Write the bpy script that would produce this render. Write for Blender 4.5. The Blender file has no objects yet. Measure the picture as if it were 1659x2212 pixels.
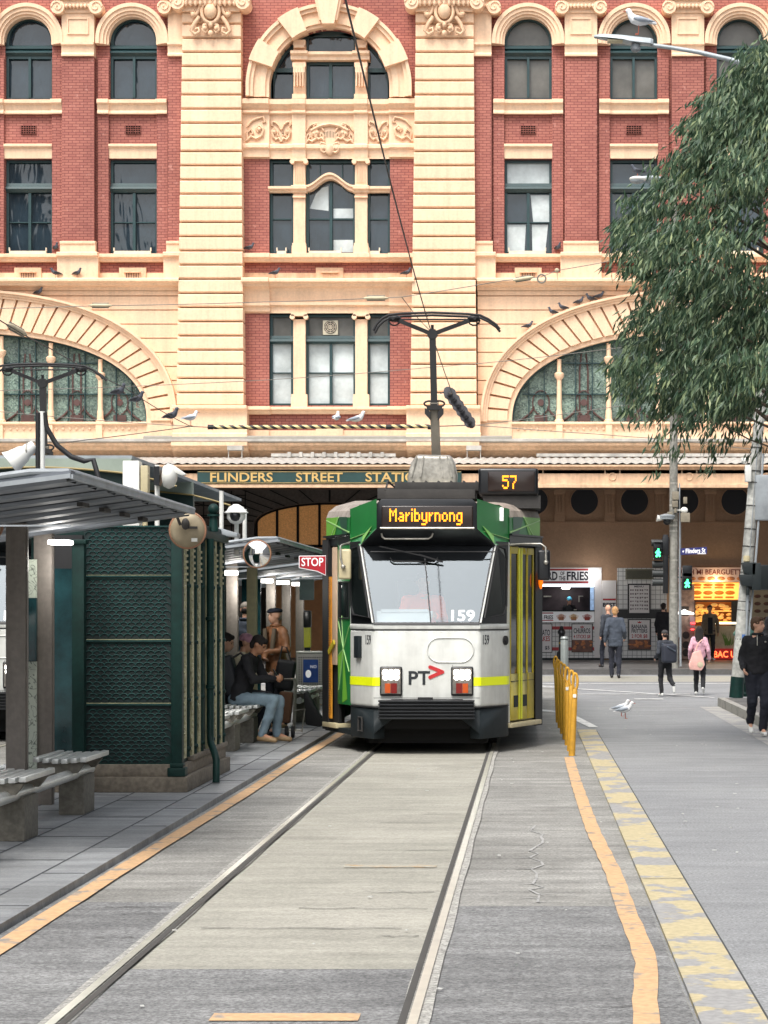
import bpy, bmesh, math, random
from mathutils import Vector, Matrix, noise
R = math.radians
random.seed(7)
S = bpy.context.scene
COL = S.collection
# ---------------------------------------------------------------- camera
F, VX, HY, CH = 4900.0, 1150.0, 1325.0, 1.65      # focal length (px of a 1659 px wide picture), street vanishing point, eye height
cd = bpy.data.cameras.new('camera'); cam = bpy.data.objects.new('camera', cd); COL.objects.link(cam)
cam.location = (0, 0, CH); cam.rotation_euler = (R(90), 0, 0)
cd.sensor_fit = 'HORIZONTAL'; cd.sensor_width = 36; cd.lens = 36*F/1659
cd.shift_x = (829.5-VX)/1659; cd.shift_y = (HY-1106)/1659
cd.clip_end = 2000; cd.clip_start = 0.1
S.camera = cam
# ---------------------------------------------------------------- sky and sun (bright overcast)
w = bpy.data.worlds.new('World'); S.world = w; w.use_nodes = True
nt = w.node_tree; bg = nt.nodes['Background']
sky = nt.nodes.new('ShaderNodeTexSky'); sky.sky_type = 'NISHITA'; sky.sun_disc = False
SUN_EL, SUN_AZ = 58, 200
sky.sun_elevation = R(SUN_EL); sky.sun_rotation = R(SUN_AZ)
sky.air_density = 1.2; sky.dust_density = 4.0
hs = nt.nodes.new('ShaderNodeHueSaturation'); hs.inputs['Saturation'].default_value = 0.32
nt.links.new(sky.outputs[0], hs.inputs['Color']); nt.links.new(hs.outputs[0], bg.inputs[0])
bg.inputs[1].default_value = 0.15
sl = bpy.data.lights.new('sun', 'SUN'); sl.energy = 1.1; sl.angle = R(18); sl.color = (1.0, 0.96, 0.9)
so = bpy.data.objects.new('sun', sl); COL.objects.link(so)
so.rotation_euler = (R(90-SUN_EL), 0, R(-(SUN_AZ-180)))
S.view_settings.view_transform = 'Standard'; S.view_settings.look = 'None'
S.view_settings.exposure = 1.0; S.view_settings.gamma = 1
S.cycles.max_bounces = 8; S.cycles.transparent_max_bounces = 12
S.cycles.use_denoising = True

# ---------------------------------------------------------------- helpers
def lin(c):
    return tuple(((v/255)/12.92 if v/255 <= .04045 else ((v/255+.055)/1.055)**2.4) for v in c)
def P(px, py, Y):                       # a point of the photograph (1659 px wide) at the distance Y, in metres
    s = F/Y
    return Vector(((px-VX)/s, Y, CH+(HY-py)/s))
MATS = {}
def mat(name, col, rough=.6, metal=0., var=.12, scale=4., bump=0., bscale=60., spec=.5, emit=None, estr=0., fine=0., streak=0.):
    if name in MATS: return MATS[name]
    m = bpy.data.materials.new(name); m.use_nodes = True; MATS[name] = m
    t = m.node_tree; b = t.nodes['Principled BSDF']; L = t.links
    b.inputs['Roughness'].default_value = rough; b.inputs['Metallic'].default_value = metal
    b.inputs['Specular IOR Level'].default_value = spec
    c4 = (*col, 1)
    if emit is not None:
        b.inputs['Emission Color'].default_value = (*emit, 1); b.inputs['Emission Strength'].default_value = estr
    if var or bump:
        tc = t.nodes.new('ShaderNodeTexCoord')
    if var:
        n = t.nodes.new('ShaderNodeTexNoise'); n.inputs['Scale'].default_value = scale; n.inputs['Detail'].default_value = 7
        n.inputs['Roughness'].default_value = .65
        L.new(tc.outputs['Object'], n.inputs['Vector'])
        r = t.nodes.new('ShaderNodeValToRGB')
        r.color_ramp.elements[0].position = .32; r.color_ramp.elements[1].position = .68
        r.color_ramp.elements[0].color = (*[v*(1-var) for v in col], 1)
        r.color_ramp.elements[1].color = (*[min(1, v*(1+var)) for v in col], 1)
        L.new(n.outputs['Fac'], r.inputs['Fac']); out = r.outputs[0]
        if fine:
            n2 = t.nodes.new('ShaderNodeTexNoise'); n2.inputs['Scale'].default_value = bscale; n2.inputs['Detail'].default_value = 3
            L.new(tc.outputs['Object'], n2.inputs['Vector'])
            mx = t.nodes.new('ShaderNodeMix'); mx.data_type = 'RGBA'; mx.blend_type = 'MULTIPLY'; mx.inputs[0].default_value = 1
            r2 = t.nodes.new('ShaderNodeValToRGB'); r2.color_ramp.elements[0].position = .35; r2.color_ramp.elements[1].position = .65
            r2.color_ramp.elements[0].color = (1-fine, 1-fine, 1-fine, 1); r2.color_ramp.elements[1].color = (1+fine*.6, 1+fine*.6, 1+fine*.6, 1)
            L.new(n2.outputs['Fac'], r2.inputs['Fac']); L.new(out, mx.inputs[6]); L.new(r2.outputs[0], mx.inputs[7]); out = mx.outputs[2]
        if streak:
            mp = t.nodes.new('ShaderNodeMapping'); mp.inputs['Scale'].default_value = (3.2, 3.2, .28); L.new(tc.outputs['Object'], mp.inputs[0])
            n4 = t.nodes.new('ShaderNodeTexNoise'); n4.inputs['Scale'].default_value = 1.6; n4.inputs['Detail'].default_value = 8; n4.inputs['Roughness'].default_value = .7; L.new(mp.outputs[0], n4.inputs['Vector'])
            r4 = t.nodes.new('ShaderNodeValToRGB'); q4 = r4.color_ramp.elements; q4[0].position, q4[1].position = .30, .56; q4[0].color = (1-streak, 1-streak*1.08, 1-streak*1.15, 1); q4[1].color = (1, 1, 1, 1)
            L.new(n4.outputs['Fac'], r4.inputs['Fac']); m4 = t.nodes.new('ShaderNodeMix'); m4.data_type = 'RGBA'; m4.blend_type = 'MULTIPLY'; m4.inputs[0].default_value = 1
            L.new(out, m4.inputs[6]); L.new(r4.outputs[0], m4.inputs[7]); out = m4.outputs[2]
        L.new(out, b.inputs['Base Color'])
    else:
        b.inputs['Base Color'].default_value = c4
    if bump:
        nb = t.nodes.new('ShaderNodeTexNoise'); nb.inputs['Scale'].default_value = bscale; nb.inputs['Detail'].default_value = 4
        L.new(tc.outputs['Object'], nb.inputs['Vector'])
        bp = t.nodes.new('ShaderNodeBump'); bp.inputs['Strength'].default_value = bump; bp.inputs['Distance'].default_value = .02
        L.new(nb.outputs['Fac'], bp.inputs['Height']); L.new(bp.outputs[0], b.inputs['Normal'])
    return m
def nodes_of(m):
    return m.node_tree, m.node_tree.nodes['Principled BSDF'], m.node_tree.links

class MB:
    def __init__(s): s.v = []; s.f = []; s.mi = []; s.m = 0
    def add(s, vs, fs):
        o = len(s.v); s.v += [Vector(v) for v in vs]
        for f in fs: s.f.append([i+o for i in f]); s.mi.append(s.m)
        return s
    def box(s, x0, x1, y0, y1, z0, z1):
        return s.add([(x0,y0,z0),(x1,y0,z0),(x1,y1,z0),(x0,y1,z0),(x0,y0,z1),(x1,y0,z1),(x1,y1,z1),(x0,y1,z1)],
                     [(0,3,2,1),(4,5,6,7),(0,1,5,4),(1,2,6,5),(2,3,7,6),(3,0,4,7)])
    def obox(s, c, size, M=None):
        M = M or Matrix.Identity(3); hx, hy, hz = [k/2 for k in size]; c = Vector(c)
        vs = [c+M@Vector(p) for p in [(-hx,-hy,-hz),(hx,-hy,-hz),(hx,hy,-hz),(-hx,hy,-hz),(-hx,-hy,hz),(hx,-hy,hz),(hx,hy,hz),(-hx,hy,hz)]]
        return s.add(vs, [(0,3,2,1),(4,5,6,7),(0,1,5,4),(1,2,6,5),(2,3,7,6),(3,0,4,7)])
    def poly(s, pts): return s.add(pts, [list(range(len(pts)))])
    def ext(s, pts, vec):               # a polygon pushed along vec
        n = len(pts); vec = Vector(vec); a = [Vector(p) for p in pts]
        return s.add(a+[p+vec for p in a], [list(range(n))[::-1], list(range(n, 2*n))]+[(i, (i+1) % n, n+(i+1) % n, n+i) for i in range(n)])
    def prism(s, pts, y0, y1): return s.ext([(x, y0, z) for x, z in pts], (0, y1-y0, 0))
    def bar(s, a, b, w, h, up=(0, 0, 1)):
        a = Vector(a); b = Vector(b); d = b-a; L = d.length; d.normalize(); u = Vector(up)
        if abs(d.dot(u)) > .98: u = Vector((0, 1, 0))
        r = d.cross(u).normalized(); u = r.cross(d)
        return s.obox((a+b)/2, (w, L, h), Matrix((r, d, u)).transposed())
    def tube(s, pts, r, n=8, cap=True, closed=False):
        pts = [Vector(p) for p in pts]; N = len(pts); rs = r if isinstance(r, (list, tuple)) else [r]*N
        vs = []; prev = None
        for i, p in enumerate(pts):
            if closed: d = pts[(i+1) % N]-pts[i-1]
            else: d = pts[min(i+1, N-1)]-pts[max(i-1, 0)]
            d.normalize()
            if prev is None:
                u = Vector((0, 0, 1)) if abs(d.z) < .9 else Vector((0, 1, 0))
                a = d.cross(u).normalized()
            else:
                a = (prev-d*prev.dot(d)).normalized()
            prev = a; b = d.cross(a)
            for k in range(n):
                t = 2*math.pi*k/n; vs.append(p+(a*math.cos(t)+b*math.sin(t))*rs[i])
        fs = []
        for i in range(N if closed else N-1):
            j = (i+1) % N
            for k in range(n): fs.append((i*n+k, i*n+(k+1) % n, j*n+(k+1) % n, j*n+k))
        if cap and not closed: fs += [list(range(n))[::-1], list(range((N-1)*n, N*n))]
        return s.add(vs, fs)
    def cyl(s, p0, p1, r0, r1=None, n=12): return s.tube([p0, p1], [r0, r0 if r1 is None else r1], n)
    def lathe(s, prof, o, n=20, ax='z'):
        o = Vector(o); vs = []; fs = []; N = len(prof)
        for r, h in prof:
            for k in range(n):
                t = 2*math.pi*k/n; c, q = r*math.cos(t), r*math.sin(t)
                vs.append(o+Vector((c, q, h) if ax == 'z' else ((c, h, q) if ax == 'y' else (h, c, q))))
        for i in range(N-1):
            for k in range(n): fs.append((i*n+k, i*n+(k+1) % n, (i+1)*n+(k+1) % n, (i+1)*n+k))
        fs += [list(range(n))[::-1], list(range((N-1)*n, N*n))]
        return s.add(vs, fs)
    def ball(s, c, r, nu=14, nv=9, M=None):
        if not isinstance(r, (list, tuple)): r = (r, r, r)
        c = Vector(c); M = M or Matrix.Identity(3); vs = []; fs = []
        for i in range(1, nv):
            p = math.pi*i/nv
            for k in range(nu):
                t = 2*math.pi*k/nu
                vs.append(c+M@Vector((r[0]*math.sin(p)*math.cos(t), r[1]*math.sin(p)*math.sin(t), r[2]*math.cos(p))))
        vs += [c+M@Vector((0, 0, r[2])), c+M@Vector((0, 0, -r[2]))]; a = len(vs)-2
        for i in range(nv-2):
            for k in range(nu): fs.append((i*nu+k, (i+1)*nu+k, (i+1)*nu+(k+1) % nu, i*nu+(k+1) % nu))
        for k in range(nu): fs += [(a, k, (k+1) % nu), (a+1, (nv-2)*nu+(k+1) % nu, (nv-2)*nu+k)]
        return s.add(vs, fs)
    def text(s, body, o, size=None, width=None, height=None, right=(1,0,0), up=(0,0,1), bold=0., depth=.004, align='CENTER'):
        vs, fs = text_geo(body, bold)
        xs = [v[0] for v in vs]; ys = [v[1] for v in vs]
        x0, x1, y0, y1 = min(xs), max(xs), min(ys), max(ys)
        k = size or 1.
        sx = width/(x1-x0) if width else None; sy = height/(y1-y0) if height else None
        if sx is None: sx = sy if sy else k
        if sy is None: sy = sx
        ox = {'CENTER': (x0+x1)/2, 'LEFT': x0, 'RIGHT': x1}[align]
        rt = Vector(right).normalized(); u = Vector(up).normalized(); nrm = rt.cross(u); o = Vector(o)
        return s.add([o+rt*((v[0]-ox)*sx)+u*((v[1]-y0)*sy)+nrm*(v[2]*depth) for v in vs], fs)
    def build(s, name, m, parent=None, smooth=None, bevel=0., seg=2, recalc=True):
        o0 = origin(parent); me = bpy.data.meshes.new(name)
        me.from_pydata([tuple(v-o0) for v in s.v], [], s.f)
        mm = m if isinstance(m, (list, tuple)) else [m]
        for k in mm: me.materials.append(k)
        me.polygons.foreach_set('material_index', s.mi)
        if recalc or bevel:
            bm = bmesh.new(); bm.from_mesh(me)
            if bevel: bmesh.ops.remove_doubles(bm, verts=bm.verts, dist=1e-5)
            bmesh.ops.recalc_face_normals(bm, faces=bm.faces)
            if bevel:
                es = [e for e in bm.edges if len(e.link_faces) == 2 and e.calc_face_angle(0) > R(25)]
                bmesh.ops.bevel(bm, geom=es, offset=bevel, segments=seg, affect='EDGES', profile=.6, clamp_overlap=True)
            bm.to_mesh(me); bm.free()
        if smooth is None and bevel: smooth = 40
        if smooth:
            me.polygons.foreach_set('use_smooth', [True]*len(me.polygons)); me.set_sharp_from_angle(angle=R(smooth))
        me.update()
        ob = bpy.data.objects.new(name, me); COL.objects.link(ob)
        if parent is not None: ob.parent = parent
        return ob
def origin(p):
    o = Vector((0, 0, 0))
    while p is not None: o += p.location; p = p.parent
    return o
_TG = {}
def text_geo(body, bold):
    key = (body, bold)
    if key in _TG: return _TG[key]
    c = bpy.data.curves.new('lettering', 'FONT'); c.body = body; c.size = 1; c.offset = bold; c.extrude = .5; c.resolution_u = 3
    o = bpy.data.objects.new('lettering', c); COL.objects.link(o)
    bpy.context.view_layer.update()
    dg = bpy.context.evaluated_depsgraph_get(); me = bpy.data.meshes.new_from_object(o.evaluated_get(dg))
    vs = [tuple(v.co) for v in me.vertices]; fs = [list(p.vertices) for p in me.polygons]
    bpy.data.objects.remove(o); bpy.data.curves.remove(c); bpy.data.meshes.remove(me)
    _TG[key] = (vs, fs); return _TG[key]
def tag(o, label=None, cat=None, group=None, kind=None):
    if label: o['label'] = label
    if cat: o['category'] = cat
    if group: o['group'] = group
    if kind: o['kind'] = kind
    return o
def thing(name, loc, label, cat, group=None):
    o = bpy.data.objects.new(name, None); o.empty_display_size = .2; COL.objects.link(o); o.location = loc
    bpy.context.view_layer.update()
    return tag(o, label, cat, group)
def struct(o, kind='structure'): o['kind'] = kind; return o
def copy_tree(o, parent=None):
    c = o.copy(); COL.objects.link(c); c.parent = parent
    for ch in list(o.children): copy_tree(ch, c)
    return c
# ---------------------------------------------------------------- materials of the street
def lamp_light(name, loc, energy, col, parent, rad=.12):
    l = bpy.data.lights.new(name, 'POINT'); l.energy = energy; l.color = col; l.shadow_soft_size = rad; o = bpy.data.objects.new(name, l); COL.objects.link(o); o.parent = parent; o.location = Vector(loc)-origin(parent); return o
def asphalt(name, base, stain, speck=.35, streak=.25, rough=.85):
    m = mat(name, base, rough, var=0); t, b, L = nodes_of(m)
    tc = t.nodes.new('ShaderNodeTexCoord')
    def nz(sc, det=5, mp=None):
        n = t.nodes.new('ShaderNodeTexNoise'); n.inputs['Scale'].default_value = sc; n.inputs['Detail'].default_value = det
        n.inputs['Roughness'].default_value = .7
        if mp:
            k = t.nodes.new('ShaderNodeMapping'); k.inputs['Scale'].default_value = mp; L.new(tc.outputs['Object'], k.inputs[0]); L.new(k.outputs[0], n.inputs[0])
        else: L.new(tc.outputs['Object'], n.inputs['Vector'])
        return n.outputs['Fac']
    def ramp(fac, a, c, p0, p1):
        r = t.nodes.new('ShaderNodeValToRGB'); e = r.color_ramp.elements
        e[0].position, e[1].position = p0, p1; e[0].color = (*a, 1); e[1].color = (*c, 1); L.new(fac, r.inputs[0]); return r.outputs[0]
    def mul(a, c):
        x = t.nodes.new('ShaderNodeMix'); x.data_type = 'RGBA'; x.blend_type = 'MULTIPLY'; x.inputs[0].default_value = 1
        L.new(a, x.inputs[6]); L.new(c, x.inputs[7]); return x.outputs[2]
    c = ramp(nz(.55, 6), stain, base, .36, .62)
    g = lambda v: (v, v, v)
    c = mul(c, ramp(nz(55, 2), g(1-speck), g(1+speck), .36, .64))
    c = mul(c, ramp(nz(1.0, 9, (.7, 4.5, 1)), g(1-streak*1.25), g(1+streak*.8), .36, .62))
    c = mul(c, ramp(nz(9, 6), g(1-streak*.5), g(1+streak*.4), .35, .65))
    L.new(c, b.inputs['Base Color'])
    bp = t.nodes.new('ShaderNodeBump'); bp.inputs['Strength'].default_value = .35; bp.inputs['Distance'].default_value = .006
    L.new(nz(70, 3), bp.inputs['Height']); L.new(bp.outputs[0], b.inputs['Normal'])
    return m
def worn(name, paint, under, thr=.5, sc=3., mp=(1, 1, 1), rough=.7, soft=.04):
    m = mat(name, paint, rough, var=0); t, b, L = nodes_of(m)
    tc = t.nodes.new('ShaderNodeTexCoord'); k = t.nodes.new('ShaderNodeMapping'); k.inputs['Scale'].default_value = mp
    L.new(tc.outputs['Object'], k.inputs[0])
    n = t.nodes.new('ShaderNodeTexNoise'); n.inputs['Scale'].default_value = sc; n.inputs['Detail'].default_value = 9; n.inputs['Roughness'].default_value = .62
    L.new(k.outputs[0], n.inputs[0])
    r = t.nodes.new('ShaderNodeValToRGB'); e = r.color_ramp.elements
    e[0].position, e[1].position = thr-soft, thr+soft; e[0].color = (*under, 1); e[1].color = (*paint, 1)
    L.new(n.outputs['Fac'], r.inputs[0])
    n2 = t.nodes.new('ShaderNodeTexNoise'); n2.inputs['Scale'].default_value = 30; n2.inputs['Detail'].default_value = 4; L.new(tc.outputs['Object'], n2.inputs[0])
    r2 = t.nodes.new('ShaderNodeValToRGB'); q = r2.color_ramp.elements; q[0].position, q[1].position = .3, .7
    q[0].color = (.8, .8, .8, 1); q[1].color = (1.12, 1.12, 1.12, 1); L.new(n2.outputs['Fac'], r2.inputs[0])
    x = t.nodes.new('ShaderNodeMix'); x.data_type = 'RGBA'; x.blend_type = 'MULTIPLY'; x.inputs[0].default_value = 1
    L.new(r.outputs[0], x.inputs[6]); L.new(r2.outputs[0], x.inputs[7]); L.new(x.outputs[2], b.inputs['Base Color'])
    return m
M_road = asphalt('road_asphalt', (.25, .254, .255), (.20, .204, .207), .30, .11)
M_lane = asphalt('lane_concrete', (.285, .278, .255), (.19, .185, .168), .28, .22)
M_dark = asphalt('patch_asphalt', (.21, .21, .205), (.14, .14, .138), .42, .22)
M_slab = asphalt('track_concrete', (.345, .33, .28), (.275, .265, .222), .16, .13)
M_paving = asphalt('bluestone_paving', (.265, .275, .282), (.18, .187, .19), .14, .22, .5)
M_foot = asphalt('footpath_stone', (.13, .125, .12), (.08, .078, .075), .15, .25, .5)
M_orange = worn('orange_line_paint', lin((198, 161, 120)), (.25, .23, .2), .405, 5, (1, 1, 1))
M_yellow = worn('worn_yellow_kerb_paint', lin((180, 167, 132)), (.295, .29, .28), .462, 1.5, (1.3, 1.1, 1), soft=.012)
M_white = worn('white_line_paint', (.62, .62, .6), (.26, .26, .27), .42, 4)
M_cast = worn('limestone_kerb', (.30, .29, .26), (.2, .19, .18), .45, 3)
M_steel = mat('polished_rail_steel', (.58, .56, .47), .28, .3, .12, 6)
M_groove = mat('rail_groove', (.06, .056, .05), .9)
M_grout = mat('rail_grout', (.34, .33, .30), .9, 0, .4, 25, fine=.4)
M_black = mat('black_void', (.004, .004, .004), .9, var=0)

# ---------------------------------------------------------------- ground
def sheet(name, pts, z, m, th=0.):
    b = MB()
    if th: b.ext([(x, y, z-th) for x, y in pts], (0, 0, th))
    else: b.poly([(x, y, z) for x, y in pts])
    o = b.build(name, m); struct(o); return o
def rect(name, x0, x1, y0, y1, z, m, th=0.): return sheet(name, [(x0, y0), (x1, y0), (x1, y1), (x0, y1)], z, m, th)
def strip(name, cl, z, m, th=0.):       # cl = [(xl, xr, y)]
    b = MB(); n = len(cl)
    vs = [(a, y, z) for a, c, y in cl]+[(c, y, z) for a, c, y in cl]
    fs = [(i, n+i, n+i+1, i+1) for i in range(n-1)]
    if th:
        vs += [(a, y, z-th) for a, c, y in cl]+[(c, y, z-th) for a, c, y in cl]
        fs += [(i, i+1, 2*n+i+1, 2*n+i) for i in range(n-1)]+[(n+i+1, n+i, 3*n+i, 3*n+i+1) for i in range(n-1)]
        fs += [(0, 2*n, 3*n, n), (n-1, 2*n-1, 4*n-1, 3*n-1)]
    b.add(vs, fs); o = b.build(name, m); struct(o); return o
rect('road', -400, 400, -300, 500, 0, M_road)
XL, XR = -1.912, -.477                    # rail centres
YB = 12.75                                # where the newer asphalt begins
rect('track_bed', -2.72, .66, -6, 52, .004, M_lane)
rect('asphalt_patch', -2.72, XL-.06, -6, 12.9, .008, M_dark)
rect('asphalt_patch', XR+.06, .655, -6, 12.72, .008, M_dark)
rect('asphalt_patch', XL+.06, XR-.06, -6, 10.45, .012, M_dark)
rect('track_slab', XL+.06, XR-.06, -6, 52, .008, M_slab)
for x, s in ((XL, 1), (XR, -1)):
    strip('rail_grout', [(x-.062+.006*math.sin(i*2.1), x+.062+.006*math.sin(i*1.7+1), -6+i*.8) for i in range(74)], .0165, M_grout)
    rect('rail_groove', min(x+s*.028, x+s*.060), max(x+s*.028, x+s*.060), -6, 53, .0205, M_groove)
    rect('tram_rail', x-.020, x+.020, -6, 53, .0245, M_steel)
# second pair of rails on the far side of the platform
rect('track_bed', -9.2, -5.7, -6, 52, .004, M_lane)
for x in (-8.0, -6.57): rect('tram_rail', x-.03, x+.03, -6, 53, .012, M_steel)
# platform
Z_P = .05
rect('platform', -5.6, -2.74, 2, 47, Z_P, M_paving, .08)
strip('platform_edge_line', [(-2.675+.003*math.sin(i*1.3)-.008*math.sin(i*.33), -2.555+.003*math.sin(i*1.9+1)-.008*math.sin(i*.33), 2+i*.55) for i in range(82)], .0165, M_orange)
M_joint = mat('paving_joint', (.085, .09, .095), .9)
b = MB()
for x in (-3.02, -3.55, -4.1): b.box(x-.005, x+.005, 2, 47, Z_P+.001, Z_P+.004)
for i in range(29):
    y = 2.3+i*1.55
    for k, (xa, xb) in enumerate(((-5.6, -4.1), (-4.1, -3.55), (-3.55, -3.02), (-3.02, -2.745))):
        yy = y+.6*(k % 2)+.2*(k == 3); b.box(xa+.006, xb-.006, yy-.0025, yy+.0025, Z_P+.001, Z_P+.004)
struct(b.build('paving_joints', M_joint))
# orange line and worn yellow kerb on the road side
key = [(9.1, .455), (9.9, .495), (10.6, .535), (11.2, .537), (12.4, .52), (14.2, .515), (17, .46), (19, .443), (22, .425), (25.9, .417)]
def inter(y):
    for (a, xa), (c, xc) in zip(key, key[1:]):
        if a <= y <= c: return xa+(xc-xa)*(y-a)/(c-a)
    return key[0][1] if y < key[0][0] else key[-1][1]
strip('painted_line', [(inter(y)-.055+.004*math.sin(y*9), inter(y)+.052+.004*math.sin(y*7), y) for y in [4+i*.33 for i in range(67)]], .0165, M_orange)
cl = [(.63+.03*min(1, (y-5)/20) if False else .672-.0022*max(0, y-12), .945-.0024*max(0, y-8), y) for y in [3+i*.9 for i in range(33)]]
strip('kerb_strip', cl, .022, M_yellow, .03)
strip('kerb_joint', [(c-.004, c+.02, y) for a, c, y in cl], .0045, mat('kerb_gap', (.05, .05, .05), .9))
for y0 in (13.9, 19.4, 24.0): rect('kerb_joint', .64, .945, y0, y0+.015, .0265, M_joint)
# crack sealing in the lane, rust streak and small bits
pts = []
random.seed(3)
y = 12.9; x = .03
while y < 17.8:
    pts.append((x, y)); y += random.uniform(.12, .3); x = .03+random.uniform(-.055, .055)
b = MB()
for (xa, ya), (xb, yb) in zip(pts, pts[1:]):
    d = Vector((xb-xa, yb-ya, 0)); n = Vector((-d.y, d.x, 0)).normalized()*random.uniform(.005, .013)
    a0 = Vector((xa, ya, .0085)); b0 = Vector((xb, yb, .0085)); b.poly([a0-n, b0-n*.7, b0+n*.7, a0+n])
    if random.random() < .5:
        e = a0+Vector((random.choice((-1, 1))*random.uniform(.05, .13), random.uniform(-.05, .08), 0))
        b.poly([a0-Vector((0, .012, 0)), e, a0+Vector((0, .012, 0))])
struct(b.build('crack_sealant', mat('pale_sealant', (.33, .325, .31), .8), recalc=False))
rect('rust_stain', -1.22, -.62, 14.62, 14.78, .0125, worn('rusty_slab_stain', lin((170, 140, 100)), (.36, .345, .285), .55, 9, (1, 3, 1)))
rect('painted_line', -1.30, -.70, 9.1, 9.27, .0165, M_orange)
random.seed(11)
b = MB()
for i in range(26):                    # hairline cracks and joints across the lanes
    y = random.uniform(9.3, 25); x0, x1 = random.choice(((XL+.1, XR-.1), (XL+.1, XR-.1), (XR+.1, .6), (-2.5, XL-.1))); a = random.uniform(x0, x1-.2); e = min(x1, a+random.uniform(.25, 1.1)); n = 7
    for k in range(n):
        xa, xb = a+(e-a)*k/n, a+(e-a)*(k+1)/n; ya, yb = y+.02*math.sin(k*2.3+i), y+.02*math.sin((k+1)*2.3+i); h = random.uniform(.003, .009)
        b.poly([(xa, ya-h, .0135), (xb, yb-h, .0135), (xb, yb+h, .0135), (xa, ya+h, .0135)])
struct(b.build('crack', mat('dark_crack', (.07, .066, .06), .9), recalc=False))
b = MB()
for i in range(150):
    Y = random.uniform(9, 44); xx = random.choice((random.uniform(-2.5, .6), random.uniform(1, 3.3))); q = random.uniform(.006, .02)
    a = random.uniform(0, 3); b.obox((xx, Y, .022), (q, q*1.6, .004), Matrix.Rotation(a, 3, 'Z'))
struct(b.build('litter', mat('pale_litter', (.5, .5, .47), .8)), 'stuff')
# kerb and footpath at the right
rect('footpath', 3.43, 60, -40, 40.3, .15, M_foot, .2)
rect('kerb', 3.3, 3.425, -40, 40.4, .15, M_cast, .2)
rect('gutter', 2.95, 3.295, -40, 40, .004, worn('pale_gutter', (.36, .35, .32), (.25, .25, .25), .5, 2))
# Flinders Street: markings, far kerb, far footpath
rect('tram_track_paving', -60, 60, 54.6, 59.6, .004, M_slab)
for y in (55.1, 56.5, 57.6, 59.0): rect('tram_rail', -60, 60, y, y+.07, .009, M_steel)
rect('road_marking', -8, 8, 53.0, 53.35, .008, M_white)
sheet('road_marking', [(.25, 51.2), (3.55, 44.4), (3.55, 44.1), (.2, 50.8)], .0085, M_white)
sheet('road_marking', [(-.3, 52.2), (1.0, 50.3), (1.0, 50.05), (-.3, 51.9)], .012, M_white)
rect('road_marking', .9, 3.2, 45.9, 46.15, .0125, M_white)
rect('road_marking', 1.95, 2.5, 43.2, 43.6, .012, M_white)
sheet('road_marking', [(-1.2, 41.5), (.6, 37.9), (.95, 32.8), (.82, 32.7), (.45, 37.5), (-1.2, 41)], .0085, M_white)
rect('kerb', -80, 80, 60.9, 61.2, .15, M_foot, .2)
rect('footpath', -80, 80, 61.2, 92, .15, M_foot, .2)

# the street continues behind and beside the camera: plain corner blocks that the station's windows mirror
def office(name, x0, x1, y0, y1, h, wall, label):
    m = mat(name+'_front', wall, .7, var=0); t, bb, L = nodes_of(m); tc = t.nodes.new('ShaderNodeTexCoord'); sx = t.nodes.new('ShaderNodeSeparateXYZ'); cx = t.nodes.new('ShaderNodeCombineXYZ'); ad = t.nodes.new('ShaderNodeMath'); ad.operation = 'ADD'
    L.new(tc.outputs['Object'], sx.inputs[0]); L.new(sx.outputs[0], ad.inputs[0]); L.new(sx.outputs[1], ad.inputs[1]); L.new(ad.outputs[0], cx.inputs[0]); L.new(sx.outputs[2], cx.inputs[1])
    br = t.nodes.new('ShaderNodeTexBrick'); br.offset = 0; br.inputs['Scale'].default_value = 1; br.inputs['Brick Width'].default_value = 3.0; br.inputs['Row Height'].default_value = 3.6; br.inputs['Mortar Size'].default_value = .62; br.inputs['Mortar Smooth'].default_value = 0
    br.inputs['Color1'].default_value = (.02, .026, .03, 1); br.inputs['Color2'].default_value = (.05, .06, .065, 1); br.inputs['Mortar'].default_value = (*wall, 1); L.new(cx.outputs[0], br.inputs[0]); L.new(br.outputs[0], bb.inputs['Base Color'])
    o = thing(name, ((x0+x1)/2, (y0+y1)/2, 0), label, 'building'); b = MB(); b.box(x0, x1, y0, y1, .1, h); b.build('wall', m, o); b = MB(); b.box(x0-.5, x1+.5, y0-.5, y1+.5, h, h+.8); b.box(x0-.2, x1+.2, y0-.2, y1+.2, 4.6, 5.1); b.build('cornice', M_cast, o); return o
office('office_block', -70, -25, -90, 42, 22, (.22, .19, .16), 'tan office block on the far left street corner behind the camera')
office('office_block', 21, 66, -90, 40, 24, (.17, .17, .18), 'grey office block on the right street corner behind the camera')
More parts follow.
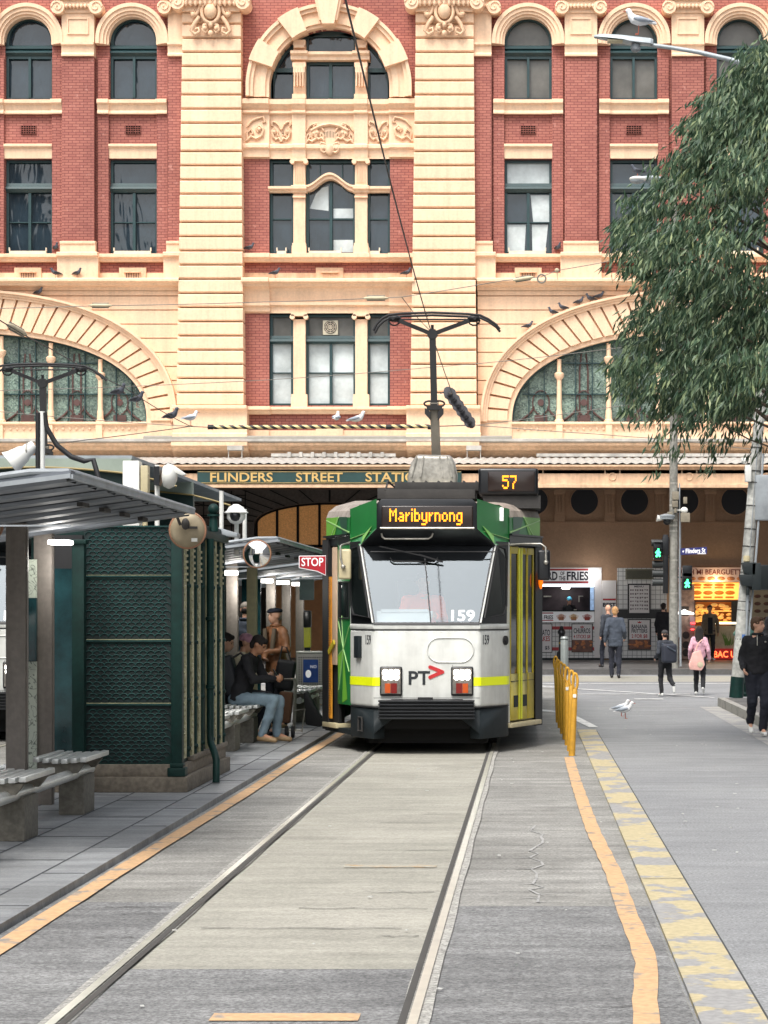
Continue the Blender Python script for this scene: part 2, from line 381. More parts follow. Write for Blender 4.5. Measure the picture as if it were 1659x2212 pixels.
# ================================================================ STATION BUILDING
YW = 73.0; SW = F/YW
def X(p): return (p-VX)/SW
def Z(p): return CH+(HY-p)/SW
M_cream = mat('cream_paint', lin((238, 202, 168)), .62, 0, .06, .7, fine=.06, bscale=14, streak=.14)
M_cream_d = mat('cream_moulding_paint', lin((228, 190, 155)), .62, 0, .10, 1.3, fine=.10, bscale=9, streak=.24)
M_tan = mat('tan_wall_paint', lin((168, 136, 110)), .75, 0, .10, .8, fine=.08, bscale=20)
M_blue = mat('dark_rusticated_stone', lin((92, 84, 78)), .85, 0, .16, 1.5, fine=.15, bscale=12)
M_green = mat('dark_green_joinery', lin((34, 62, 64)), .42, 0, .15, 3)
M_lead = mat('lead_flashing', lin((176, 172, 165)), .6, .2, .25, 3)
def brick_mat():
    m = mat('red_brick', (.3, .08, .07), .8, var=0); t, b, L = nodes_of(m)
    tc = t.nodes.new('ShaderNodeTexCoord'); sx = t.nodes.new('ShaderNodeSeparateXYZ'); cx = t.nodes.new('ShaderNodeCombineXYZ')
    ad = t.nodes.new('ShaderNodeMath'); ad.operation = 'ADD'
    L.new(tc.outputs['Object'], sx.inputs[0]); L.new(sx.outputs[0], ad.inputs[0]); L.new(sx.outputs[1], ad.inputs[1])
    L.new(ad.outputs[0], cx.inputs[0]); L.new(sx.outputs[2], cx.inputs[1])
    br = t.nodes.new('ShaderNodeTexBrick'); br.inputs['Scale'].default_value = 1; br.inputs['Brick Width'].default_value = .24; br.inputs['Row Height'].default_value = .088
    br.inputs['Mortar Size'].default_value = .011; br.inputs['Mortar Smooth'].default_value = .3; br.inputs['Bias'].default_value = -.2
    br.inputs['Color1'].default_value = (*lin((172, 108, 94)), 1); br.inputs['Color2'].default_value = (*lin((154, 91, 81)), 1); br.inputs['Mortar'].default_value = (*lin((118, 64, 58)), 1)
    L.new(cx.outputs[0], br.inputs[0])
    n = t.nodes.new('ShaderNodeTexNoise'); n.inputs['Scale'].default_value = .35; n.inputs['Detail'].default_value = 8; L.new(tc.outputs['Object'], n.inputs[0])
    r = t.nodes.new('ShaderNodeValToRGB'); e = r.color_ramp.elements; e[0].position, e[1].position = .35, .68; e[0].color = (.82, .8, .8, 1); e[1].color = (1.18, 1.2, 1.2, 1)
    L.new(n.outputs[0], r.inputs[0])
    x = t.nodes.new('ShaderNodeMix'); x.data_type = 'RGBA'; x.blend_type = 'MULTIPLY'; x.inputs[0].default_value = 1
    L.new(br.outputs[0], x.inputs[6]); L.new(r.outputs[0], x.inputs[7])
    # pale bloom on scattered bricks
    n3 = t.nodes.new('ShaderNodeTexNoise'); n3.inputs['Scale'].default_value = 6; n3.inputs['Detail'].default_value = 2; L.new(tc.outputs['Object'], n3.inputs[0])
    r3 = t.nodes.new('ShaderNodeValToRGB'); q = r3.color_ramp.elements; q[0].position, q[1].position = .66, .76; q[0].color = (0, 0, 0, 1); q[1].color = (.35, .35, .35, 1); L.new(n3.outputs[0], r3.inputs[0])
    y = t.nodes.new('ShaderNodeMix'); y.data_type = 'RGBA'; L.new(r3.outputs[0], y.inputs[0]); L.new(x.outputs[2], y.inputs[6]); y.inputs[7].default_value = (*lin((214, 160, 146)), 1)
    L.new(y.outputs[2], b.inputs['Base Color'])
    bp = t.nodes.new('ShaderNodeBump'); bp.inputs['Strength'].default_value = .5; bp.inputs['Distance'].default_value = .01; bp.invert = True
    L.new(br.outputs['Fac'], bp.inputs['Height']); L.new(bp.outputs[0], b.inputs['Normal'])
    return m
M_brick = brick_mat()
def glass(name, col, rough=.06, ior=1.85, wob=.25, sc=1.1):
    m = mat(name, col, rough, var=.3, scale=.9); t, b, L = nodes_of(m); b.inputs['IOR'].default_value = ior
    tc = t.nodes.new('ShaderNodeTexCoord'); k = t.nodes.new('ShaderNodeMapping'); k.inputs['Scale'].default_value = (1, 1, .35)
    n = t.nodes.new('ShaderNodeTexNoise'); n.inputs['Scale'].default_value = sc; n.inputs['Detail'].default_value = 2; n.inputs['Distortion'].default_value = 1.5
    L.new(tc.outputs['Object'], k.inputs[0]); L.new(k.outputs[0], n.inputs[0])
    bp = t.nodes.new('ShaderNodeBump'); bp.inputs['Strength'].default_value = wob; bp.inputs['Distance'].default_value = .35
    L.new(n.outputs[0], bp.inputs['Height']); L.new(bp.outputs[0], b.inputs['Normal'])
    return m
G_dark = glass('window_glass_dark', (.022, .036, .048), ior=1.62, wob=.09, sc=1.2)
G_mid = glass('window_glass_dusty', lin((98, 96, 90)), .3, 1.5, .1)
G_pale = glass('window_glass_blind_and_reflection', lin((196, 204, 203)), .2, 1.5, .06)  # white blinds, and white sky reflections painted on some panes
def stained():
    m = mat('stained_green_glass', lin((70, 104, 88)), .22, var=0); t, b, L = nodes_of(m)
    tc = t.nodes.new('ShaderNodeTexCoord'); n = t.nodes.new('ShaderNodeTexVoronoi'); n.inputs['Scale'].default_value = 20; L.new(tc.outputs['Object'], n.inputs[0])
    r = t.nodes.new('ShaderNodeValToRGB'); e = r.color_ramp.elements; e[0].color = (*lin((82, 100, 92)), 1); e[1].color = (*lin((132, 152, 138)), 1); e[0].position = .1; e[1].position = .8
    n2 = t.nodes.new('ShaderNodeTexNoise'); n2.inputs['Scale'].default_value = .8; n2.inputs['Detail'].default_value = 5; L.new(tc.outputs['Object'], n2.inputs[0])
    r2 = t.nodes.new('ShaderNodeValToRGB'); q = r2.color_ramp.elements; q[0].position, q[1].position = .35, .65; q[0].color = (.62, .62, .64, 1); q[1].color = (1.2, 1.2, 1.2, 1)
    x = t.nodes.new('ShaderNodeMix'); x.data_type = 'RGBA'; x.blend_type = 'MULTIPLY'; x.inputs[0].default_value = 1
    L.new(n.outputs['Color'], r.inputs[0]); L.new(n2.outputs[0], r2.inputs[0]); L.new(r.outputs[0], x.inputs[6]); L.new(r2.outputs[0], x.inputs[7]); L.new(x.outputs[2], b.inputs['Base Color'])
    bp = t.nodes.new('ShaderNodeBump'); bp.inputs['Strength'].default_value = .5; bp.inputs['Distance'].default_value = .03; L.new(n.outputs['Distance'], bp.inputs['Height']); L.new(bp.outputs[0], b.inputs['Normal'])
    return m
G_stain = stained()
M_lead_brown = mat('brown_glass_ornament', lin((84, 60, 56)), .5, 0, .2, 3)

ST = thing('station_building', (X(712), YW, 0), 'long red brick and cream station building with arched windows above a canopy', 'station')
def pbox(b, x0, x1, y0, y1, out, back=.12): return b.box(X(x0), X(x1), YW-out, YW+back, Z(y1), Z(y0))     # y0 above y1 in the picture
def mould(b, x0, x1, prof, back=.1):     # profile [(out, py)] pushed along the wall, ends returned
    pts = [(YW-o, Z(p)) for o, p in prof]; pts = [(YW+back, pts[0][1])]+pts+[(YW+back, pts[-1][1])]
    return b.ext([(X(x0), y, z) for y, z in pts], (X(x1)-X(x0), 0, 0))
def cyma(y0, y1, out, base=0.):          # a small cornice profile between two picture rows
    h = y1-y0
    return [(out, y0), (out, y0+h*.28), (base+(out-base)*.72, y0+h*.34), (base+(out-base)*.66, y0+h*.55), (base+(out-base)*.3, y0+h*.72), (base+(out-base)*.26, y1)]
def band(b, inner, outer, y0, y1, caps=True):
    n = len(inner)
    vs = [(x, y0, z) for x, z in inner]+[(x, y0, z) for x, z in outer]+[(x, y1, z) for x, z in inner]+[(x, y1, z) for x, z in outer]
    fs = []
    for i in range(n-1):
        j = i+1; fs += [(i, j, n+j, n+i), (2*n+i, 3*n+i, 3*n+j, 2*n+j), (n+i, n+j, 3*n+j, 3*n+i), (i, 2*n+i, 2*n+j, j)]
    if caps: fs += [(0, n, 3*n, 2*n), (n-1, 3*n-1, 4*n-1, 2*n-1)]
    return b.add(vs, fs)
def arc(xc, yc, r, a0=0, a1=180, n=24, stilt=None):   # picture px -> wall metres; right to left
    pts = [(X(xc+r*math.cos(R(a0+(a1-a0)*i/n))), Z(yc-r*math.sin(R(a0+(a1-a0)*i/n)))) for i in range(n+1)]
    if stilt is not None: pts = [(pts[0][0], Z(stilt))]+pts+[(pts[-1][0], Z(stilt))]
    return pts
def spandrel(b, curve, ztop, y):
    for (xa, za), (xc, zc) in zip(curve, curve[1:]):
        if abs(xa-xc) > 1e-5: b.poly([(xa, y, za), (xc, y, zc), (xc, y, ztop), (xa, y, ztop)])
def reveal(b, curve, y, d=.42):
    for (xa, za), (xc, zc) in zip(curve, curve[1:]): b.poly([(xa, y, za), (xc, y, zc), (xc, y+d, zc), (xa, y+d, za)])
def wall(b, x0, x1, y0, y1, ops, y=YW):
    """brick face between picture columns/rows with openings (xa, xb, top, bottom, arch centre row or None)"""
    cols = sorted({x0, x1, *[o[0] for o in ops], *[o[1] for o in ops]})
    for a, c in zip(cols, cols[1:]):
        col = sorted([o for o in ops if o[0] <= a and o[1] >= c], key=lambda o: o[2]); top = y0
        for o in col:
            if o[4] is None:
                if o[2] > top: b.poly([(X(a), y, Z(top)), (X(c), y, Z(top)), (X(c), y, Z(o[2])), (X(a), y, Z(o[2]))])
                reveal(b, [(X(o[0]), Z(o[3])), (X(o[0]), Z(o[2])), (X(o[1]), Z(o[2])), (X(o[1]), Z(o[3]))], y)
            else:
                r = (o[1]-o[0])/2; cv = arc((o[0]+o[1])/2, o[4], r)
                spandrel(b, cv, Z(top), y); reveal(b, [(X(o[1]), Z(o[3]))]+cv+[(X(o[0]), Z(o[3]))], y)
            top = o[3]
        if y1 > top: b.poly([(X(a), y, Z(top)), (X(c), y, Z(top)), (X(c), y, Z(y1)), (X(a), y, Z(y1))])
LC = [-390, -164, 62, 288]; RC = [1141, 1369, 1599, 1827]
LP = [-279, -53, 172.5]; RP = [1254.5, 1484.5, 1713]
HW = 51
b = MB()
for x0, x1, cs in ((-500, 398, LC), (1026, 1930, RC)):
    ops = []
    for c in cs: ops += [(c-HW, c+HW, 36, 214, 87), (c-HW, c+HW, 343.6, 549, None)]
    wall(b, x0, x1, -110, 592, ops)
# tower bay
R0 = 129.5
ops = [(712.5-R0, 712.5+R0, 63, 214, 193), (582, 842.5, 343.6, 549, None), (582, 842.5, 677, 876, None)]
wall(b, 520, 900, -110, 945, ops, YW-.02)
b.build('brick_wall', M_brick, ST, recalc=False)
b = MB(); b.box(X(-500), X(1930), YW+.55, YW+14, 6.25, Z(-110)); b.build('inner_core', mat('unlit_room', (.02, .02, .022), .9, var=0), ST)
# brick strips and pilasters
for c in LC+RC:
    b = MB()
    for s in (-1, 1): pbox(b, c+s*63.5-11.5, c+s*63.5+11.5, 127, 548, .12)
    b.build('brick_strip', M_brick, ST)
for p in LP+RP:
    b = MB(); pbox(b, p-34.5, p+34.5, 127, 524, .30); b.build('brick_pilaster', M_brick, ST)
for xa, xb in ((365, 400), (1024, 1062)):
    b = MB(); pbox(b, xa, xb, 127, 524, .26); b.build('brick_pilaster', M_brick, ST)

# ---- windows
def frame_rect(b, x0, x1, y0, y1, t, out, back): 
    for a, c, d, e in ((x0, x0+t, y0, y1), (x1-t, x1, y0, y1), (x0+t, x1-t, y0, y0+t), (x0+t, x1-t, y1-t, y1)):
        b.box(X(a), X(c), YW+out, YW+back, Z(e), Z(d))
def win_upper(c, pane):
    b = MB(); o, k = .17, .36
    band(b, arc(c, 87, HW-6, stilt=97), arc(c, 87, HW, stilt=97), YW+o, YW+k)
    frame_rect(b, c-HW, c+HW, 119, 214, 5.5, o, k)
    b.box(X(c-2.6), X(c+2.6), YW+o-.03, YW+k, Z(209), Z(120))
    mould(b, c-HW, c+HW, [(-o+.02, 96), (-o+.10, 99), (-o+.10, 104), (-o+.03, 106), (-o+.12, 110), (-o+.12, 113), (-o+.01, 119)], k)
    w = b.build('window', M_green, ST)
    g = MB(); cv = arc(c, 87, HW-3, stilt=214); g.poly([(x, YW+k-.05, z) for x, z in cv]); g.build('pane', pane, w, recalc=False)
def win_lower(c, pane, x0=None, x1=None, y0=343.6, y1=549, tr=(394, 414), mun=478, mull=True, up=None):
    x0 = c-HW if x0 is None else x0; x1 = c+HW if x1 is None else x1
    b = MB(); o, k = .17, .36; m = (x0+x1)/2
    frame_rect(b, x0, x1, y0, y1, 5.5, o, k)
    mould(b, x0, x1, [(-o+.01, tr[0]), (-o+.03, tr[0]+6), (-o+.10, tr[0]+8), (-o+.12, tr[0]+13), (-o+.02, tr[1])], k)
    if mull: b.box(X(m-3), X(m+3), YW+o-.02, YW+k, Z(y1-5), Z(tr[1]+1))
    if mun: b.box(X(x0+5), X(x1-5), YW+o+.05, YW+k, Z(mun+1.1), Z(mun-1.1))
    w = b.build('window', M_green, ST)
    g = MB(); d = YW+k-.05
    if up is not None:
        g.poly([(X(x0+2), d, Z(tr[0]+4)), (X(x1-2), d, Z(tr[0]+4)), (X(x1-2), d, Z(y0+2)), (X(x0+2), d, Z(y0+2))]); g.build('pane', up, w, recalc=False); g = MB(); t0 = tr[1]-4
    else: t0 = y0+2
    g.poly([(X(x0+2), d, Z(y1-2)), (X(x1-2), d, Z(y1-2)), (X(x1-2), d, Z(t0)), (X(x0+2), d, Z(t0))]); g.build('pane', pane, w, recalc=False)
    return w
for c in LC: win_upper(c, G_dark); win_lower(c, G_dark)
for c, u, l in zip(RC, (G_mid, G_mid, G_mid, G_dark), (G_dark, G_dark, G_dark, G_dark)): win_upper(c, u); win_lower(c, l, up=(G_pale if c == 1141 else None))  # the one pale top pane is painted sky reflection too
b = MB(); b.poly([(X(1152), YW+.295, Z(478)), (X(1188), YW+.295, Z(478)), (X(1188), YW+.295, Z(418)), (X(1146), YW+.295, Z(418))]); b.poly([(X(1095), YW+.295, Z(541)), (X(1133), YW+.295, Z(541)), (X(1136), YW+.295, Z(482)), (X(1095), YW+.295, Z(482))]); b.poly([(X(1150), YW+.295, Z(541)), (X(1178), YW+.295, Z(541)), (X(1184), YW+.295, Z(482)), (X(1149), YW+.295, Z(482))]); b.build('pale_patch', G_pale, ST, recalc=False)
# the pale patches above paint white sky reflections on the panes
# window boxes (pale trays hung under the lower windows)
M_tray = mat('pale_tray_metal', lin((222, 208, 184)), .6)
for x0, x1 in [(c-42, c+38) for c in LC+RC]+[(598, 618), (667, 737), (797, 820)]:
    b = MB(); b.box(X(x0), X(x1), YW-.02, YW+.1, Z(548), Z(542)); b.box(X(x0-1), X(x0+1.5), YW-.02, YW+.08, Z(542), Z(535)); b.box(X(x1-1.5), X(x1+1), YW-.02, YW+.08, Z(542), Z(535))
    b.box(X(x0+6), X(x1-6), YW-.06, YW+.06, Z(552), Z(548)); b.build('window_tray', M_tray, ST)
# ---- cream dressings of the side wings
for c in LC+RC:
    b = MB()
    for ri, ro, o in ((51, 56, .16), (56, 62, .24), (62, 70, .30), (70, 78, .36)): band(b, arc(c, 90, ri, stilt=99), arc(c, 90, ro, stilt=99), YW-o, YW+.15)
    b.build('window_arch', M_cream, ST, smooth=30)
    b = MB(); 
    mould(b, c-HW-23, c+HW+23, [(.20, 218), (.27, 220), (.27, 226), (.17, 230), (.13, 240), (.17, 245), (.17, 248)])
    for s in (-1, 1): mould(b, c+s*63-12, c+s*63+12, [(.28, 217.5), (.35, 219.5), (.35, 226.5), (.25, 230), (.20, 240), (.25, 245), (.25, 248.6)])
    b.build('window_sill', M_cream, ST)
    b = MB(); mould(b, c-52, c+52, [(.14, 312.5), (.17, 314), (.17, 318), (.08, 322), (.06, 343)]); b.build('lintel', M_cream, ST)
    b = MB(); 
    for i in range(7): b.box(X(c-16+i*5.3-.45), X(c-16+i*5.3+.45), YW-.05, YW-.005, Z(290), Z(272))
    for i in range(5): b.box(X(c-16.8), X(c+16.8), YW-.05, YW-.004, Z(272.5+i*4.3), Z(271.7+i*4.3))
    v = b.build('air_vent', M_brick, ST); g = MB(); pbox(g, c-16, c+16, 272, 290, .004, .02); g.build('vent_opening', M_black, v)
    # lower vent with hood in the cream dado
    b = MB(); pbox(b, c-29, c+29, 579.5, 607, .14); pbox(b, c-18, c+18, 588, 591, .24)
    for i in range(9): b.box(X(c-15+i*3.6), X(c-13.6+i*3.6), YW-.17, YW-.14, Z(606), Z(591))
    v = b.build('air_vent', M_cream_d, ST); g = MB(); pbox(g, c-15.5, c+15.5, 591, 606, .146, -.13); g.build('vent_opening', M_lead_brown, v)
for p, wd in [(q, 35) for q in LP+RP]+[(383, 17), (1043, 19)]:
    b = MB(); mould(b, p-wd, p+wd, [(.34, 97), (.44, 98), (.44, 103), (.36, 106), (.34, 119), (.40, 123), (.40, 127)]); 
    pbox(b, p-wd, p+wd, 33, 97, .32)
    if wd > 30:
        for a, c, d, e in ((-23, 23, 44, 47), (-23, 23, 77, 80), (-23, -20.4, 47, 77), (20.4, 23, 47, 77)): b.box(X(p+a), X(p+c), YW-.36, YW-.3, Z(e), Z(d))
    b.build('impost_block', M_cream, ST)
    b = MB()
    for s in (-1, 1):
        if wd < 30 and s == (1 if p < 700 else -1): continue
        x = p+s*(wd+6)
        b.cyl((X(x), YW-.55, Z(24)), (X(x), YW, Z(24)), 15/SW, n=20)
        sp = [Vector((X(x)+math.cos(t)*(13-1.55*t)/SW*s, YW-.56, Z(24)+math.sin(t)*(13-1.55*t)/SW)) for t in [i*.45 for i in range(18)]]
        b.tube(sp, .03, 6)
    b.box(X(p-wd-6), X(p+wd+6), YW-.5, YW+.1, Z(22), Z(10)); pbox(b, p-wd-12, p+wd+12, 0, 10, .58); pbox(b, p-wd-4, p+wd+4, 22, 34, .38)
    for i in range(int(wd*2/8)): b.ball((X(p-wd+5+i*8), YW-.5, Z(22)), (.05, .06, .08), 8, 5)
    b.build('volute_capital', M_cream, ST, smooth=40)
    b = MB()
    mould(b, p-wd-3, p+wd+3, [(.32, 524), (.40, 526), (.40, 530), (.36, 533), (.36, 549)]); mould(b, p-wd-9, p+wd+9, [(.44, 548.5), (.50, 551), (.50, 557), (.40, 560), (.37, 563), (.37, 607)])
    b.build('pilaster_pedestal', M_cream, ST)
# string courses and cornices of the wings
for x0, x1 in ((-500, 392), (1031, 1930)):
    b = MB(); mould(b, x0, x1, [(.22, 550), (.30, 552), (.30, 558), (.20, 561), (.16, 567)]); b.build('string_course', M_cream, ST)
    b = MB(); pbox(b, x0, x1, 590, 607, .08); b.build('plain_band', M_cream, ST)
    b = MB(); mould(b, x0, x1, [(.60, 606), (.62, 608), (.62, 613), (.46, 616), (.40, 620), (.22, 622), (.16, 629)]); b.build('cornice', M_cream, ST)
# ---- lunettes: basket-handle arches over the green glass
NE = 2.35
def sup(xc, a, bb, yc, n=60, half=False):
    pts = []
    for i in range(n*20+1):
        t = math.pi*i/(n*20); cx, sx = math.cos(t), math.sin(t)
        pts.append((xc+a*math.copysign(abs(cx)**(2/NE), cx), yc-bb*sx**(2/NE)))
    ln = [0.]
    for (xa, ya), (xb, yb) in zip(pts, pts[1:]): ln.append(ln[-1]+math.hypot(xb-xa, yb-ya))
    out = []; j = 0
    for k in range(n+1):
        g = ln[-1]*k/n
        while j < len(ln)-2 and ln[j+1] < g: j += 1
        f = (g-ln[j])/max(1e-9, ln[j+1]-ln[j]); out.append((pts[j][0]+(pts[j+1][0]-pts[j][0])*f, pts[j][1]+(pts[j+1][1]-pts[j][1])*f))
    return out
px2 = lambda pts: [(X(x), Z(y)) for x, y in pts]
for xc, lo, hi in ((-105, -500, 392), (1529, 1032, 1930)):
    YC = 912; N = 84
    b = MB()
    for (a0, b0), (a1, b1), o in (((491, 284), (486, 279), .42), ((486, 279), (481, 274), .34), ((481, 274), (476, 269), .28), ((433, 203), (423, 193), .12)):
        band(b, px2(sup(xc, a1, b1, YC, N)), px2(sup(xc, a0, b0, YC, N)), YW-o, YW+.2)
    am = b.build('lunette_arch', M_cream, ST, smooth=35)
    i1, o1 = sup(xc, 433, 203, YC, N*6), sup(xc, 476, 269, YC, N*6)
    b = MB()
    for k in range(42):
        s = slice(k*12+1, k*12+12); band(b, px2(i1[s]), px2(o1[s]), YW-.22, YW+.1)
    b.build('voussoirs', M_cream, am)
    b = MB(); band(b, px2(i1), px2(o1), YW-.06, YW+.1); b.build('arch_bed', M_cream_d, am)
    # rusticated courses beside the arch
    b = MB()
    def ext_x(y, sg):
        h = max(0, (YC-y)/284); return xc+sg*491*max(0, 1-h**NE)**(1/NE)
    rows = [629]+[640.5+30.4*i for i in range(10)]
    for y0, y1 in zip(rows, rows[1:]):
        y0 += 1.2; y1 -= 1.2
        for sg, end in ((-1, lo), (1, hi)):
            xs0 = [ext_x(y0+(y1-y0)*t/6, sg) for t in range(7)]
            if sg > 0 and min(xs0) > end: continue
            if sg < 0 and max(xs0) < end: continue
            poly = [(X(xx-sg*5), Z(y0+(y1-y0)*t/6)) for t, xx in enumerate(xs0)]+[(X(end), Z(y1)), (X(end), Z(y0))]
            b.prism(poly, YW-.14, YW+.1)
    b.build('rusticated_courses', M_cream, ST)
    b = MB(); spandrel(b, px2(sup(xc, 489, 282, YC, 60)), Z(625), YW-.075)
    for xa, xb in ((lo, xc-489), (xc+489, hi)):
        if xb > xa: b.poly([(X(xa), YW-.075, Z(952)), (X(xb), YW-.075, Z(952)), (X(xb), YW-.075, Z(625)), (X(xa), YW-.075, Z(625))])
    b.build('rusticated_wall', M_cream_d, ST, recalc=False)
    # window
    cv = px2(sup(xc, 423, 193, YC, 60))
    b = MB(); band(b, px2(sup(xc, 419, 189, YC, 60)), cv, YW+.12, YW+.3)
    cols = [xc+d for d in (-321, -214, -107, 0, 107, 214, 321)]
    def top_at(x): return YC-189*max(0, 1-abs((x-xc)/419)**NE)**(1/NE)
    for x0, x1 in zip([xc-419]+cols, cols+[xc+419]):
        for t in (.33, .67):
            x = x0+(x1-x0)*t; yy = top_at(x)
            if yy < YC-8: b.box(X(x-1), X(x+1), YW+.2, YW+.29, Z(YC), Z(yy))
        if top_at((x0+x1)/2) < 845: b.box(X(max(x0, xc-400)), X(min(x1, xc+400)), YW+.2, YW+.29, Z(851), Z(849))
        if top_at((x0+x1)/2) < 760: b.box(X(x0), X(x1), YW+.2, YW+.29, Z(784), Z(782))
    wn = b.build('lunette_window', M_green, ST)
    g = MB(); g.poly([(x, YW+.3, z) for x, z in cv]); g.build('pane', G_stain, wn, recalc=False)
    g = MB()
    for x0, x1 in zip([xc-400]+cols, cols+[xc+400]):
        m = (x0+x1)/2
        if top_at(m) > 860: continue
        for s in (-1, 1):
            g.tube([Vector((X(m+s*18*math.cos(t)), YW+.26, Z(868-26*math.sin(t)))) for t in [i*.35 for i in range(-4, 6)]], .022, 5)
            g.tube([Vector((X(m+s*(46-30*math.sin(t))), YW+.26, Z(908-32*t/1.6))) for t in [i*.2 for i in range(9)]], .035, 5)
            if top_at(m) < 770: g.tube([Vector((X(m+s*9), YW+.26, Z(900))), Vector((X(m+s*9), YW+.26, Z(800))), Vector((X(m+s*5), YW+.26, Z(762)))], .03, 5)
        g.box(X(m-14), X(m+14), YW+.25, YW+.29, Z(909), Z(895)); g.lathe([(.11, 0), (.11, .02)], (X(m), YW+.25, Z(868)), 12, 'y')
    g.build('leaded_ornament', M_lead_brown, wn)
    for c in cols:
        b = MB(); yt = top_at(c)
        b.cyl((X(c), YW+.06, Z(906)), (X(c), YW+.06, Z(yt)), .085, .07, 10); b.lathe([(.15, 0), (.15, .06), (.11, .1), (.10, .35), (.085, .4)], (X(c), YW+.06, Z(912)), 10)
        b.lathe([(.08, 0), (.15, .1), (.16, .2), (.12, .24)], (X(c), YW+.06, Z(min(855, yt+45))), 10)
        b.build('window_column', M_cream, wn, smooth=40)
    b = MB(); mould(b, xc-424, xc+424, [(.16, 912), (.22, 914), (.22, 917), (.12, 920), (.10, 935), (.12, 952)])
    for c in cols: pbox(b, c-7, c+7, 914, 952, .2)
    for i in range(58): 
        x = xc-410+i*14.2; b.ball((X(x), YW-.12, Z(927)), (.05, .03, .05), 8, 5)
    b.build('apron_panel', M_cream, ST)
    b = MB(); 
    for s in (-1, 1): mould(b, xc+s*457-34, xc+s*457+34, [(.16, 905), (.16, 952)])
    b.build('arch_foot', M_cream, ST)
# ---- corner piers of the tower bay
for xl0, xr0, xl1, xr1 in ((398.8, 524.5, 388.5, 531), (899.5, 1024, 889, 1030)):
    b = MB(); g0 = 90.8; st = 30.45
    rows = [34, 60.3]+[g0+st*i for i in range(26)]+[881]
    for y0, y1 in zip(rows, rows[1:]):
        t = min(1, max(0, ((y0+y1)/2-100)/740)); a = xl0+(xl1-xl0)*t; c = xr0+(xr1-xr0)*t; o = .52+.10*t
        q = .06
        z0, z1 = Z(y1-1.5), Z(y0+1.5)
        pr = [(YW-o+.05, z0), (YW-o, z0+.04), (YW-o, z1-.04), (YW-o+.05, z1), (YW+.1, z1), (YW+.1, z0)]
        b.ext([(X(a), y, z) for y, z in pr], (X(c)-X(a), 0, 0))
    p = b.build('corner_pier', M_cream, ST)
    g = MB(); g.prism([(X(xl0+3), Z(20)), (X(xr0-3), Z(20)), (X(xr1-3), Z(885)), (X(xl1+3), Z(885))], YW-.42, YW+.1); g.build('pier_core', M_cream_d, p)
    m = (xl0+xr0)/2; m1 = (xl1+xr1)/2
    b = MB(); mould(b, m1-79, m1+79, [(.74, 880), (.80, 882), (.80, 887), (.68, 891), (.64, 896), (.64, 946)]); mould(b, m1-80, m1+80, [(.68, 938), (.74, 941), (.74, 947)])
    b.build('pier_base', M_cream, p)
    b = MB()
    for s in (-1, 1):
        x = m+s*70
        b.cyl((X(x), YW-.9, Z(20)), (X(x), YW-.2, Z(20)), 15.5/SW, n=20)
        b.tube([Vector((X(x)+math.cos(t)*(14-1.6*t)/SW*s, YW-.91, Z(20)+math.sin(t)*(14-1.6*t)/SW)) for t in [i*.45 for i in range(18)]], .035, 6)
    pbox(b, m-82, m+82, -4, 8, .95); pbox(b, m-68, m+68, 8, 22, .8); pbox(b, m-62, m+62, 22, 36, .66)
    for i in range(11): b.ball((X(m-52+i*10.4), YW-.8, Z(20)), (.06, .08, .12), 8, 5)
    b.build('volute_capital', M_cream, p, smooth=40)
    b = MB(); yo = YW-.62
    b.ball((X(m), yo-.12, Z(37)), (.21, .16, .26), 16, 10)
    b.tube([Vector((X(m+19*math.cos(t)), yo-.1, Z(38-24*math.sin(t)))) for t in [i*.35 for i in range(18)]], .06, 7, closed=True)
    for s in (-1, 1):
        b.tube([Vector((X(m+s*x), yo-.06, Z(y))) for x, y in ((8, 12), (22, 20), (28, 40), (36, 48), (42, 40), (36, 34), (33, 42))], [.07, .06, .06, .06, .05, .05, .03], 7)
        b.tube([Vector((X(m+s*x), yo-.06, Z(y))) for x, y in ((24, 48), (34, 62), (42, 78), (34, 86), (24, 80), (26, 72), (33, 74))], [.07, .07, .06, .06, .05, .05, .03], 7)
        b.tube([Vector((X(m+s*x), yo-.06, Z(y))) for x, y in ((4, 62), (14, 66), (18, 76), (11, 82), (6, 76))], [.06, .06, .05, .05, .03], 7)
        b.ball((X(m+s*37), yo-.08, Z(44)), .09, 8, 6); b.ball((X(m+s*12), yo-.08, Z(73)), .08, 8, 6)
    b.ball((X(m), yo-.1, Z(66)), (.08, .08, .1), 8, 6); b.ball((X(m), yo-.1, Z(84)), (.09, .08, .1), 8, 6); b.ball((X(m), yo-.1, Z(8)), (.12, .12, .16), 8, 6)
    b.build('cartouche', M_cream_d, p, smooth=60)
# ---- tower bay: the great arch
C0 = 712.8
b = MB()
for ri, ro, o in ((129.5, 137, .30), (137, 150, .38), (150, 163, .34), (163, 171, .44), (171, 178, .52)):
    band(b, arc(C0, 193, ri, n=48, stilt=214), arc(C0, 193, ro, n=48, stilt=214), YW-o, YW+.2)
ga = b.build('great_arch', M_cream, ST, smooth=25)
b = MB()
for a in (26, 60.5, 119.5, 154): 
    band(b, arc(C0, 193, 127, a-8, a+8, 6), arc(C0, 193, 179.5, a-8, a+8, 6), YW-.60, YW+.1)
b.prism([(X(700), Z(64)), (X(726), Z(64)), (X(741), Z(-14)), (X(684), Z(-14))], YW-.78, YW+.1)
b.prism([(X(694), Z(55)), (X(732), Z(55)), (X(743), Z(2)), (X(682), Z(2))], YW-.70, YW+.1)
b.build('keystones', M_cream, ga)
def wframe(panes, glassm, name='window'):
    b = MB(); o, k = .2, .36
    for x0, x1, y0, y1, t in panes: frame_rect(b, x0, x1, y0, y1, t, o, k)
    return b
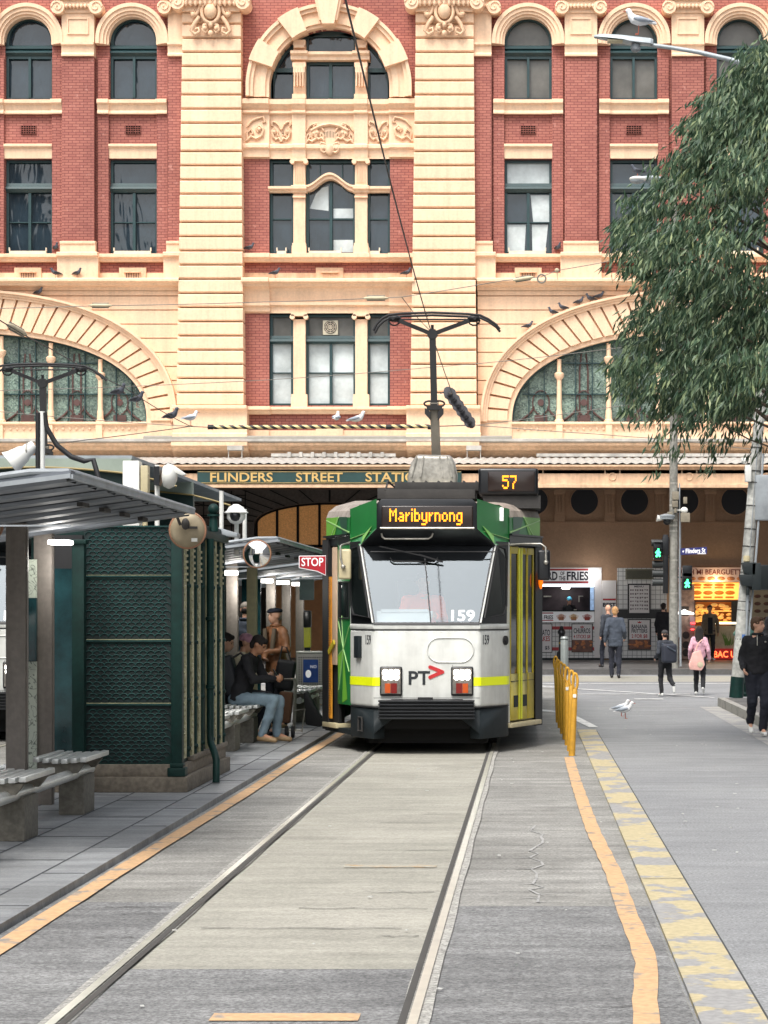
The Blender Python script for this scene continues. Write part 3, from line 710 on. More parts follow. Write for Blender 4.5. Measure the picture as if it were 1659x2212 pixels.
# arch window: frames cut by the arch
b = MB(); o, k = .2, .36
band(b, arc(C0, 193, 123.5, n=40, stilt=214), arc(C0, 193, 130, n=40, stilt=214), YW+o, YW+k)
frame_rect(b, 661, 767, 131, 213, 6, o, k); b.box(X(709.5), X(716.5), YW+o-.02, YW+k, Z(208), Z(136)); b.box(X(661), X(767), YW+o, YW+k, Z(112), Z(106)); 
for x0, x1 in ((584, 634), (793, 842)):
    frame_rect(b, x0+1, x1, 150, 213, 4, o, k); b.box(X(x0+1), X(x1), YW+o-.06, YW+k, Z(154), Z(145))
b.box(X(661), X(665), YW+o, YW+k, Z(112), Z(80)); b.box(X(763), X(767), YW+o, YW+k, Z(112), Z(80)); b.box(X(662), X(766), YW+o, YW+k, Z(76), Z(70))
wn = b.build('window', M_green, ST)
g = MB(); g.poly([(x, YW+k-.05, z) for x, z in arc(C0, 193, 127, n=40, stilt=214)]); g.build('pane', G_dark, wn, recalc=False)
def pillar(x0, x1, y0, y1, o=.06, kind='plain'):
    pbox(b, x0, x1, y0, y1, o, .34)
b = MB()
for x0, x1 in ((634, 660.5), (767.5, 793.5)):
    m = (x0+x1)/2; yt = 193-math.sqrt(max(0, 129**2-(abs(m-C0)+14)**2))
    pillar(x0, x1, yt, 214, .02); mould(b, x0-5, x1+5, [(.2, 112), (.28, 114), (.28, 119), (.16, 123), (.16, 131)], .3)
    pbox(b, x0-1, x1+1, 138, 147, .2); 
    b.ext([(X(x0+1), YW-oo, Z(yy)) for oo, yy in ((.02, 146), (.22, 147), (.26, 160), (.16, 172), (.12, 190), (.05, 205), (.02, 206))], (X(x1-1)-X(x0+1), 0, 0))
    for i in range(4): b.box(X(x0+3+i*6), X(x0+5+i*6), YW-.27, YW-.05, Z(190), Z(148))
    pbox(b, x0, x1, 88, 100, .14); pbox(b, x0+2, x1-2, 100, 106, .2); pbox(b, x0-2, x1+1, 205, 214, .14)
mould(b, 629, 799, [(.10, 112.5), (.18, 114), (.18, 120), (.08, 124), (.08, 130.5)], .3)
b.build('arch_mullions', M_cream, ST)
# frieze under the great arch
b = MB()
mould(b, 527, 895, [(.12, 216), (.22, 218), (.28, 219), (.28, 229), (.18, 233), (.10, 240), (.18, 243), (.18, 247), (.05, 249), (.05, 312), (.12, 313), (.16, 316), (.16, 322), (.07, 326), (.04, 341), (.04, 343.6)])
for x0, x1 in ((526, 583), (841, 897)): mould(b, x0, x1, [(.26, 216), (.36, 218), (.42, 219), (.42, 229), (.32, 233), (.22, 240), (.30, 243), (.30, 247), (.16, 249), (.16, 312), (.24, 313), (.28, 316), (.28, 322), (.18, 326), (.16, 341)])
for x0, x1 in ((632, 661), (765.5, 795)): mould(b, x0, x1, [(.22, 216), (.32, 218), (.36, 219), (.36, 229), (.28, 233), (.2, 240), (.28, 243), (.28, 247), (.16, 249), (.16, 312), (.22, 313), (.26, 316), (.26, 322), (.17, 326), (.14, 343)])
fr = b.build('frieze', M_cream, ST)
b = MB()
def curl(cx, cy, w, h, s, o):
    b.tube([Vector((X(cx+s*w*x), YW-o, Z(cy+h*y))) for x, y in ((-1, 1), (-.5, .6), (0, .8), (.6, .5), (.7, 0), (.3, -.3), (0, 0), (.2, .25))], [.045, .05, .05, .05, .05, .045, .04, .03], 6)
    b.tube([Vector((X(cx+s*w*x), YW-o, Z(cy+h*y))) for x, y in ((-.9, -.2), (-.4, -.7), (.1, -.9), (.7, -1), (.9, -.6), (.6, -.55))], [.03, .04, .045, .045, .04, .03], 6)
    b.tube([Vector((X(cx+s*w*x), YW-o, Z(cy+h*y))) for x, y in ((-.8, .9), (-.9, .3), (-.5, 0), (-.3, .35), (-.55, .45))], [.04, .045, .045, .04, .03], 6)
    b.ball((X(cx+s*w*.3), YW-o, Z(cy)), .07, 8, 6)
for cx, w, s, o in ((555, 22, 1, .2), (869, 22, -1, .2)): curl(cx, 282, w, 26, s, o)
for cx in (608, 818):
    for s in (-1, 1): curl(cx+s*11, 286, 11, 22, s, .09)
for s in (-1, 1): 
    curl(C0+s*38, 290, 14, 22, -s, .09); curl(C0+s*24, 288, 12, 18, s, .09); curl(C0+s*12, 322, 9, 12, s, .12)
b.tube([Vector((X(C0+x), YW-.1, Z(y))) for x, y in ((-40, 284), (-25, 276), (-14, 272), (0, 270), (14, 272), (25, 276), (40, 284))], .06, 6)
b.ball((X(C0), YW-.12, Z(325)), (.14, .08, .2), 10, 6)
b.build('frieze_ornament', M_cream_d, fr, smooth=60)
b = MB(); 
for i in range(12): b.box(X(C0-18+i*3.2), X(C0-17+i*3.2), YW-.058, YW-.03, Z(298), Z(283+abs(i-5.5)*.8))
b.build('vent_opening', M_black, fr)
# middle windows of the tower bay
for (x0, x1) in ((582, 634), (793, 842.5)):
    win_lower(0, G_dark, x0, x1, 344, 549, (402, 416), 471, False)
b = MB(); o, k = .17, .36
frame_rect(b, 660, 768, 344, 549, 6, o, k); b.box(X(711), X(717), YW+o-.02, YW+k, Z(545), Z(392)); b.box(X(664), X(764), YW+o+.05, YW+k, Z(472), Z(469.5)); 
for x in (690, 738): b.box(X(x-1), X(x+1), YW+o+.05, YW+k, Z(400), Z(348))
wn = b.build('window', M_green, ST); g = MB(); g.box(X(661), X(767), YW+k-.05, YW+k, Z(548), Z(345)); g.build('pane', G_dark, wn)
for y0, y1 in ((515, 545), (447, 468)): g = MB(); g.box(X(718.5), X(763), YW+k-.062, YW+k-.052, Z(y1), Z(y0)); g.build('pale_patch', G_pale, wn)
g = MB(); g.poly([(X(667), YW+k-.056, Z(447)), (X(708), YW+k-.056, Z(452)), (X(708), YW+k-.056, Z(398)), (X(694), YW+k-.056, Z(402)), (X(680), YW+k-.056, Z(416))]); g.build('pale_patch', G_pale, wn, recalc=False)  # pale patches laid over the pane
b = MB()
hump = []
for i in range(33):
    x = 659+110*i/32; u = abs(x-C0)/52; y = 378+27*(1-math.cos(min(1, u)*math.pi))/2+(8 if False else 0); hump.append((x, y))
band(b, px2([(x, y+9) for x, y in hump]), px2([(x, y-2) for x, y in hump]), YW-.08, YW+.3); band(b, px2([(x, y+1) for x, y in hump]), px2([(x, y-3.5) for x, y in hump]), YW-.16, YW+.3)
for x0, x1 in ((580, 634), (793, 844)): mould(b, x0, x1, [(.0, 402), (.14, 404), (.14, 409), (.02, 413), (.0, 416)], .3)
for x0, x1 in ((634, 659.5), (767, 793.5)):
    m = (x0+x1)/2
    pbox(b, x0, x1, 343, 402, .04, .34); pbox(b, x0, x1, 416, 549, .04, .34)
    mould(b, x0-4, x1+4, [(.16, 402), (.22, 404), (.22, 410), (.12, 413), (.10, 417)], .3)
    pbox(b, x0-1, x1+1, 424, 428, .12); pbox(b, x0-2, x1+2, 526, 532, .12); pbox(b, x0-3, x1+3, 532, 549.5, .14)
    for i in range(6): b.box(X(x0+3+i*3.6), X(x0+4.6+i*3.6), YW-.075, YW, Z(395), Z(358))
    for s in (-1, 1): b.cyl((X(m+s*14.5), YW-.2, Z(351)), (X(m+s*14.5), YW+.05, Z(351)), 5.2/SW, n=14)
    pbox(b, x0-4, x1+4, 344, 350, .18)
b.build('window_mullions', M_cream, ST, smooth=30)
b = MB(); mould(b, 527, 896, [(.22, 550), (.32, 552), (.32, 559), (.22, 562), (.18, 567.5)])
for x0, x1 in ((526, 585), (634, 800), (840, 897)): mould(b, x0, x1, [(.30, 549.4), (.42, 551.4), (.42, 559.5), (.32, 562.5), (.26, 568)])
b.build('string_course', M_cream, ST)
b = MB(); pbox(b, 527, 896, 590, 607, .06); pbox(b, 683, 742, 579.5, 607, .12); pbox(b, 694, 732, 588, 591, .2)
for i in range(9): b.box(X(698+i*3.6), X(699.4+i*3.6), YW-.15, YW-.11, Z(606), Z(591))
b.build('air_vent', M_cream_d, ST)
b = MB(); mould(b, 527, 896, [(.50, 606), (.52, 608), (.52, 613), (.36, 616), (.30, 621), (.16, 624), (.10, 630), (.06, 653), (.16, 654), (.16, 660), (.05, 663), (.04, 677)])
for x0, x1 in ((526, 584), (841, 897)): mould(b, x0, x1, [(.62, 605.5), (.66, 608), (.66, 614), (.48, 617), (.42, 622), (.26, 626), (.20, 630), (.18, 655), (.26, 656), (.26, 662), (.16, 665), (.14, 674)])
b.build('cornice', M_cream, ST)
# lower windows of the tower bay
for x0, x1, c in ((582, 633, 0), (793, 842.5, 0), (660, 768, 1)):
    w_ = win_lower(0, G_pale, x0, x1, 678, 876, (724, 741), 804, bool(c), up=G_mid)
    if c:
        g = MB(); g.box(X(696), X(729), YW+.2, YW+.32, Z(722), Z(690)); f_ = g.build('exhaust_fan', mat('aged_white_plastic', lin((206, 196, 172)), .5), w_, bevel=.02)
        g = MB(); g.lathe([(.21, -.01), (.21, .02)], (X(712.5), YW+.19, Z(705)), 20, 'y'); 
        g.build('fan_grille', mat('fan_grille_dark', lin((60, 56, 50)), .6), w_)
        g = MB()
        for q in (.06, .12, .18): g.tube([Vector((X(712.5)+q*math.cos(t*.4), YW+.175, Z(705)+q*math.sin(t*.4))) for t in range(16)], .008, 5, closed=True)
        for t in range(8): g.bar((X(712.5), YW+.175, Z(705)), (X(712.5)+.2*math.cos(t*.785), YW+.175, Z(705)+.2*math.sin(t*.785)), .01, .01)
        g.build('fan_guard', M_tray, w_)
for x0, x1 in ((634, 660), (767.5, 793.5)):
    b = MB(); m = (x0+x1)/2; pbox(b, x0, x1, 690, 877, .05, .34); pbox(b, x0-4, x1+4, 678, 684, .2, .3); pbox(b, x0-4, x1+4, 852, 858, .1, .3); pbox(b, x0-4.5, x1+4.5, 858, 880, .14, .3)
    for s in (-1, 1): b.cyl((X(m+s*14.5), YW-.2, Z(686)), (X(m+s*14.5), YW+.05, Z(686)), 5.4/SW, n=14)
    b.build('window_pillar', M_cream, ST)
b = MB(); mould(b, 527, 896, [(.22, 880), (.30, 882), (.30, 886), (.2, 889), (.14, 895)])
for x0, x1 in ((526, 586), (838, 897)): mould(b, x0, x1, [(.32, 879.5), (.42, 882), (.42, 887), (.3, 890), (.22, 896)])
b.build('string_course', M_cream, ST)
b = MB(); pbox(b, 527, 896, 930, 946, .08); pbox(b, 683, 742, 920, 947, .14)
for x0, x1 in ((526, 582), (842, 897)): pbox(b, x0, x1, 930, 946, .16)
b.build('plain_band', M_cream, ST)
# ledge, lead flashing and main cornice above the canopy
b = MB(); mould(b, -500, 1930, [(.55, 950), (.95, 953), (.95, 958), (.80, 961)]); b.build('ledge_flashing', M_lead, ST)
b = MB(); mould(b, 318, 1106, [(.72, 945), (.76, 949), (.76, 952)]); b.build('ledge_flashing', mat('grey_flashing', lin((140, 136, 126)), .7), ST)
b = MB(); mould(b, -500, 1930, [(.85, 960.5), (.85, 966), (.70, 970), (.66, 975), (.45, 979), (.35, 986), (.2, 1000)])
for x0, x1 in ((381, 543), (882, 1037)): mould(b, x0, x1, [(1.1, 960), (1.12, 968), (.98, 972), (.90, 977), (.65, 982), (.5, 989), (.3, 1000)])
b.build('cornice', M_cream_d, ST)

# ---- canopy over the footpath
YCN = 64.4; SC = F/YCN
XC = lambda p: (p-VX)/SC
ZC = lambda p: CH+(HY-p)/SC
XA, XB = -24., 12.
cn = MB(); cn.box(XA, XB, YCN, 72.9, 5.62, 5.75); cn = cn.build('canopy', mat('canopy_soffit', lin((120, 96, 78)), .8), ST)
b = MB()
n = 560
vs = []
for i in range(n+1):
    x = XA+(XB-XA)*i/n; dz = .022*math.sin(i*math.pi/2*1.0)
    vs += [(x, YCN-.12, 5.90+dz), (x, 72.6, 6.64+dz)]
b.add(vs, [(2*i, 2*i+2, 2*i+3, 2*i+1) for i in range(n)]); b.build('corrugated_roof', mat('weathered_corrugated_iron', lin((186, 184, 178)), .55, .3, .25, 2), cn, recalc=False)
b = MB()
pr = [(YCN+.15, 5.86), (YCN-.16, 5.86), (YCN-.16, 5.81), (YCN-.08, 5.77), (YCN-.06, 5.73), (YCN, 5.72), (YCN, 5.33), (YCN-.05, 5.31), (YCN-.05, 5.22), (YCN+.15, 5.22)]
b.ext([(XA, y, z) for y, z in pr], (XB-XA, 0, 0))
for x in [XC(1323+166*i) for i in range(-3, 5)]:
    if XC(420) < x < XC(1010): continue
    for dx in (-.21, .21): b.box(x+dx-.012, x+dx+.012, YCN-.015, YCN, 5.34, 5.71)
    b.tube([Vector((x+.1*math.cos(t*.45), YCN-.01, 5.53+.1*math.sin(t*.45))) for t in range(14)], .016, 6, closed=True)
b.build('fascia', M_cream_d, cn)
b = MB(); b.box(XC(1160), XC(2000), 71.9, 72.1, 6.62, 6.72); b.box(XC(520), XC(820), 71.9, 72.1, 6.62, 6.72)
for i in range(9): b.box(XC(560+i*28), XC(568+i*28), 71.8, 71.9, 6.60, 6.76)
b.build('cable_tray', M_lead, cn)
for px in (439, 1010):
    b = MB(); b.box(XC(px-18), XC(px+18), 71.2, 71.6, 6.78, 6.92); b.box(XC(px-17), XC(px-15), 71.3, 71.4, 6.5, 6.8); b.box(XC(px+15), XC(px+17), 71.3, 71.4, 6.5, 6.8); b.build('flood_light', M_lead, cn)
# the wall under the canopy
b = MB()
SHOPS = [(1100, 1300), (1333, 1440), (1460, 1605), (1612, 1720)]
b.box(X(1000), X(1930), YW+.02, YW+.2, Z(1227), 6.2)
for a, c in ((1000, 1100), (1299.5, 1333), (1440, 1460), (1605, 1612), (1720, 1930)): b.box(X(a), X(c), YW+.02, YW+.2, .15, Z(1227))
b.box(X(1000), X(1930), YW-.05, YW+.02, Z(1131), Z(1126.5))
b.build('shop_wall', M_tan, ST)
b = MB(); b.box(X(925), X(1000), YW, YW+.2, .15, 6.2); b.box(X(-500), X(548), YW, YW+.2, .15, 6.2)
cv = [(712+163*math.cos(R(180*i/30)), 1131-46*math.sin(R(180*i/30))) for i in range(31)]
spandrel(b, px2(cv), 6.2, YW); b.box(X(876), X(925), YW, YW+.2, .15, 6.2); b.box(X(548), X(549), YW, YW+.2, .15, 6.2)
reveal(b, px2([(875, 1400)]+cv+[(549, 1400)]), YW, .5)
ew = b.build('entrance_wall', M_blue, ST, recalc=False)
b = MB()
for k in range(15):
    t = R(180*(k+.5)/15-90); x0 = 712+165*math.sin(t); y0 = 1131-47*math.cos(t); x1 = 712+330*math.sin(t); y1 = max(1056, 1131-160*math.cos(t))
    b.bar((X(x0), YW-.01, Z(y0)), (X(x1), YW-.01, Z(y1)), .06, .03)
for yy in (1070, 1092, 1114, 1136, 1158, 1180): 
    b.box(X(410), X(532), YW-.02, YW, Z(yy+1), Z(yy-1))
for i, xx in enumerate((440, 470, 500, 530)): b.box(X(xx-1), X(xx+1), YW-.02, YW, Z(1200), Z(1060))
b.build('stone_joint', M_black, ew)
# glazed arch of the entrance: warm obscured glass in black bars
g = MB(); g.poly([(X(x), YW+.4, Z(y)) for x, y in [(549, 1180)]+cv[::-1]+[(875, 1180)]]); eg = g.build('entrance_window', mat('amber_obscured_glass', lin((186, 132, 76)), .35, 0, .35, 26, emit=lin((200, 140, 80)), estr=.12), ST, recalc=False)
b = MB()
for x in (596, 641, 688, 737, 784, 830):
    yt = 1131-46*math.sqrt(max(0, 1-((x-712)/163)**2)); b.box(X(x-2.6), X(x+2.6), YW+.3, YW+.39, Z(1180), Z(yt))
band(b, px2([(712+(x-712)*.972, 1131-(1131-y)*.91) for x, y in cv]), px2(cv), YW+.3, YW+.39); b.box(X(549), X(875), YW+.3, YW+.39, Z(1182), Z(1176)); b.box(X(549), X(554), YW+.3, YW+.39, Z(1182), Z(1131))
b.build('glazing_bars', M_black, eg)
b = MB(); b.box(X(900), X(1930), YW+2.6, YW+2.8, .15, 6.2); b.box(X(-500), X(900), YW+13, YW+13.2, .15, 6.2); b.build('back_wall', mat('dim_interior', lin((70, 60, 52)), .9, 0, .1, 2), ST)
b = MB(); b.box(X(560), X(870), YW+4, YW+4.2, .15, 4.4); b.build('concourse_wall', mat('concourse_tan', lin((196, 142, 96)), .7), ST)
# porthole vents and scroll brackets under the canopy
for i in range(-1, 7):
    x = X(1262.4+108.4*i); z = Z(1082.5)
    if i >= -1:
        b = MB(); b.tube([Vector((x+.45*math.cos(t*.25), YW+.0, z+.45*math.sin(t*.25))) for t in range(25)], .035, 7, closed=True)
        o = b.build('round_window', M_tan, ST, smooth=40); g = MB(); g.lathe([(.44, 0), (.44, .06)], (x, YW-.03, z), 30, 'y'); g.build('pane', mat('porthole_dark', (.006, .008, .014), .3, var=0), o)
    b = MB(); x = X(1208.6+108.4*i)
    b.box(x-.17, x+.17, YW-.1, YW+.05, Z(1126), Z(1111)); b.box(x-.155, x+.155, YW-.18, YW+.05, Z(1111), Z(1068)); b.box(x-.18, x+.18, YW-.26, YW+.05, Z(1068), Z(1056))
    for k in (-.09, 0, .09): b.box(x+k-.025, x+k+.025, YW-.21, YW-.18, Z(1108), Z(1070))
    b.build('scroll_bracket', M_tan, ST, bevel=.012)
# ---- the name board
SG = thing('station_sign', (XC(712), YCN-.1, 5.35), 'long dark green board with gold capital letters on the canopy fascia', 'sign')
b = MB(); b.box(XC(427), XC(997), YCN-.07, YCN-.005, ZC(1045), ZC(1018)); b.build('board', mat('sign_green', lin((36, 66, 64)), .5, 0, .15, 2), SG)
b = MB(); 
for yy in (1019.5, 1043.5): b.box(XC(428), XC(996), YCN-.08, YCN-.07, ZC(yy+.5), ZC(yy-.5))
b.build('gold_line', mat('sign_gold', lin((214, 178, 112)), .5, .2), SG)
for wd, x0, x1 in (('FLINDERS', 455, 590), ('STREET', 640, 741), ('STATION', 790, 925)):
    b = MB(); b.text(wd, ((XC(x0)+XC(x1))/2, YCN-.072, ZC(1041)), width=XC(x1)-XC(x0), height=ZC(1021)-ZC(1041), bold=.018, depth=.03); b.build('lettering', MATS['sign_gold'], SG)
# ================================================================ TRAM
M_tw = mat('tram_white_paint', lin((214, 216, 211)), .32, 0, .05, 1.6, spec=.5, fine=.08, bscale=7, streak=.13)
M_tg = mat('tram_dark_grey_paint', lin((30, 37, 40)), .6, 0, .2, 3, spec=.25)
M_tgr = mat('tram_green_paint', lin((36, 120, 58)), .35, 0, .1, 3)
M_tgl = mat('tram_light_green_paint', lin((112, 178, 60)), .35, 0, .08, 3)
M_tgd = mat('tram_deep_green_paint', lin((34, 78, 58)), .35, 0, .1, 3)
M_tgp = mat('tram_pale_green_line', lin((160, 205, 130)), .4, 0, .05)
M_tbl = mat('tram_black_plastic', (.008, .009, .011), .28, 0, .2, 4)
M_rub = mat('tram_black_rubber', (.012, .012, .013), .6, 0, .2, 4)
M_troof = mat('dusty_tram_roof', lin((150, 140, 130)), .65, 0, .3, 2.2, fine=.2, bscale=12)
M_tgrime = mat('rooftop_grime', lin((52, 50, 48)), .7, 0, .3, 5)
M_alu = mat('weathered_aluminium', lin((176, 172, 162)), .45, .6, .35, 4, fine=.2, bscale=18)
M_yel = mat('tram_yellow_door', lin((186, 168, 42)), .42, 0, .16, 5)
M_hiv = mat('fluorescent_yellow', lin((222, 232, 20)), .4, 0, .05, emit=lin((220, 235, 0)), estr=.06)
M_creamp = mat('cream_plastic', lin((196, 184, 148)), .45, 0, .12, 6)
M_pink = mat('tram_interior_cream', lin((206, 178, 150)), .5, 0, .1, 5)
M_inn = mat('tram_interior_grey', lin((120, 128, 130)), .7, 0, .15, 2)
M_led = mat('amber_led', lin((255, 150, 30)), .5, var=0, emit=lin((255, 128, 14)), estr=2.2)
M_lamp = mat('white_lamp', (1, 1, 1), .3, var=0, emit=(1, .97, .9), estr=9)
M_red = mat('red_lens', lin((120, 22, 18)), .2, var=0); M_ora = mat('orange_lens', lin((190, 80, 24)), .2, var=0)
M_ind = mat('orange_indicator', lin((230, 110, 20)), .3, var=0, emit=lin((255, 120, 10)), estr=.5)
M_ink = mat('dark_lettering', lin((34, 38, 42)), .5, var=0); M_redp = mat('red_lettering', lin((186, 40, 44)), .5, var=0); M_whp = mat('white_lettering', (.85, .85, .85), .5, var=0, emit=(1, 1, 1), estr=.15)
G_tram = mat('tram_side_glass', (.012, .016, .016), .05, 0, .3, 2, spec=.6)
def clear_glass(name, f, tint=(1, 1, 1)):
    m = bpy.data.materials.new(name); m.use_nodes = True; t = m.node_tree; t.nodes.clear()
    o = t.nodes.new('ShaderNodeOutputMaterial'); mx = t.nodes.new('ShaderNodeMixShader'); tr = t.nodes.new('ShaderNodeBsdfTransparent'); gl = t.nodes.new('ShaderNodeBsdfGlossy')
    tr.inputs[0].default_value = (*tint, 1); gl.inputs['Roughness'].default_value = .03; gl.inputs[0].default_value = (.84, .94, 1, 1); mx.inputs[0].default_value = f
    t.links.new(tr.outputs[0], mx.inputs[1]); t.links.new(gl.outputs[0], mx.inputs[2]); t.links.new(mx.outputs[0], o.inputs[0]); return m
G_wind = clear_glass('tram_windscreen', .15, (.9, .95, .95))
GLYPH = {'M': ['X...X', 'XX.XX', 'X.X.X', 'X.X.X', 'X...X', 'X...X', 'X...X'], 'a': ['....', '....', '.XX.', '...X', '.XXX', 'X..X', '.XXX'], 'r': ['...', '...', 'X.X', 'XX.', 'X..', 'X..', 'X..'],
 'i': ['X', '.', 'X', 'X', 'X', 'X', 'X'], 'b': ['X...', 'X...', 'XXX.', 'X..X', 'X..X', 'X..X', 'XXX.'], 'y': ['....', '....', 'X..X', 'X..X', 'X..X', 'X..X', '.XXX', '...X', 'XXX.'],
 'n': ['....', '....', 'XXX.', 'X..X', 'X..X', 'X..X', 'X..X'], 'o': ['....', '....', '.XX.', 'X..X', 'X..X', 'X..X', '.XX.'], 'g': ['....', '....', '.XXX', 'X..X', 'X..X', 'X..X', '.XXX', '...X', 'XXX.'],
 '5': ['XXXXX', 'X....', 'XXXX.', '....X', '....X', 'X...X', '.XXX.'], '7': ['XXXXX', '....X', '....X', '...X.', '..X..', '..X..', '..X..']}
def led(b, text, x0, x1, z0, z1, y, rows=9, bold=False):
    cols = []; 
    for ch in text:
        g = GLYPH[ch]; w_ = len(g[0])
        for c in range(w_): cols.append([r for r in range(len(g)) if g[r][c] == 'X'])
        cols.append([])
    cols = cols[:-1]
    if bold:
        nc = [];
        for i, c in enumerate(cols): nc += [c, c]
        cols = nc
    dx = (x1-x0)/len(cols); dz = (z1-z0)/rows
    for i, c in enumerate(cols):
        for r in c:
            for h in (0, .5):
                b.box(x0+dx*i+dx*.08, x0+dx*(i+1)-dx*.06, y-.003, y, z1-dz*(r+h+.5)+dz*.05, z1-dz*(r+h)-dz*.02)
TX, TY = -1.23, 26.4
def tl(px, py, y): 
    s = F/(TY+y); return ((px-VX)/s-TX, CH+(HY-py)/s)
TR = thing('tram', (0, 0, 0), 'white and green tram with lit headlights and amber destination display heading towards the camera', 'tram')
def side(pts): return [(-x, y) for x, y in pts[::-1]]+pts
plan = [(.62, 0), (.925, .55), (.95, .76)]
def prismz(b, plan, z0, z1): return b.ext([(x, y, z0) for x, y in plan], (0, 0, z1-z0))
b = MB(); prismz(b, side(plan), .552, 1.47); fp = b.build('front_panel', M_tw, TR, bevel=.045, seg=3)
b = MB(); prismz(b, [(x*1.006, y-.008) for x, y in side(plan)], 1.462, 1.528); b.build('waist_moulding', M_tw, fp, bevel=.02)
b = MB(); prismz(b, [(x*1.004, y-.004) for x, y in side(plan)], 1.455, 1.463); prismz(b, [(x*1.003, y-.003) for x, y in side(plan)], .548, .556); b.build('panel_seam', M_rub, fp)
for s in (-1, 1):
    b = MB(); p = [(s*.62, .012), (s*.92, .556), (s*.946, .76), (s*.80, .76), (s*.5, .16)]
    prismz(b, p, .185, .548)
    b.ext([(s*.40, .012, .42), (s*.62, .012, .24), (s*.62, .012, .548), (s*.40, .012, .548)], (0, .1, 0)); b.build('skirt', M_tg, TR, bevel=.012)
b = MB(); b.tube([Vector((-.80+x*.5, .29-x, z)) for x, z in ((-.04, .27), (.06, .27), (.06, .43), (-.04, .43))], .012, 6, closed=True); b.build('step_hole', M_tgrime, TR)
b = MB(); b.box(-.70, .70, .35, 15.9, .12, .55); b.box(-.88, .88, .6, 15.9, .24, .55); b.box(-.5, .5, .1, .5, .30, .45)
for y in (3.2, 5.0, 11.4, 13.2):
    for x in (-.74, .70): b.cyl((x-.05, y, .33), (x+.05, y, .33), .33, n=20)
b.box(-.8, .8, 1.2, 1.3, .08, .3); b.build('underframe', M_black, TR)
# bumper
b = MB(); b.box(-.545, .55, -.10, .02, .42, .635)
for i in range(6): z = .425+i*.039; b.ext([(-.555, -.10, z), (-.555, -.145, z+.006), (-.555, -.145, z+.018), (-.555, -.10, z+.026)], (1.115, 0, 0))
bp_ = b.build('bumper', mat('bumper_dark_metal', lin((38, 40, 43)), .5, .2, .2, 5), TR)
b = MB(); b.box(-.41, .42, -.04, 0, .642, .652); b.box(-.10, .07, -.08, 0, .645, .675); b.build('bumper_catch', M_rub, bp_)
# headlights
for s, c in ((-1, -.4135), (1, .4135)):
    b = MB(); b.box(c-.13, c+.13, -.035, .01, .69, 1.032); h = b.build('headlight', M_tbl, TR, bevel=.03, seg=3)
    b = MB(); b.box(c-.112, c+.112, -.040, -.034, .715, 1.01); b.build('reflector', mat('headlight_reflector', lin((120, 116, 110)), .3, .4, .3, 30), h)
    b = MB()
    for dx in (-.064, 0, .064):
        b.lathe([(.036, 0), (.032, -.012), (.01, -.02)], (c+dx, -.040, .962), 14, 'y'); b.lathe([(.030, 0), (.026, -.012), (.01, -.018)], (c+dx, -.040, .905), 14, 'y')
    b.build('lamp', M_lamp, h)
    for mt, a, d in ((M_ora, -.055*s*-1-.02, 0), (M_red, 0, 0)): pass
    b = MB(); b.box(c-.07 if s < 0 else c+.005, c-.005 if s < 0 else c+.07, -.050, -.036, .725, .835); b.build('indicator_lens', M_ora, h)
    b = MB(); b.box(c+.0 if s < 0 else c-.07, c+.07 if s < 0 else c+.0, -.049, -.036, .722, .838); b.build('tail_lens', M_red, h)
# fluorescent stripe
for s in (-1, 1):
    b = MB(); pts = [(s*.545, -.004), (s*.600, -.004), (s*.632, .012), (s*.920, .532), (s*.934, .565), (s*.9545, .76)]
    for (xa, ya), (xb, yb) in zip(pts, pts[1:]): b.poly([(xa, ya, .805), (xb, yb, .805), (xb, yb, .906), (xa, ya, .906)])
    b.build('reflective_stripe', M_hiv, TR, recalc=False)
# lettering and badges
x0, z0 = tl(882.6, 1479.4, 0); x1, z1 = tl(929, 1449.5, 0)
b = MB(); b.text('PT', ((x0+x1)/2, -.001, z0), width=x1-x0, height=z1-z0, bold=.022, depth=.006); b.build('lettering', M_ink, TR)
b = MB(); p = [tl(929, 1441, 0), tl(956, 1451.5, 0), tl(929, 1463, 0)]
for a, c in ((0, 1), (1, 2)): b.bar((p[a][0], -.004, p[a][1]), (p[c][0], -.004, p[c][1]), .042, .008, up=(0, -1, 0.001)); 
for q in p: b.cyl((q[0], -.008, q[1]), (q[0], 0, q[1]), .021, n=14)
b.build('chevron_badge', M_redp, TR)
b = MB(); xa, za = tl(923, 1430.6, 0); xb, zb = tl(1023, 1378, 0); r = (zb-za)/2
pts = [Vector((xb-r+r*math.cos(R(t)), -.002, (za+zb)/2+r*math.sin(R(t)))) for t in range(-90, 91, 15)]+[Vector((xa+r+r*math.cos(R(t)), -.002, (za+zb)/2+r*math.sin(R(t)))) for t in range(90, 271, 15)]
b.tube(pts, .010, 6, closed=True); b.build('blanking_plate', M_tw, TR, smooth=60)
dirn = Vector((.305, .55, 0)).normalized()
for s in (-1, 1):
    t = .22; o = Vector((s*(.62+.305*t), .55*t, 1.285))+Vector((s*.55, -.305, 0)).normalized()*.002
    b = MB(); b.text('159', o, width=.14, height=.115, right=(dirn.x, s*dirn.y, 0), bold=.006, depth=.004); b.build('fleet_number', M_ink, TR)
t = .62; o = Vector((-(.62+.305*t), .55*t, 1.255)); n_ = Vector((-.55, -.305, 0)).normalized()
Mx = Matrix(((dirn.x, n_.x, 0), (-dirn.y, n_.y, 0), (0, 0, 1)))
b = MB(); b.obox(o+n_*.02, (.135, .05, .26), Mx); b.build('socket_cover', M_tg, TR, bevel=.01)
t = .93; o = Vector((.62+.305*t, .55*t, 1.33)); b = MB(); n2 = Vector((.55, -.305, 0)).normalized(); b.cyl(o, o+n2*.02, .055, n=16); b.cyl(o, o+n2*.03, .03, n=12); b.build('door_button', M_rub, TR)
b = MB()
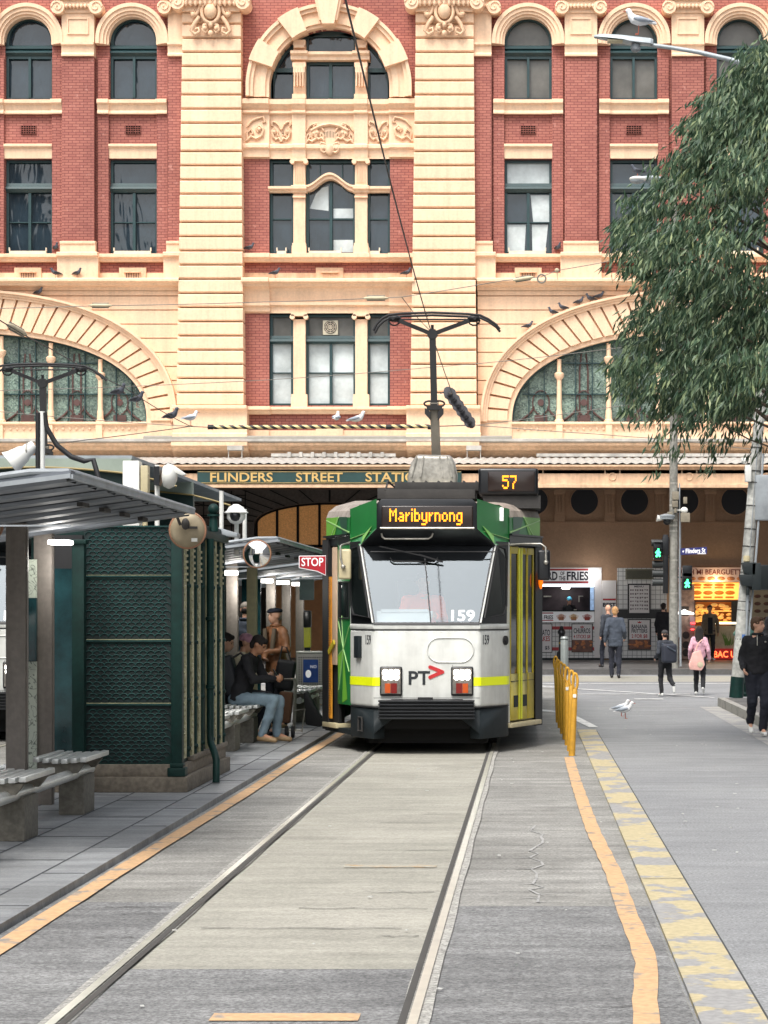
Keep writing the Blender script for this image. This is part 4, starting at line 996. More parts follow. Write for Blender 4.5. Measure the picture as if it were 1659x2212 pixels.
for i in range(15): b.ball((-.58+i*.083, -.001, 1.435), .006, 6, 4)
for s in (-1, 1):
    for i in range(6): b.ball((s*(.66+i*.045), .065+i*.081, 1.435), .006, 6, 4)
b.build('rivet', M_tw, fp)
b = MB(); b.box(-.62, .62, -.002, 0, .664, .668); b.box(-.004, 0, -.002, 0, .55, .66); b.box(.30, .303, -.002, 0, 1.03, 1.05); b.build('seam', M_tgrime, fp)
# windscreen, quarter windows
WB, WT = [Vector((.615, -.004, 1.535)), Vector((.785, .345, 2.47))], None
ws = [(-.615, -.004, 1.53), (.615, -.004, 1.53), (.785, .345, 2.47), (-.785, .345, 2.47)]
b = MB(); b.poly(ws); wsn = b.build('windscreen', G_wind, TR, recalc=False)
b = MB()
for i in range(4):
    a, c = Vector(ws[i]), Vector(ws[(i+1) % 4]); b.bar(a, c, .028 if i != 1 and i != 3 else .03, .022, up=(0, -.94, .35))
b.build('windscreen_frame', M_tbl, wsn)
b = MB(); q = [tl(918, 1207, .28), tl(931, 1347, 0)]; b.bar((q[0][0], .25, q[0][1]), (q[1][0], -.01, q[1][1]), .016, .012, up=(0, -.94, .35)); b.build('windscreen_divider', M_tbl, wsn)
b = MB()
x0, z0 = tl(975, 1342, .03); x1, z1 = tl(1026, 1316.5, .1)
b.text('159', ((x0+x1)/2, .008, z0), width=x1-x0, height=(z1-z0)*1.02, up=(0, .345, .94), bold=.02, depth=.004); b.build('fleet_number', M_whp, wsn)
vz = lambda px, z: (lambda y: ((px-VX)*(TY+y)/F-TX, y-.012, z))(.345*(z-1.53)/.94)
b = MB(); b.poly([vz(781, 2.462), vz(806, 2.275), vz(1043, 2.275), vz(1066, 2.462)]); b.build('brow_reflection', mat('brow_reflection_black', (.012, .014, .016), .7, var=0, spec=.1), wsn, recalc=False)  # dark reflection of the brow, painted as a black strip on the glass
for s in (-1, 1):
    pil = [(s*.63, .0, 1.53), (s*.925, .55, 1.53), (s*.945, .62, 2.5), (s*.80, .36, 2.5)]
    g = [(s*.665, .052, 1.60), (s*.880, .452, 1.635), (s*.915, .520, 1.74), (s*.922, .545, 2.30), (s*.895, .505, 2.42), (s*.815, .355, 2.44)]
    n3 = Vector((s*.85, -.5, 0)).normalized()
    b = MB(); b.poly(pil); b.build('corner_pillar', M_tbl, TR, recalc=False)
    b = MB(); b.poly([Vector(p)+n3*.006 for p in g]); qw = b.build('quarter_window', G_tram, TR, recalc=False)
    b = MB(); b.tube([Vector(p)+n3*.008 for p in g], .014, 6, closed=True); b.build('window_rubber', M_rub, qw)
    b = MB(); b.tube([Vector((s*.628, -.01, 1.54)), Vector((s*.797, .335, 2.46))], .011, 6); b.build('window_strip', M_tw, qw)
    b = MB(); b.poly([(s*.925, .55, 1.528), (s*.952, .76, 1.528), (s*.958, .76, 2.5), (s*.945, .62, 2.5)]); b.build('front_pillar', M_tw, TR, recalc=False)
# brow and destination display
b = MB()
lo = [(-.83, .40, 2.43), (-.80, .30, 2.45), (.80, .30, 2.45), (.83, .40, 2.43)]; up = [(-.60, .12, 2.66), (-.585, .03, 2.64), (.585, .03, 2.64), (.60, .12, 2.66)]
b.add(lo+up, [(0, 1, 5, 4), (1, 2, 6, 5), (2, 3, 7, 6), (0, 3, 2, 1)])
b.ext([(-.59, .03, 2.63), (.59, .03, 2.63), (.585, .03, 2.93), (.53, .03, 2.985), (-.53, .03, 2.985), (-.585, .03, 2.93)], (0, .9, 0))
br_ = b.build('destination_housing', M_tbl, TR, bevel=.012)
xa, za = tl(824, 1139, 0); xb, zb = tl(1021.5, 1092.5, 0)
b = MB(); b.box(xa, xb, .012, .04, za, zb); b.build('display_glass', mat('display_brown_black', lin((46, 36, 32)), .15, var=.1), br_, bevel=.025, seg=3)
b = MB(); b.tube([Vector((xa-.015, .012, za-.01)), Vector((xb+.015, .012, za-.01))], .012, 6); b.build('display_lip', M_alu, br_)
x0, z0 = tl(841, 1132, 0); x1, z1 = tl(998.5, 1099, 0)
b = MB(); led(b, 'Maribyrnong', x0, x1, z0-.012, z1, .011, 9, True); b.build('led_lettering', M_led, br_)
b = MB(); pz = lambda a, c, y: Vector((tl(a, c, y)[0], y, tl(a, c, y)[1])); b.tube([pz(824, 1152, .09), pz(826, 1160, .10), pz(832, 1164, .10), pz(925, 1164, .10), pz(932, 1160, .10), pz(935, 1152, .09)], .012, 7); b.build('grab_rail', M_alu, br_, smooth=60)
b = MB(); b.tube([pz(800, 1192, .18), pz(1070, 1192, .18)], .008, 6); b.tube([pz(842, 1205, .22), pz(850, 1213, .22), pz(938, 1213, .22), pz(946, 1205, .22)], .010, 6); b.bar(pz(905, 1198, .17), pz(957, 1214, .2), .012, .02); b.bar(pz(820, 1180, .17), pz(910, 1200, .18), .012, .016); b.build('wiper', M_rub, TR)
# green corners beside the display
for s in (-1, 1):
    A, B_, C_, D_, E_ = (s*.585, .03, 2.985), (s*.585, .03, 2.64), (s*.80, .32, 2.45), (s*.955, .78, 2.50), (s*.955, .78, 2.90)
    b = MB(); b.add([A, B_, C_, D_, E_], [(0, 1, 4), (1, 2, 3), (1, 3, 4)]); gc = b.build('green_corner', M_tgr, TR, recalc=False)
    m3 = lambda p, q, t: Vector(p)*(1-t)+Vector(q)*t
    n3 = Vector((s*.8, -.5, .0)).normalized()*.005
    b = MB(); b.poly([m3(B_, E_, .15)+n3, m3(B_, C_, .9)+n3, m3(B_, D_, .5)+n3]); b.build('light_facet', M_tgl, gc, recalc=False)
    b = MB(); b.bar(m3(B_, D_, .2)+n3, m3(E_, D_, .9)+n3, .012, .006); b.build('pale_line', M_tgp, gc)
    if s > 0: b = MB(); b.obox(m3(B_, E_, .72)+n3*3, (.05, .05, .16)); b.build('marker_lamp', M_whp, gc, bevel=.01)
# roof and upper sides
def ring(y, hw, e, t): return [(hw, y, 2.60), (hw, y, e), (hw-.03, y, e+.08), (hw-.12, y, e+.15), (hw-.36, y, t-.015), (0, y, t)]
rings = [ring(.76, .955, 2.80, 2.985), ring(1.72, 1.325, 2.83, 3.06), ring(15.2, 1.325, 2.83, 3.06), ring(16.5, 1.0, 2.8, 3.0)]
for nm, a, c, m in (('roof', 1, 5, M_troof), ('side_band', 0, 1, M_tgr)):
    b = MB()
    for s in (-1, 1):
        for r0, r1 in zip(rings, rings[1:]):
            for i in range(a, c): b.poly([(s*r0[i][0], r0[i][1], r0[i][2]), (s*r1[i][0], r1[i][1], r1[i][2]), (s*r1[i+1][0], r1[i+1][1], r1[i+1][2]), (s*r0[i+1][0], r0[i+1][1], r0[i+1][2])])
    if nm == 'roof': b.poly([(-.585, .04, 2.987), (.585, .04, 2.987), (.60, .77, 2.987), (-.6, .77, 2.987)])
    o = b.build(nm, m, TR, smooth=60, recalc=False)
    if nm == 'side_band': sb_ = o
for s in (-1, 1):
    q = lambda t, z: Vector((s*(.955+.37*t+.004), .76+.96*t-.004, z))
    b = MB(); b.poly([q(.45, 2.82), q(.98, 2.83), q(.98, 2.61), q(.62, 2.61)]); b.build('light_facet', M_tgl, sb_, recalc=False)
    b = MB(); b.poly([q(.1, 2.81), q(.45, 2.82), q(.3, 2.61), q(.12, 2.61)]); b.build('deep_facet', M_tgd, sb_, recalc=False)
    b = MB(); b.bar(q(.02, 2.62), q(.98, 2.80), .008, .014); b.bar(q(.45, 2.82), q(.75, 2.61), .008, .014); b.build('pale_line', M_tgp, sb_)
    b = MB()
    for (ta, tb) in ((0, 1),):
        b.ext([q(0, 2.475), q(1, 2.475), q(1, 2.60), q(0, 2.60)], (-s*.05, .05, 0))
    b.ext([q(0, 2.585), q(1.02, 2.585), q(1.02, 2.605), q(0, 2.605)], (s*.03, -.03, 0)); b.build('door_head', M_tbl, TR)
# folding doors, right
dv = lambda u, z, o=0: Vector((.952+.31*u+.945*o, .77+.92*u-.32*o, z))
def dquad(b, u0, u1, z0, z1, o, th=.03):
    return b.ext([dv(u0, z0, o), dv(u1, z0, o), dv(u1, z1, o), dv(u0, z1, o)], (dv(0, 0, o-th)-dv(0, 0, o)))
b = MB(); dquad(b, -.02, .06, .34, 2.475, -.01); b.build('door_post', M_tw, TR)
for k, (u0, u1, w0, w1) in enumerate(((.06, .40, .075, .335), (.455, .70, .515, .69), (.715, .965, .725, .925))):
    b = MB(); dquad(b, u0, u1, .36, .92, 0); dquad(b, u0, w0, .92, 2.45, 0); dquad(b, w1, u1, .92, 2.45, 0); dquad(b, w0, w1, 2.37, 2.45, 0)
    d = b.build('door', M_yel, TR, bevel=.006)
    g = MB(); dquad(g, w0-.005, w1+.005, .90, 2.38, -.012, .01); g.build('door_glass', G_tram, d)
    g = MB(); e = u1-.02 if k == 0 else u0+.02
    dquad(g, e-.02, e+.02, .37, 2.44, .008, .012)
    if k < 2: g.build('edge_strip', mat('lime_edge_strip', lin((212, 216, 60)), .4, var=.05), d)
    g = MB(); dquad(g, (u0+u1)/2-.06, (u0+u1)/2+.08, .52, .66, .01, .02); 
    if k != 2: g.build('kick_vent', M_tg, d)
    g = MB(); dquad(g, u0, u1, .83, .836, .003, .006); g.build('door_seam', M_rub, d)
b = MB(); dquad(b, .40, .455, .35, 2.46, -.02); dquad(b, .965, 1.0, .35, 2.46, -.02); dquad(b, 0, 1, 2.44, 2.48, -.02); b.build('door_rubber', M_rub, TR)
b = MB(); dquad(b, -.05, 1.12, .28, .335, .05, .25); b.build('door_step', M_creamp, TR, bevel=.01)
b = MB(); b.ext([dv(.99, .26, .01), dv(1.27, .26, .01), dv(1.27, 2.6, .01), dv(.99, 2.6, .01)], (-.04, .12, 0)); b.build('door_pillar', M_rub, TR)
b = MB(); b.ball((1.335, 1.78, 2.06), (.03, .05, .11), 10, 8); b.build('indicator', M_ind, TR, smooth=60)
# left side: green panel and open door
gv = lambda u, z, o=0: Vector((-.952-.38*u-.93*o, .76+.94*u-.37*o, z))
def gquad(b, u0, u1, z0, z1, o, th=.03): return b.ext([gv(u0, z0, o), gv(u1, z0, o), gv(u1, z1, o), gv(u0, z1, o)], (gv(0, 0, o-th)-gv(0, 0, o)))
b = MB(); gquad(b, 0, .50, .55, 2.6, 0); lp = b.build('cab_side_panel', M_tgr, TR, bevel=.006)
b = MB(); c_ = gv(.26, 1.22, .003)
for mt, pts in ((M_tgl, [(.26, 1.22), (.49, 1.13), (.45, .75)]), (M_tgl, [(.26, 1.22), (.10, .62), (.30, .57)]), (M_tgd, [(.26, 1.22), (.44, 1.55), (.30, 1.62)])):
    b = MB(); b.poly([gv(u, z, .0035) for u, z in pts]); b.build('light_facet' if mt is M_tgl else 'deep_facet', mt, lp, recalc=False)
b = MB()
for u, z in ((.49, 1.13), (.46, 1.55), (.32, 1.62), (.02, 1.5), (.03, .95), (.45, .72)): b.bar(gv(.26, 1.22, .004), gv(u, z, .004), .01, .008)
b.build('pale_line', M_tgp, lp)
b = MB(); gquad(b, .03, .42, 1.60, 2.02, .004, .02); cw = b.build('cab_window', G_tram, lp, bevel=.01)
b = MB(); b.tube([gv(u, z, .006) for u, z in ((.02, 1.59), (.43, 1.59), (.43, 2.03), (.02, 2.03))], .012, 6, closed=True); b.build('window_rubber', M_rub, cw)
b = MB(); gquad(b, .50, .56, .3, 2.47, -.02); b.ext([gv(.5, .3, -.04), gv(1.06, .3, -.04), gv(1.06, 2.47, -.04), gv(.5, 2.47, -.04)], (.04, .1, 0)); b.build('doorway', M_black, TR)
b = MB(); gquad(b, .56, .73, 1.02, 2.46, .0, .02); od = b.build('folded_door', M_pink, TR, bevel=.005)
b = MB(); gquad(b, .74, .83, .36, 2.1, .01, .02)
for i in range(58): z = .38+i*.0295; gquad(b, .755, .815, z, z+.013, .016, .008)
b.build('door_edge', mat('orange_door_edge', lin((206, 140, 40)), .5, 0, .2, 9), od)
b = MB(); gquad(b, .74, .78, 1.2, 1.24, .02, .02); b.bar(gv(.80, 1.17, .02), gv(.58, 1.30, .02), .02, .06); b.build('pull_handle', M_yel, od)
b = MB(); gquad(b, .83, 1.07, .22, 2.56, .02, .06); b.build('door_pillar', M_rub, TR)
b = MB(); gquad(b, .48, 1.05, .25, .31, .03, .2); b.build('door_step', M_creamp, TR, bevel=.008)
b = MB(); prismz(b, [(-.93, .7), (-1.34, 1.75), (-1.34, 1.9), (-.6, 1.9)], .2, .26); b.build('skirt', M_tg, TR)
# mirrors
def mirror(cx, cy, cz, m, arm):
    b = MB(); b.box(cx-.075, cx+.075, cy-.03, cy+.03, cz-.18, cz+.18); o = b.build('mirror', m, TR, bevel=.045, seg=3)
    b = MB(); b.tube([Vector(p) for p in arm], .012, 7); b.ball(arm[-1], .028, 8, 6); b.build('mirror_arm', M_alu, o, smooth=60)
mirror(-.985, .40, 2.23, M_creamp, [(-.95, .72, 2.50), (-1.03, .5, 2.46), (-1.035, .36, 2.44), (-1.03, .34, 2.3), (-1.0, .34, 2.20)])
mirror(1.365, .40, 2.22, M_tbl, [(.96, .7, 2.47), (1.12, .4, 2.47), (1.33, .34, 2.47), (1.385, .33, 2.43), (1.39, .33, 2.25)])
# long body behind the doors
b = MB()
for s in (-1, 1): b.box(min(s*1.29, s*1.325), max(s*1.29, s*1.325), 2.05, 15.2, .25, 1.25); b.box(min(s*1.29, s*1.325), max(s*1.29, s*1.325), 2.05, 15.2, 2.35, 2.6)
for y in (2.1, 3.5, 5.2, 6.9, 8.6, 10.3, 12.0, 13.7, 15.1):
    for s in (-1, 1): b.box(min(s*1.28, s*1.325), max(s*1.28, s*1.325), y-.06, y+.06, 1.25, 2.35)
b.ext([(-1.3, 15.2, .25), (1.3, 15.2, .25), (.9, 16.5, .25), (-.9, 16.5, .25)], (0, 0, 2.4)); b.build('body', M_tgr, TR)
b = MB()
for s in (-1, 1): b.box(min(s*1.30, s*1.305), max(s*1.30, s*1.305), 2.05, 15.1, 1.25, 2.35)
b.build('side_windows', G_tram, TR)
b = MB(); b.box(-1.28, 1.28, 1.85, 15.1, .55, .62); b.box(-.9, .9, .7, 1.85, .55, .62); b.box(-.9, .9, 2.5, 2.55, .6, 2.9); b.box(-.72, .72, .25, .8, .62, .68); b.build('saloon', M_inn, TR)
b = MB(); b.ext([(-.58, .05, 1.45), (.02, .05, 1.45), (.05, .5, 1.62), (-.62, .5, 1.62)], (0, 0, .06)); b.box(-.56, .0, .42, .46, 1.66, 1.70); b.box(-.55, .6, .25, .6, .7, 1.45); b.build('driver_desk', mat('desk_grey', lin((150, 156, 158)), .6, 0, .1, 4), TR)
b = MB(); b.box(-.42, .12, 1.25, 1.34, 1.0, 2.05); b.build('driver_seat', mat('seat_dark', lin((50, 54, 60)), .8), TR, bevel=.04)
# roof gear
b = MB(); b.box(.575, 1.30, 1.15, 1.75, 3.09, 3.415); rb = b.build('route_number_box', M_tbl, TR, bevel=.035, seg=3)
b = MB(); b.box(.63, 1.33, 1.2, 1.8, 2.93, 3.085); b.build('box_bracket', M_tgrime, rb)
b = MB(); b.box(.69, 1.26, 1.135, 1.16, 3.13, 3.375); b.build('display_glass', MATS['display_brown_black'], rb, bevel=.02)
sq = F/(TY+1.13); b = MB(); led(b, '57', (1085-VX)/sq-TX, (1115.5-VX)/sq-TX, CH+(HY-1056)/sq, CH+(HY-1027)/sq, 1.132, 7, True); b.build('led_lettering', M_led, rb)
b = MB(); b.box(-.56, .53, 1.3, 3.2, 3.02, 3.165); b.box(-.47, .60, 1.6, 3.0, 3.165, 3.27); b.box(-.75, -.5, 2.6, 3.4, 3.1, 3.25); b.box(.5, .78, 2.4, 3.4, 3.1, 3.3)
for i in range(9): b.tube([Vector((-.62+i*.16, 2.2+.05*(i % 3), 3.2)), Vector((-.60+i*.16, 2.3, 3.32)), Vector((-.5+i*.16, 2.5, 3.24))], .014, 5)
b.build('roof_equipment', M_tgrime, TR, bevel=.015)
b = MB(); q = lambda px, py, y: Vector((tl(px, py, y)[0], y, tl(px, py, y)[1]))
Yf = 3.1; prof = [(881, 1050), (986, 1050), (988, 1030), (982, 1000), (972, 985), (900, 984), (888, 1000), (880, 1030)]
front = [q(px, py, Yf) for px, py in prof]; back = [q(px+1, py-2, Yf+.9) for px, py in prof]
n = len(prof); b.add(front+back, [list(range(n)), list(range(n, 2*n))[::-1]]+[(i, (i+1) % n, n+(i+1) % n, n+i) for i in range(n)])
fa = b.build('roof_fairing', M_alu, TR, bevel=.04, seg=3)
b = MB()
for a, c, d, e in ((900, 986, 888, 1030), (915, 986, 908, 1030), (950, 986, 957, 1030), (966, 986, 976, 1030)): b.bar(q(a, c, Yf-.01), q(d, e, Yf-.012), .02, .02)
b.build('fairing_ribs', M_alu, fa)
b = MB(); b.ext([q(882, 1052, Yf-.02), q(986, 1052, Yf-.02), q(980, 1044, Yf-.06), q(888, 1044, Yf-.06)], (0, .8, -.04)); b.build('fairing_lip', M_creamp, fa)
# pantograph
Yp = 4.2; k = lambda px, py, dy=0: Vector((tl(px, py, Yp)[0], Yp+dy, tl(px, py, Yp)[1]))
b = MB(); b.bar(k(941, 990, .25), k(938, 868, 0), .12, .10, up=(0, 1, 0)); pn = b.build('pantograph', mat('pantograph_grey', lin((140, 134, 122)), .6, .2, .2, 5), TR, bevel=.012)
b = MB(); b.bar(k(938, 880), k(934, 712), .085, .085, up=(0, 1, 0)); b.bar(k(934, 722), k(850, 688), .05, .06, up=(0, 1, 0)); b.bar(k(934, 722), k(1026, 688), .05, .06, up=(0, 1, 0))
b.cyl(k(934, 722, -.05), k(934, 722, .05), .07, n=12); b.cyl(k(934, 722), k(934, 702), .02, n=8)
b.build('upper_arm', M_rub, pn)
b = MB()
for dy in (-.14, .14):
    b.tube([k(808, 717, dy), k(815, 703, dy), k(828, 690, dy), k(842, 683, dy), k(870, 680, dy), k(934, 678, dy), k(1010, 681, dy), k(1038, 684, dy), k(1055, 692, dy), k(1072, 704, dy), k(1080, 714, dy)], .017, 7)
b.tube([k(850, 690, -.14), k(850, 690, .14)], .02, 6); b.tube([k(1026, 690, -.14), k(1026, 690, .14)], .02, 6); b.tube([k(848, 690), k(1028, 690)], .012, 6)
for sx in (852, 1024):
    b.tube([k(sx+12*math.cos(t*.6), 692+11*math.sin(t*.6)) for t in range(11)], .012, 5, closed=True); b.ball(k(sx, 688), (.09, .08, .05), 8, 6)
b.build('collector_head', M_rub, pn, smooth=60)
b = MB()
for sx in (-1, 1):
    b.tube([k(938+sx*(10+12*math.cos(t*.55)), 872+6*math.sin(t*.55)) for t in range(12)], .014, 5, closed=True)
    b.ext([k(938+sx*8, 890, -.06), k(938+sx*20, 882, -.06), k(938+sx*20, 894, -.06), k(938+sx*8, 908, -.06)], (0, .1, 0))
b.box(k(922, 884).x, k(955, 884).x, Yp-.06, Yp+.06, k(0, 886).z, k(0, 876).z); b.build('knee_joint', M_rub, pn)
b = MB(); b.ext([(-1.655, 1.62, 2.362), (-1.315, 1.62, 2.365), (-1.315, 1.62, 2.113), (-1.43, 1.62, 2.167), (-1.655, 1.62, 2.21)], (0, .012, 0)); sf = b.build('stop_flag', M_whp, TR)
b = MB(); b.ext([(-1.645, 1.616, 2.353), (-1.325, 1.616, 2.356), (-1.325, 1.616, 2.128), (-1.428, 1.616, 2.177), (-1.645, 1.616, 2.219)], (0, .004, 0)); b.build('flag_face', mat('stop_red', lin((176, 24, 40)), .4, 0, .05), sf)
b = MB(); b.text('STOP', (-1.487, 1.615, 2.233), width=.27, height=.105, bold=.012, depth=.004); b.build('lettering', M_whp, sf)
TR.location = (TX, TY, 0)
T2 = copy_tree(TR); T2.location = (-7.05, 29.0, 0)
for c in T2.children:
    if c.name.startswith('pantograph'): c.location.z = -.40
    if c.name.startswith('stop_flag'): c.hide_render = False
T2['label'] = 'second white and green tram at the far left, mostly hidden behind the shelter'
# ================================================================ PLATFORM FURNITURE
M_kg = mat('kiosk_dark_green', lin((13, 44, 40)), .55, 0, .25, 3, spec=.25, fine=.15, bscale=20)
M_kg2 = mat('kiosk_lattice_green', lin((34, 64, 62)), .6, 0, .4, 5, spec=.2)
M_kc = mat('kiosk_weathered_cream', lin((150, 148, 116)), .6, 0, .35, 6)
M_stone = mat('brown_bluestone', lin((112, 104, 92)), .85, 0, .25, 3, fine=.25, bscale=25)
M_shr = mat('shelter_roof_grey', lin((108, 113, 120)), .55, .0, .1, 1.5, fine=.08, bscale=10)
M_gut = mat('pale_gutter_metal', lin((150, 156, 160)), .55, .1, .2, 4)
M_post = mat('grey_brown_steel', lin((128, 121, 114)), .5, .25, .10, 1.2, fine=.10, bscale=24, streak=.2)
M_slat = mat('weathered_slat', lin((206, 208, 204)), .33, .35, .08, 3, fine=.08, bscale=40)
M_base = mat('bench_stone', lin((112, 108, 98)), .8, 0, .2, 5, fine=.2, bscale=30)
M_wpl = mat('white_powder_coat', lin((222, 222, 216)), .45, 0, .08, 5)
M_glow = mat('shelter_lamp', (1, 1, 1), .4, var=0, emit=(1, .97, .92), estr=2.6)
M_teal = mat('dark_teal_glass', lin((26, 58, 62)), .12, 0, .8, 1.4)
M_barge = mat('grey_green_fascia', lin((146, 158, 146)), .55, 0, .15, 2)
# ---- green cast-iron kiosk
K = thing('green_kiosk', (-3.6, 21.7, .05), 'dark green cast iron kiosk with fish-scale lattice panels on a stone plinth', 'kiosk')
KF, KB, KX = 20.28, 23.1, -3.14
b = MB(); b.box(-4.5, -3.08, KF-.03, KB+.03, .05, .19); b.box(-4.5, -3.12, KF, KB, .19, .30); b.box(-3.2, -3.10, KF+.5, KB+.01, .30, .345); b.build('plinth', M_stone, K, bevel=.012)
b = MB(); b.box(-4.46, KX-.02, KF+.06, KB, .30, 2.40); b.build('wall', M_kg, K)
b = MB(); b.box(-3.23, -3.13, KF-.01, KF+.1, .19, 2.44); b.box(-3.26, -3.10, KF-.03, KF+.13, .19, .27); b.box(-3.24, -3.12, KF-.02, KF+.12, .27, .31); b.build('corner_post', M_kg, K, bevel=.01)
for z0, z1 in ((1.995, 2.41), (1.43, 1.965), (.86, 1.385), (.30, .815)):
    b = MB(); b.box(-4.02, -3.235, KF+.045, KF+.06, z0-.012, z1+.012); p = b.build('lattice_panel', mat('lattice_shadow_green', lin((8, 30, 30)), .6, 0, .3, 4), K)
    b = MB(); sp = .0694; r = 0; z = z0+.012
    while z < z1-.02:
        for c in range(12):
            x = -3.25-sp*(c+.5*(r % 2)+.4)
            if x < -4.0: continue
            b.tube([Vector((x+.034*math.cos(R(a)), KF+.04, z+.026*math.sin(R(a)))) for a in range(0, 181, 30)], .0055, 4, cap=False)
        r += 1; z += .0347
    b.build('fish_scale_lattice', M_kg2, p)
    b = MB(); b.box(-4.02, -3.235, KF+.02, KF+.05, z1+.012, z1+.026); b.build('panel_rail', M_kg2 if z0 > 1 else M_kg2, p)
for z in (.835, 1.405, 1.98):
    b = MB(); b.box(-4.02, -3.235, KF+.03, KF+.06, z-.02, z+.018); b.build('cross_rail', M_kg, K); b = MB(); b.box(-4.02, -3.235, KF+.02, KF+.03, z+.008, z+.014); b.build('pale_edge', M_kc, K)
b = MB(); b.box(-4.1, -3.235, KF+.02, KF+.06, .28, .31); b.ext([(-3.34, KF+.03, .31), (-3.235, KF+.03, .31), (-3.235, KF+.03, .39)], (0, .02, 0)); b.build('panel_rail', M_kg, K)
# right-hand face: pilasters and pale ornamented strips
ys = [20.66, 21.10, 21.52, 22.22, 22.62, 23.0]
for y in ys:
    b = MB(); b.cyl((KX+.0, y, .345), (KX, y, 2.36), .022, n=10); 
    for z in (.42, .86, 1.38, 1.9, 2.3): b.lathe([(.024, -.02), (.034, -.01), (.034, .01), (.024, .02)], (KX, y, z), 10)
    b.build('iron_pilaster', M_kg, K, smooth=50)
for y in [20.46, 20.90, 21.33, 21.98, 22.42, 22.82]:
    b = MB(); b.box(KX-.02, KX+.012, y-.07, y+.07, .345, 2.36)
    rr = random.Random(int(y*100))
    for i in range(34):
        z = .40+i*.055; 
        if 1.9 < z: b.box(KX+.012, KX+.026, y-.07, y+.07, z, z+.022)
        else: b.ball((KX+.012, y-.05+rr.uniform(-.03, .03), z), (.012, rr.uniform(.015, .04), rr.uniform(.015, .03)), 6, 4)
    b.build('ornament_strip', M_kc, K)
b = MB(); b.box(KX-.03, KX+.05, KF, KB, 2.36, 2.44); b.box(KX-.06, KX+.0, KF, KB+.05, 2.44, 2.50); b.build('iron_cornice', M_kg, K, bevel=.012)
b = MB(); x = KX+.07; b.tube([Vector((x, 21.62, 2.36)), Vector((x, 21.62, .50)), Vector((x+.01, 21.58, .42)), Vector((x+.07, 21.40, .34)), Vector((x+.10, 21.32, .27)), Vector((x+.10, 21.30, .06))], .034, 10)
for z in (.95, 1.6): b.lathe([(.035, -.02), (.045, -.015), (.045, .015), (.035, .02)], (x, 21.62, z), 10)
b.build('downpipe', M_kg, K, smooth=50)
b = MB(); b.cyl((-3.12, 22.2, 2.45), (-3.12, 22.2, 2.62), .05, .035, 10); b.ball((-3.12, 22.2, 2.67), .055, 12, 8); b.lathe([(.06, -.01), (.06, .01)], (-3.12, 22.2, 2.61), 12); b.build('finial', M_kg, K, smooth=50)
b = MB(); b.ext([(-3.25, 22.9, 2.54), (-2.98, 22.9, 2.46), (-2.98, 22.9, 2.42), (-3.25, 22.9, 2.44)], (0, .25, 0)); b.build('eave_bracket', M_gut, K, bevel=.008)
b = MB(); b.box(-4.45, -4.02, KF-.02, KF+.05, .19, 2.35); b.build('poster_frame', M_rub, K); b = MB(); b.box(-4.36, -4.02, KF-.035, KF-.02, .36, 2.05); b.build('poster_glass', M_teal, K)
b = MB(); b.box(-4.05, -3.94, KF-.34, KF-.24, .05, 2.28); b.box(-4.07, -3.92, KF-.36, KF-.22, 2.26, 2.30); b.build('green_post', M_kg, K, bevel=.01)
# ---- barrel-roofed green hut behind
H = thing('arched_hut', (-5.4, 27, .05), 'dark green hut with arched grey-green fascia showing above the shelter roof', 'hut')
b = MB(); b.box(-5.5, -4.42, 24.9, 34, .05, 2.6); b.build('wall', M_kg, H)
for y in (24.6, 29.0):
    def arcp(h0, hh, n=16): return [(-6.45+2.1*i/n, h0+hh*math.sin(math.pi*i/n)) for i in range(n+1)]
    b = MB(); band(b, arcp(3.17, .07), [(x, 3.33) for x, z in arcp(0, 0)], y, y+.14); b.build('arched_fascia', M_barge, H)
    b = MB(); band(b, [(x, 2.6) for x, z in arcp(0, 0)], arcp(3.17, .07), y+.08, y+.2); b.build('gable_panel', mat('gable_deep_green', lin((16, 48, 44)), .5, 0, .2, 1), H)
    b = MB(); b.tube([Vector((x, y-.01, z-.006)) for x, z in arcp(3.17, .07)]+[Vector((-4.1, y, 3.10)), Vector((-3.86, y, 3.03))], .012, 6); b.build('edge_trim', mat('ochre_trim', lin((150, 132, 84)), .6), H)
b = MB(); b.box(-6.5, -4.36, 24.7, 34, 3.33, 3.37); b.build('roof', M_gut, H)
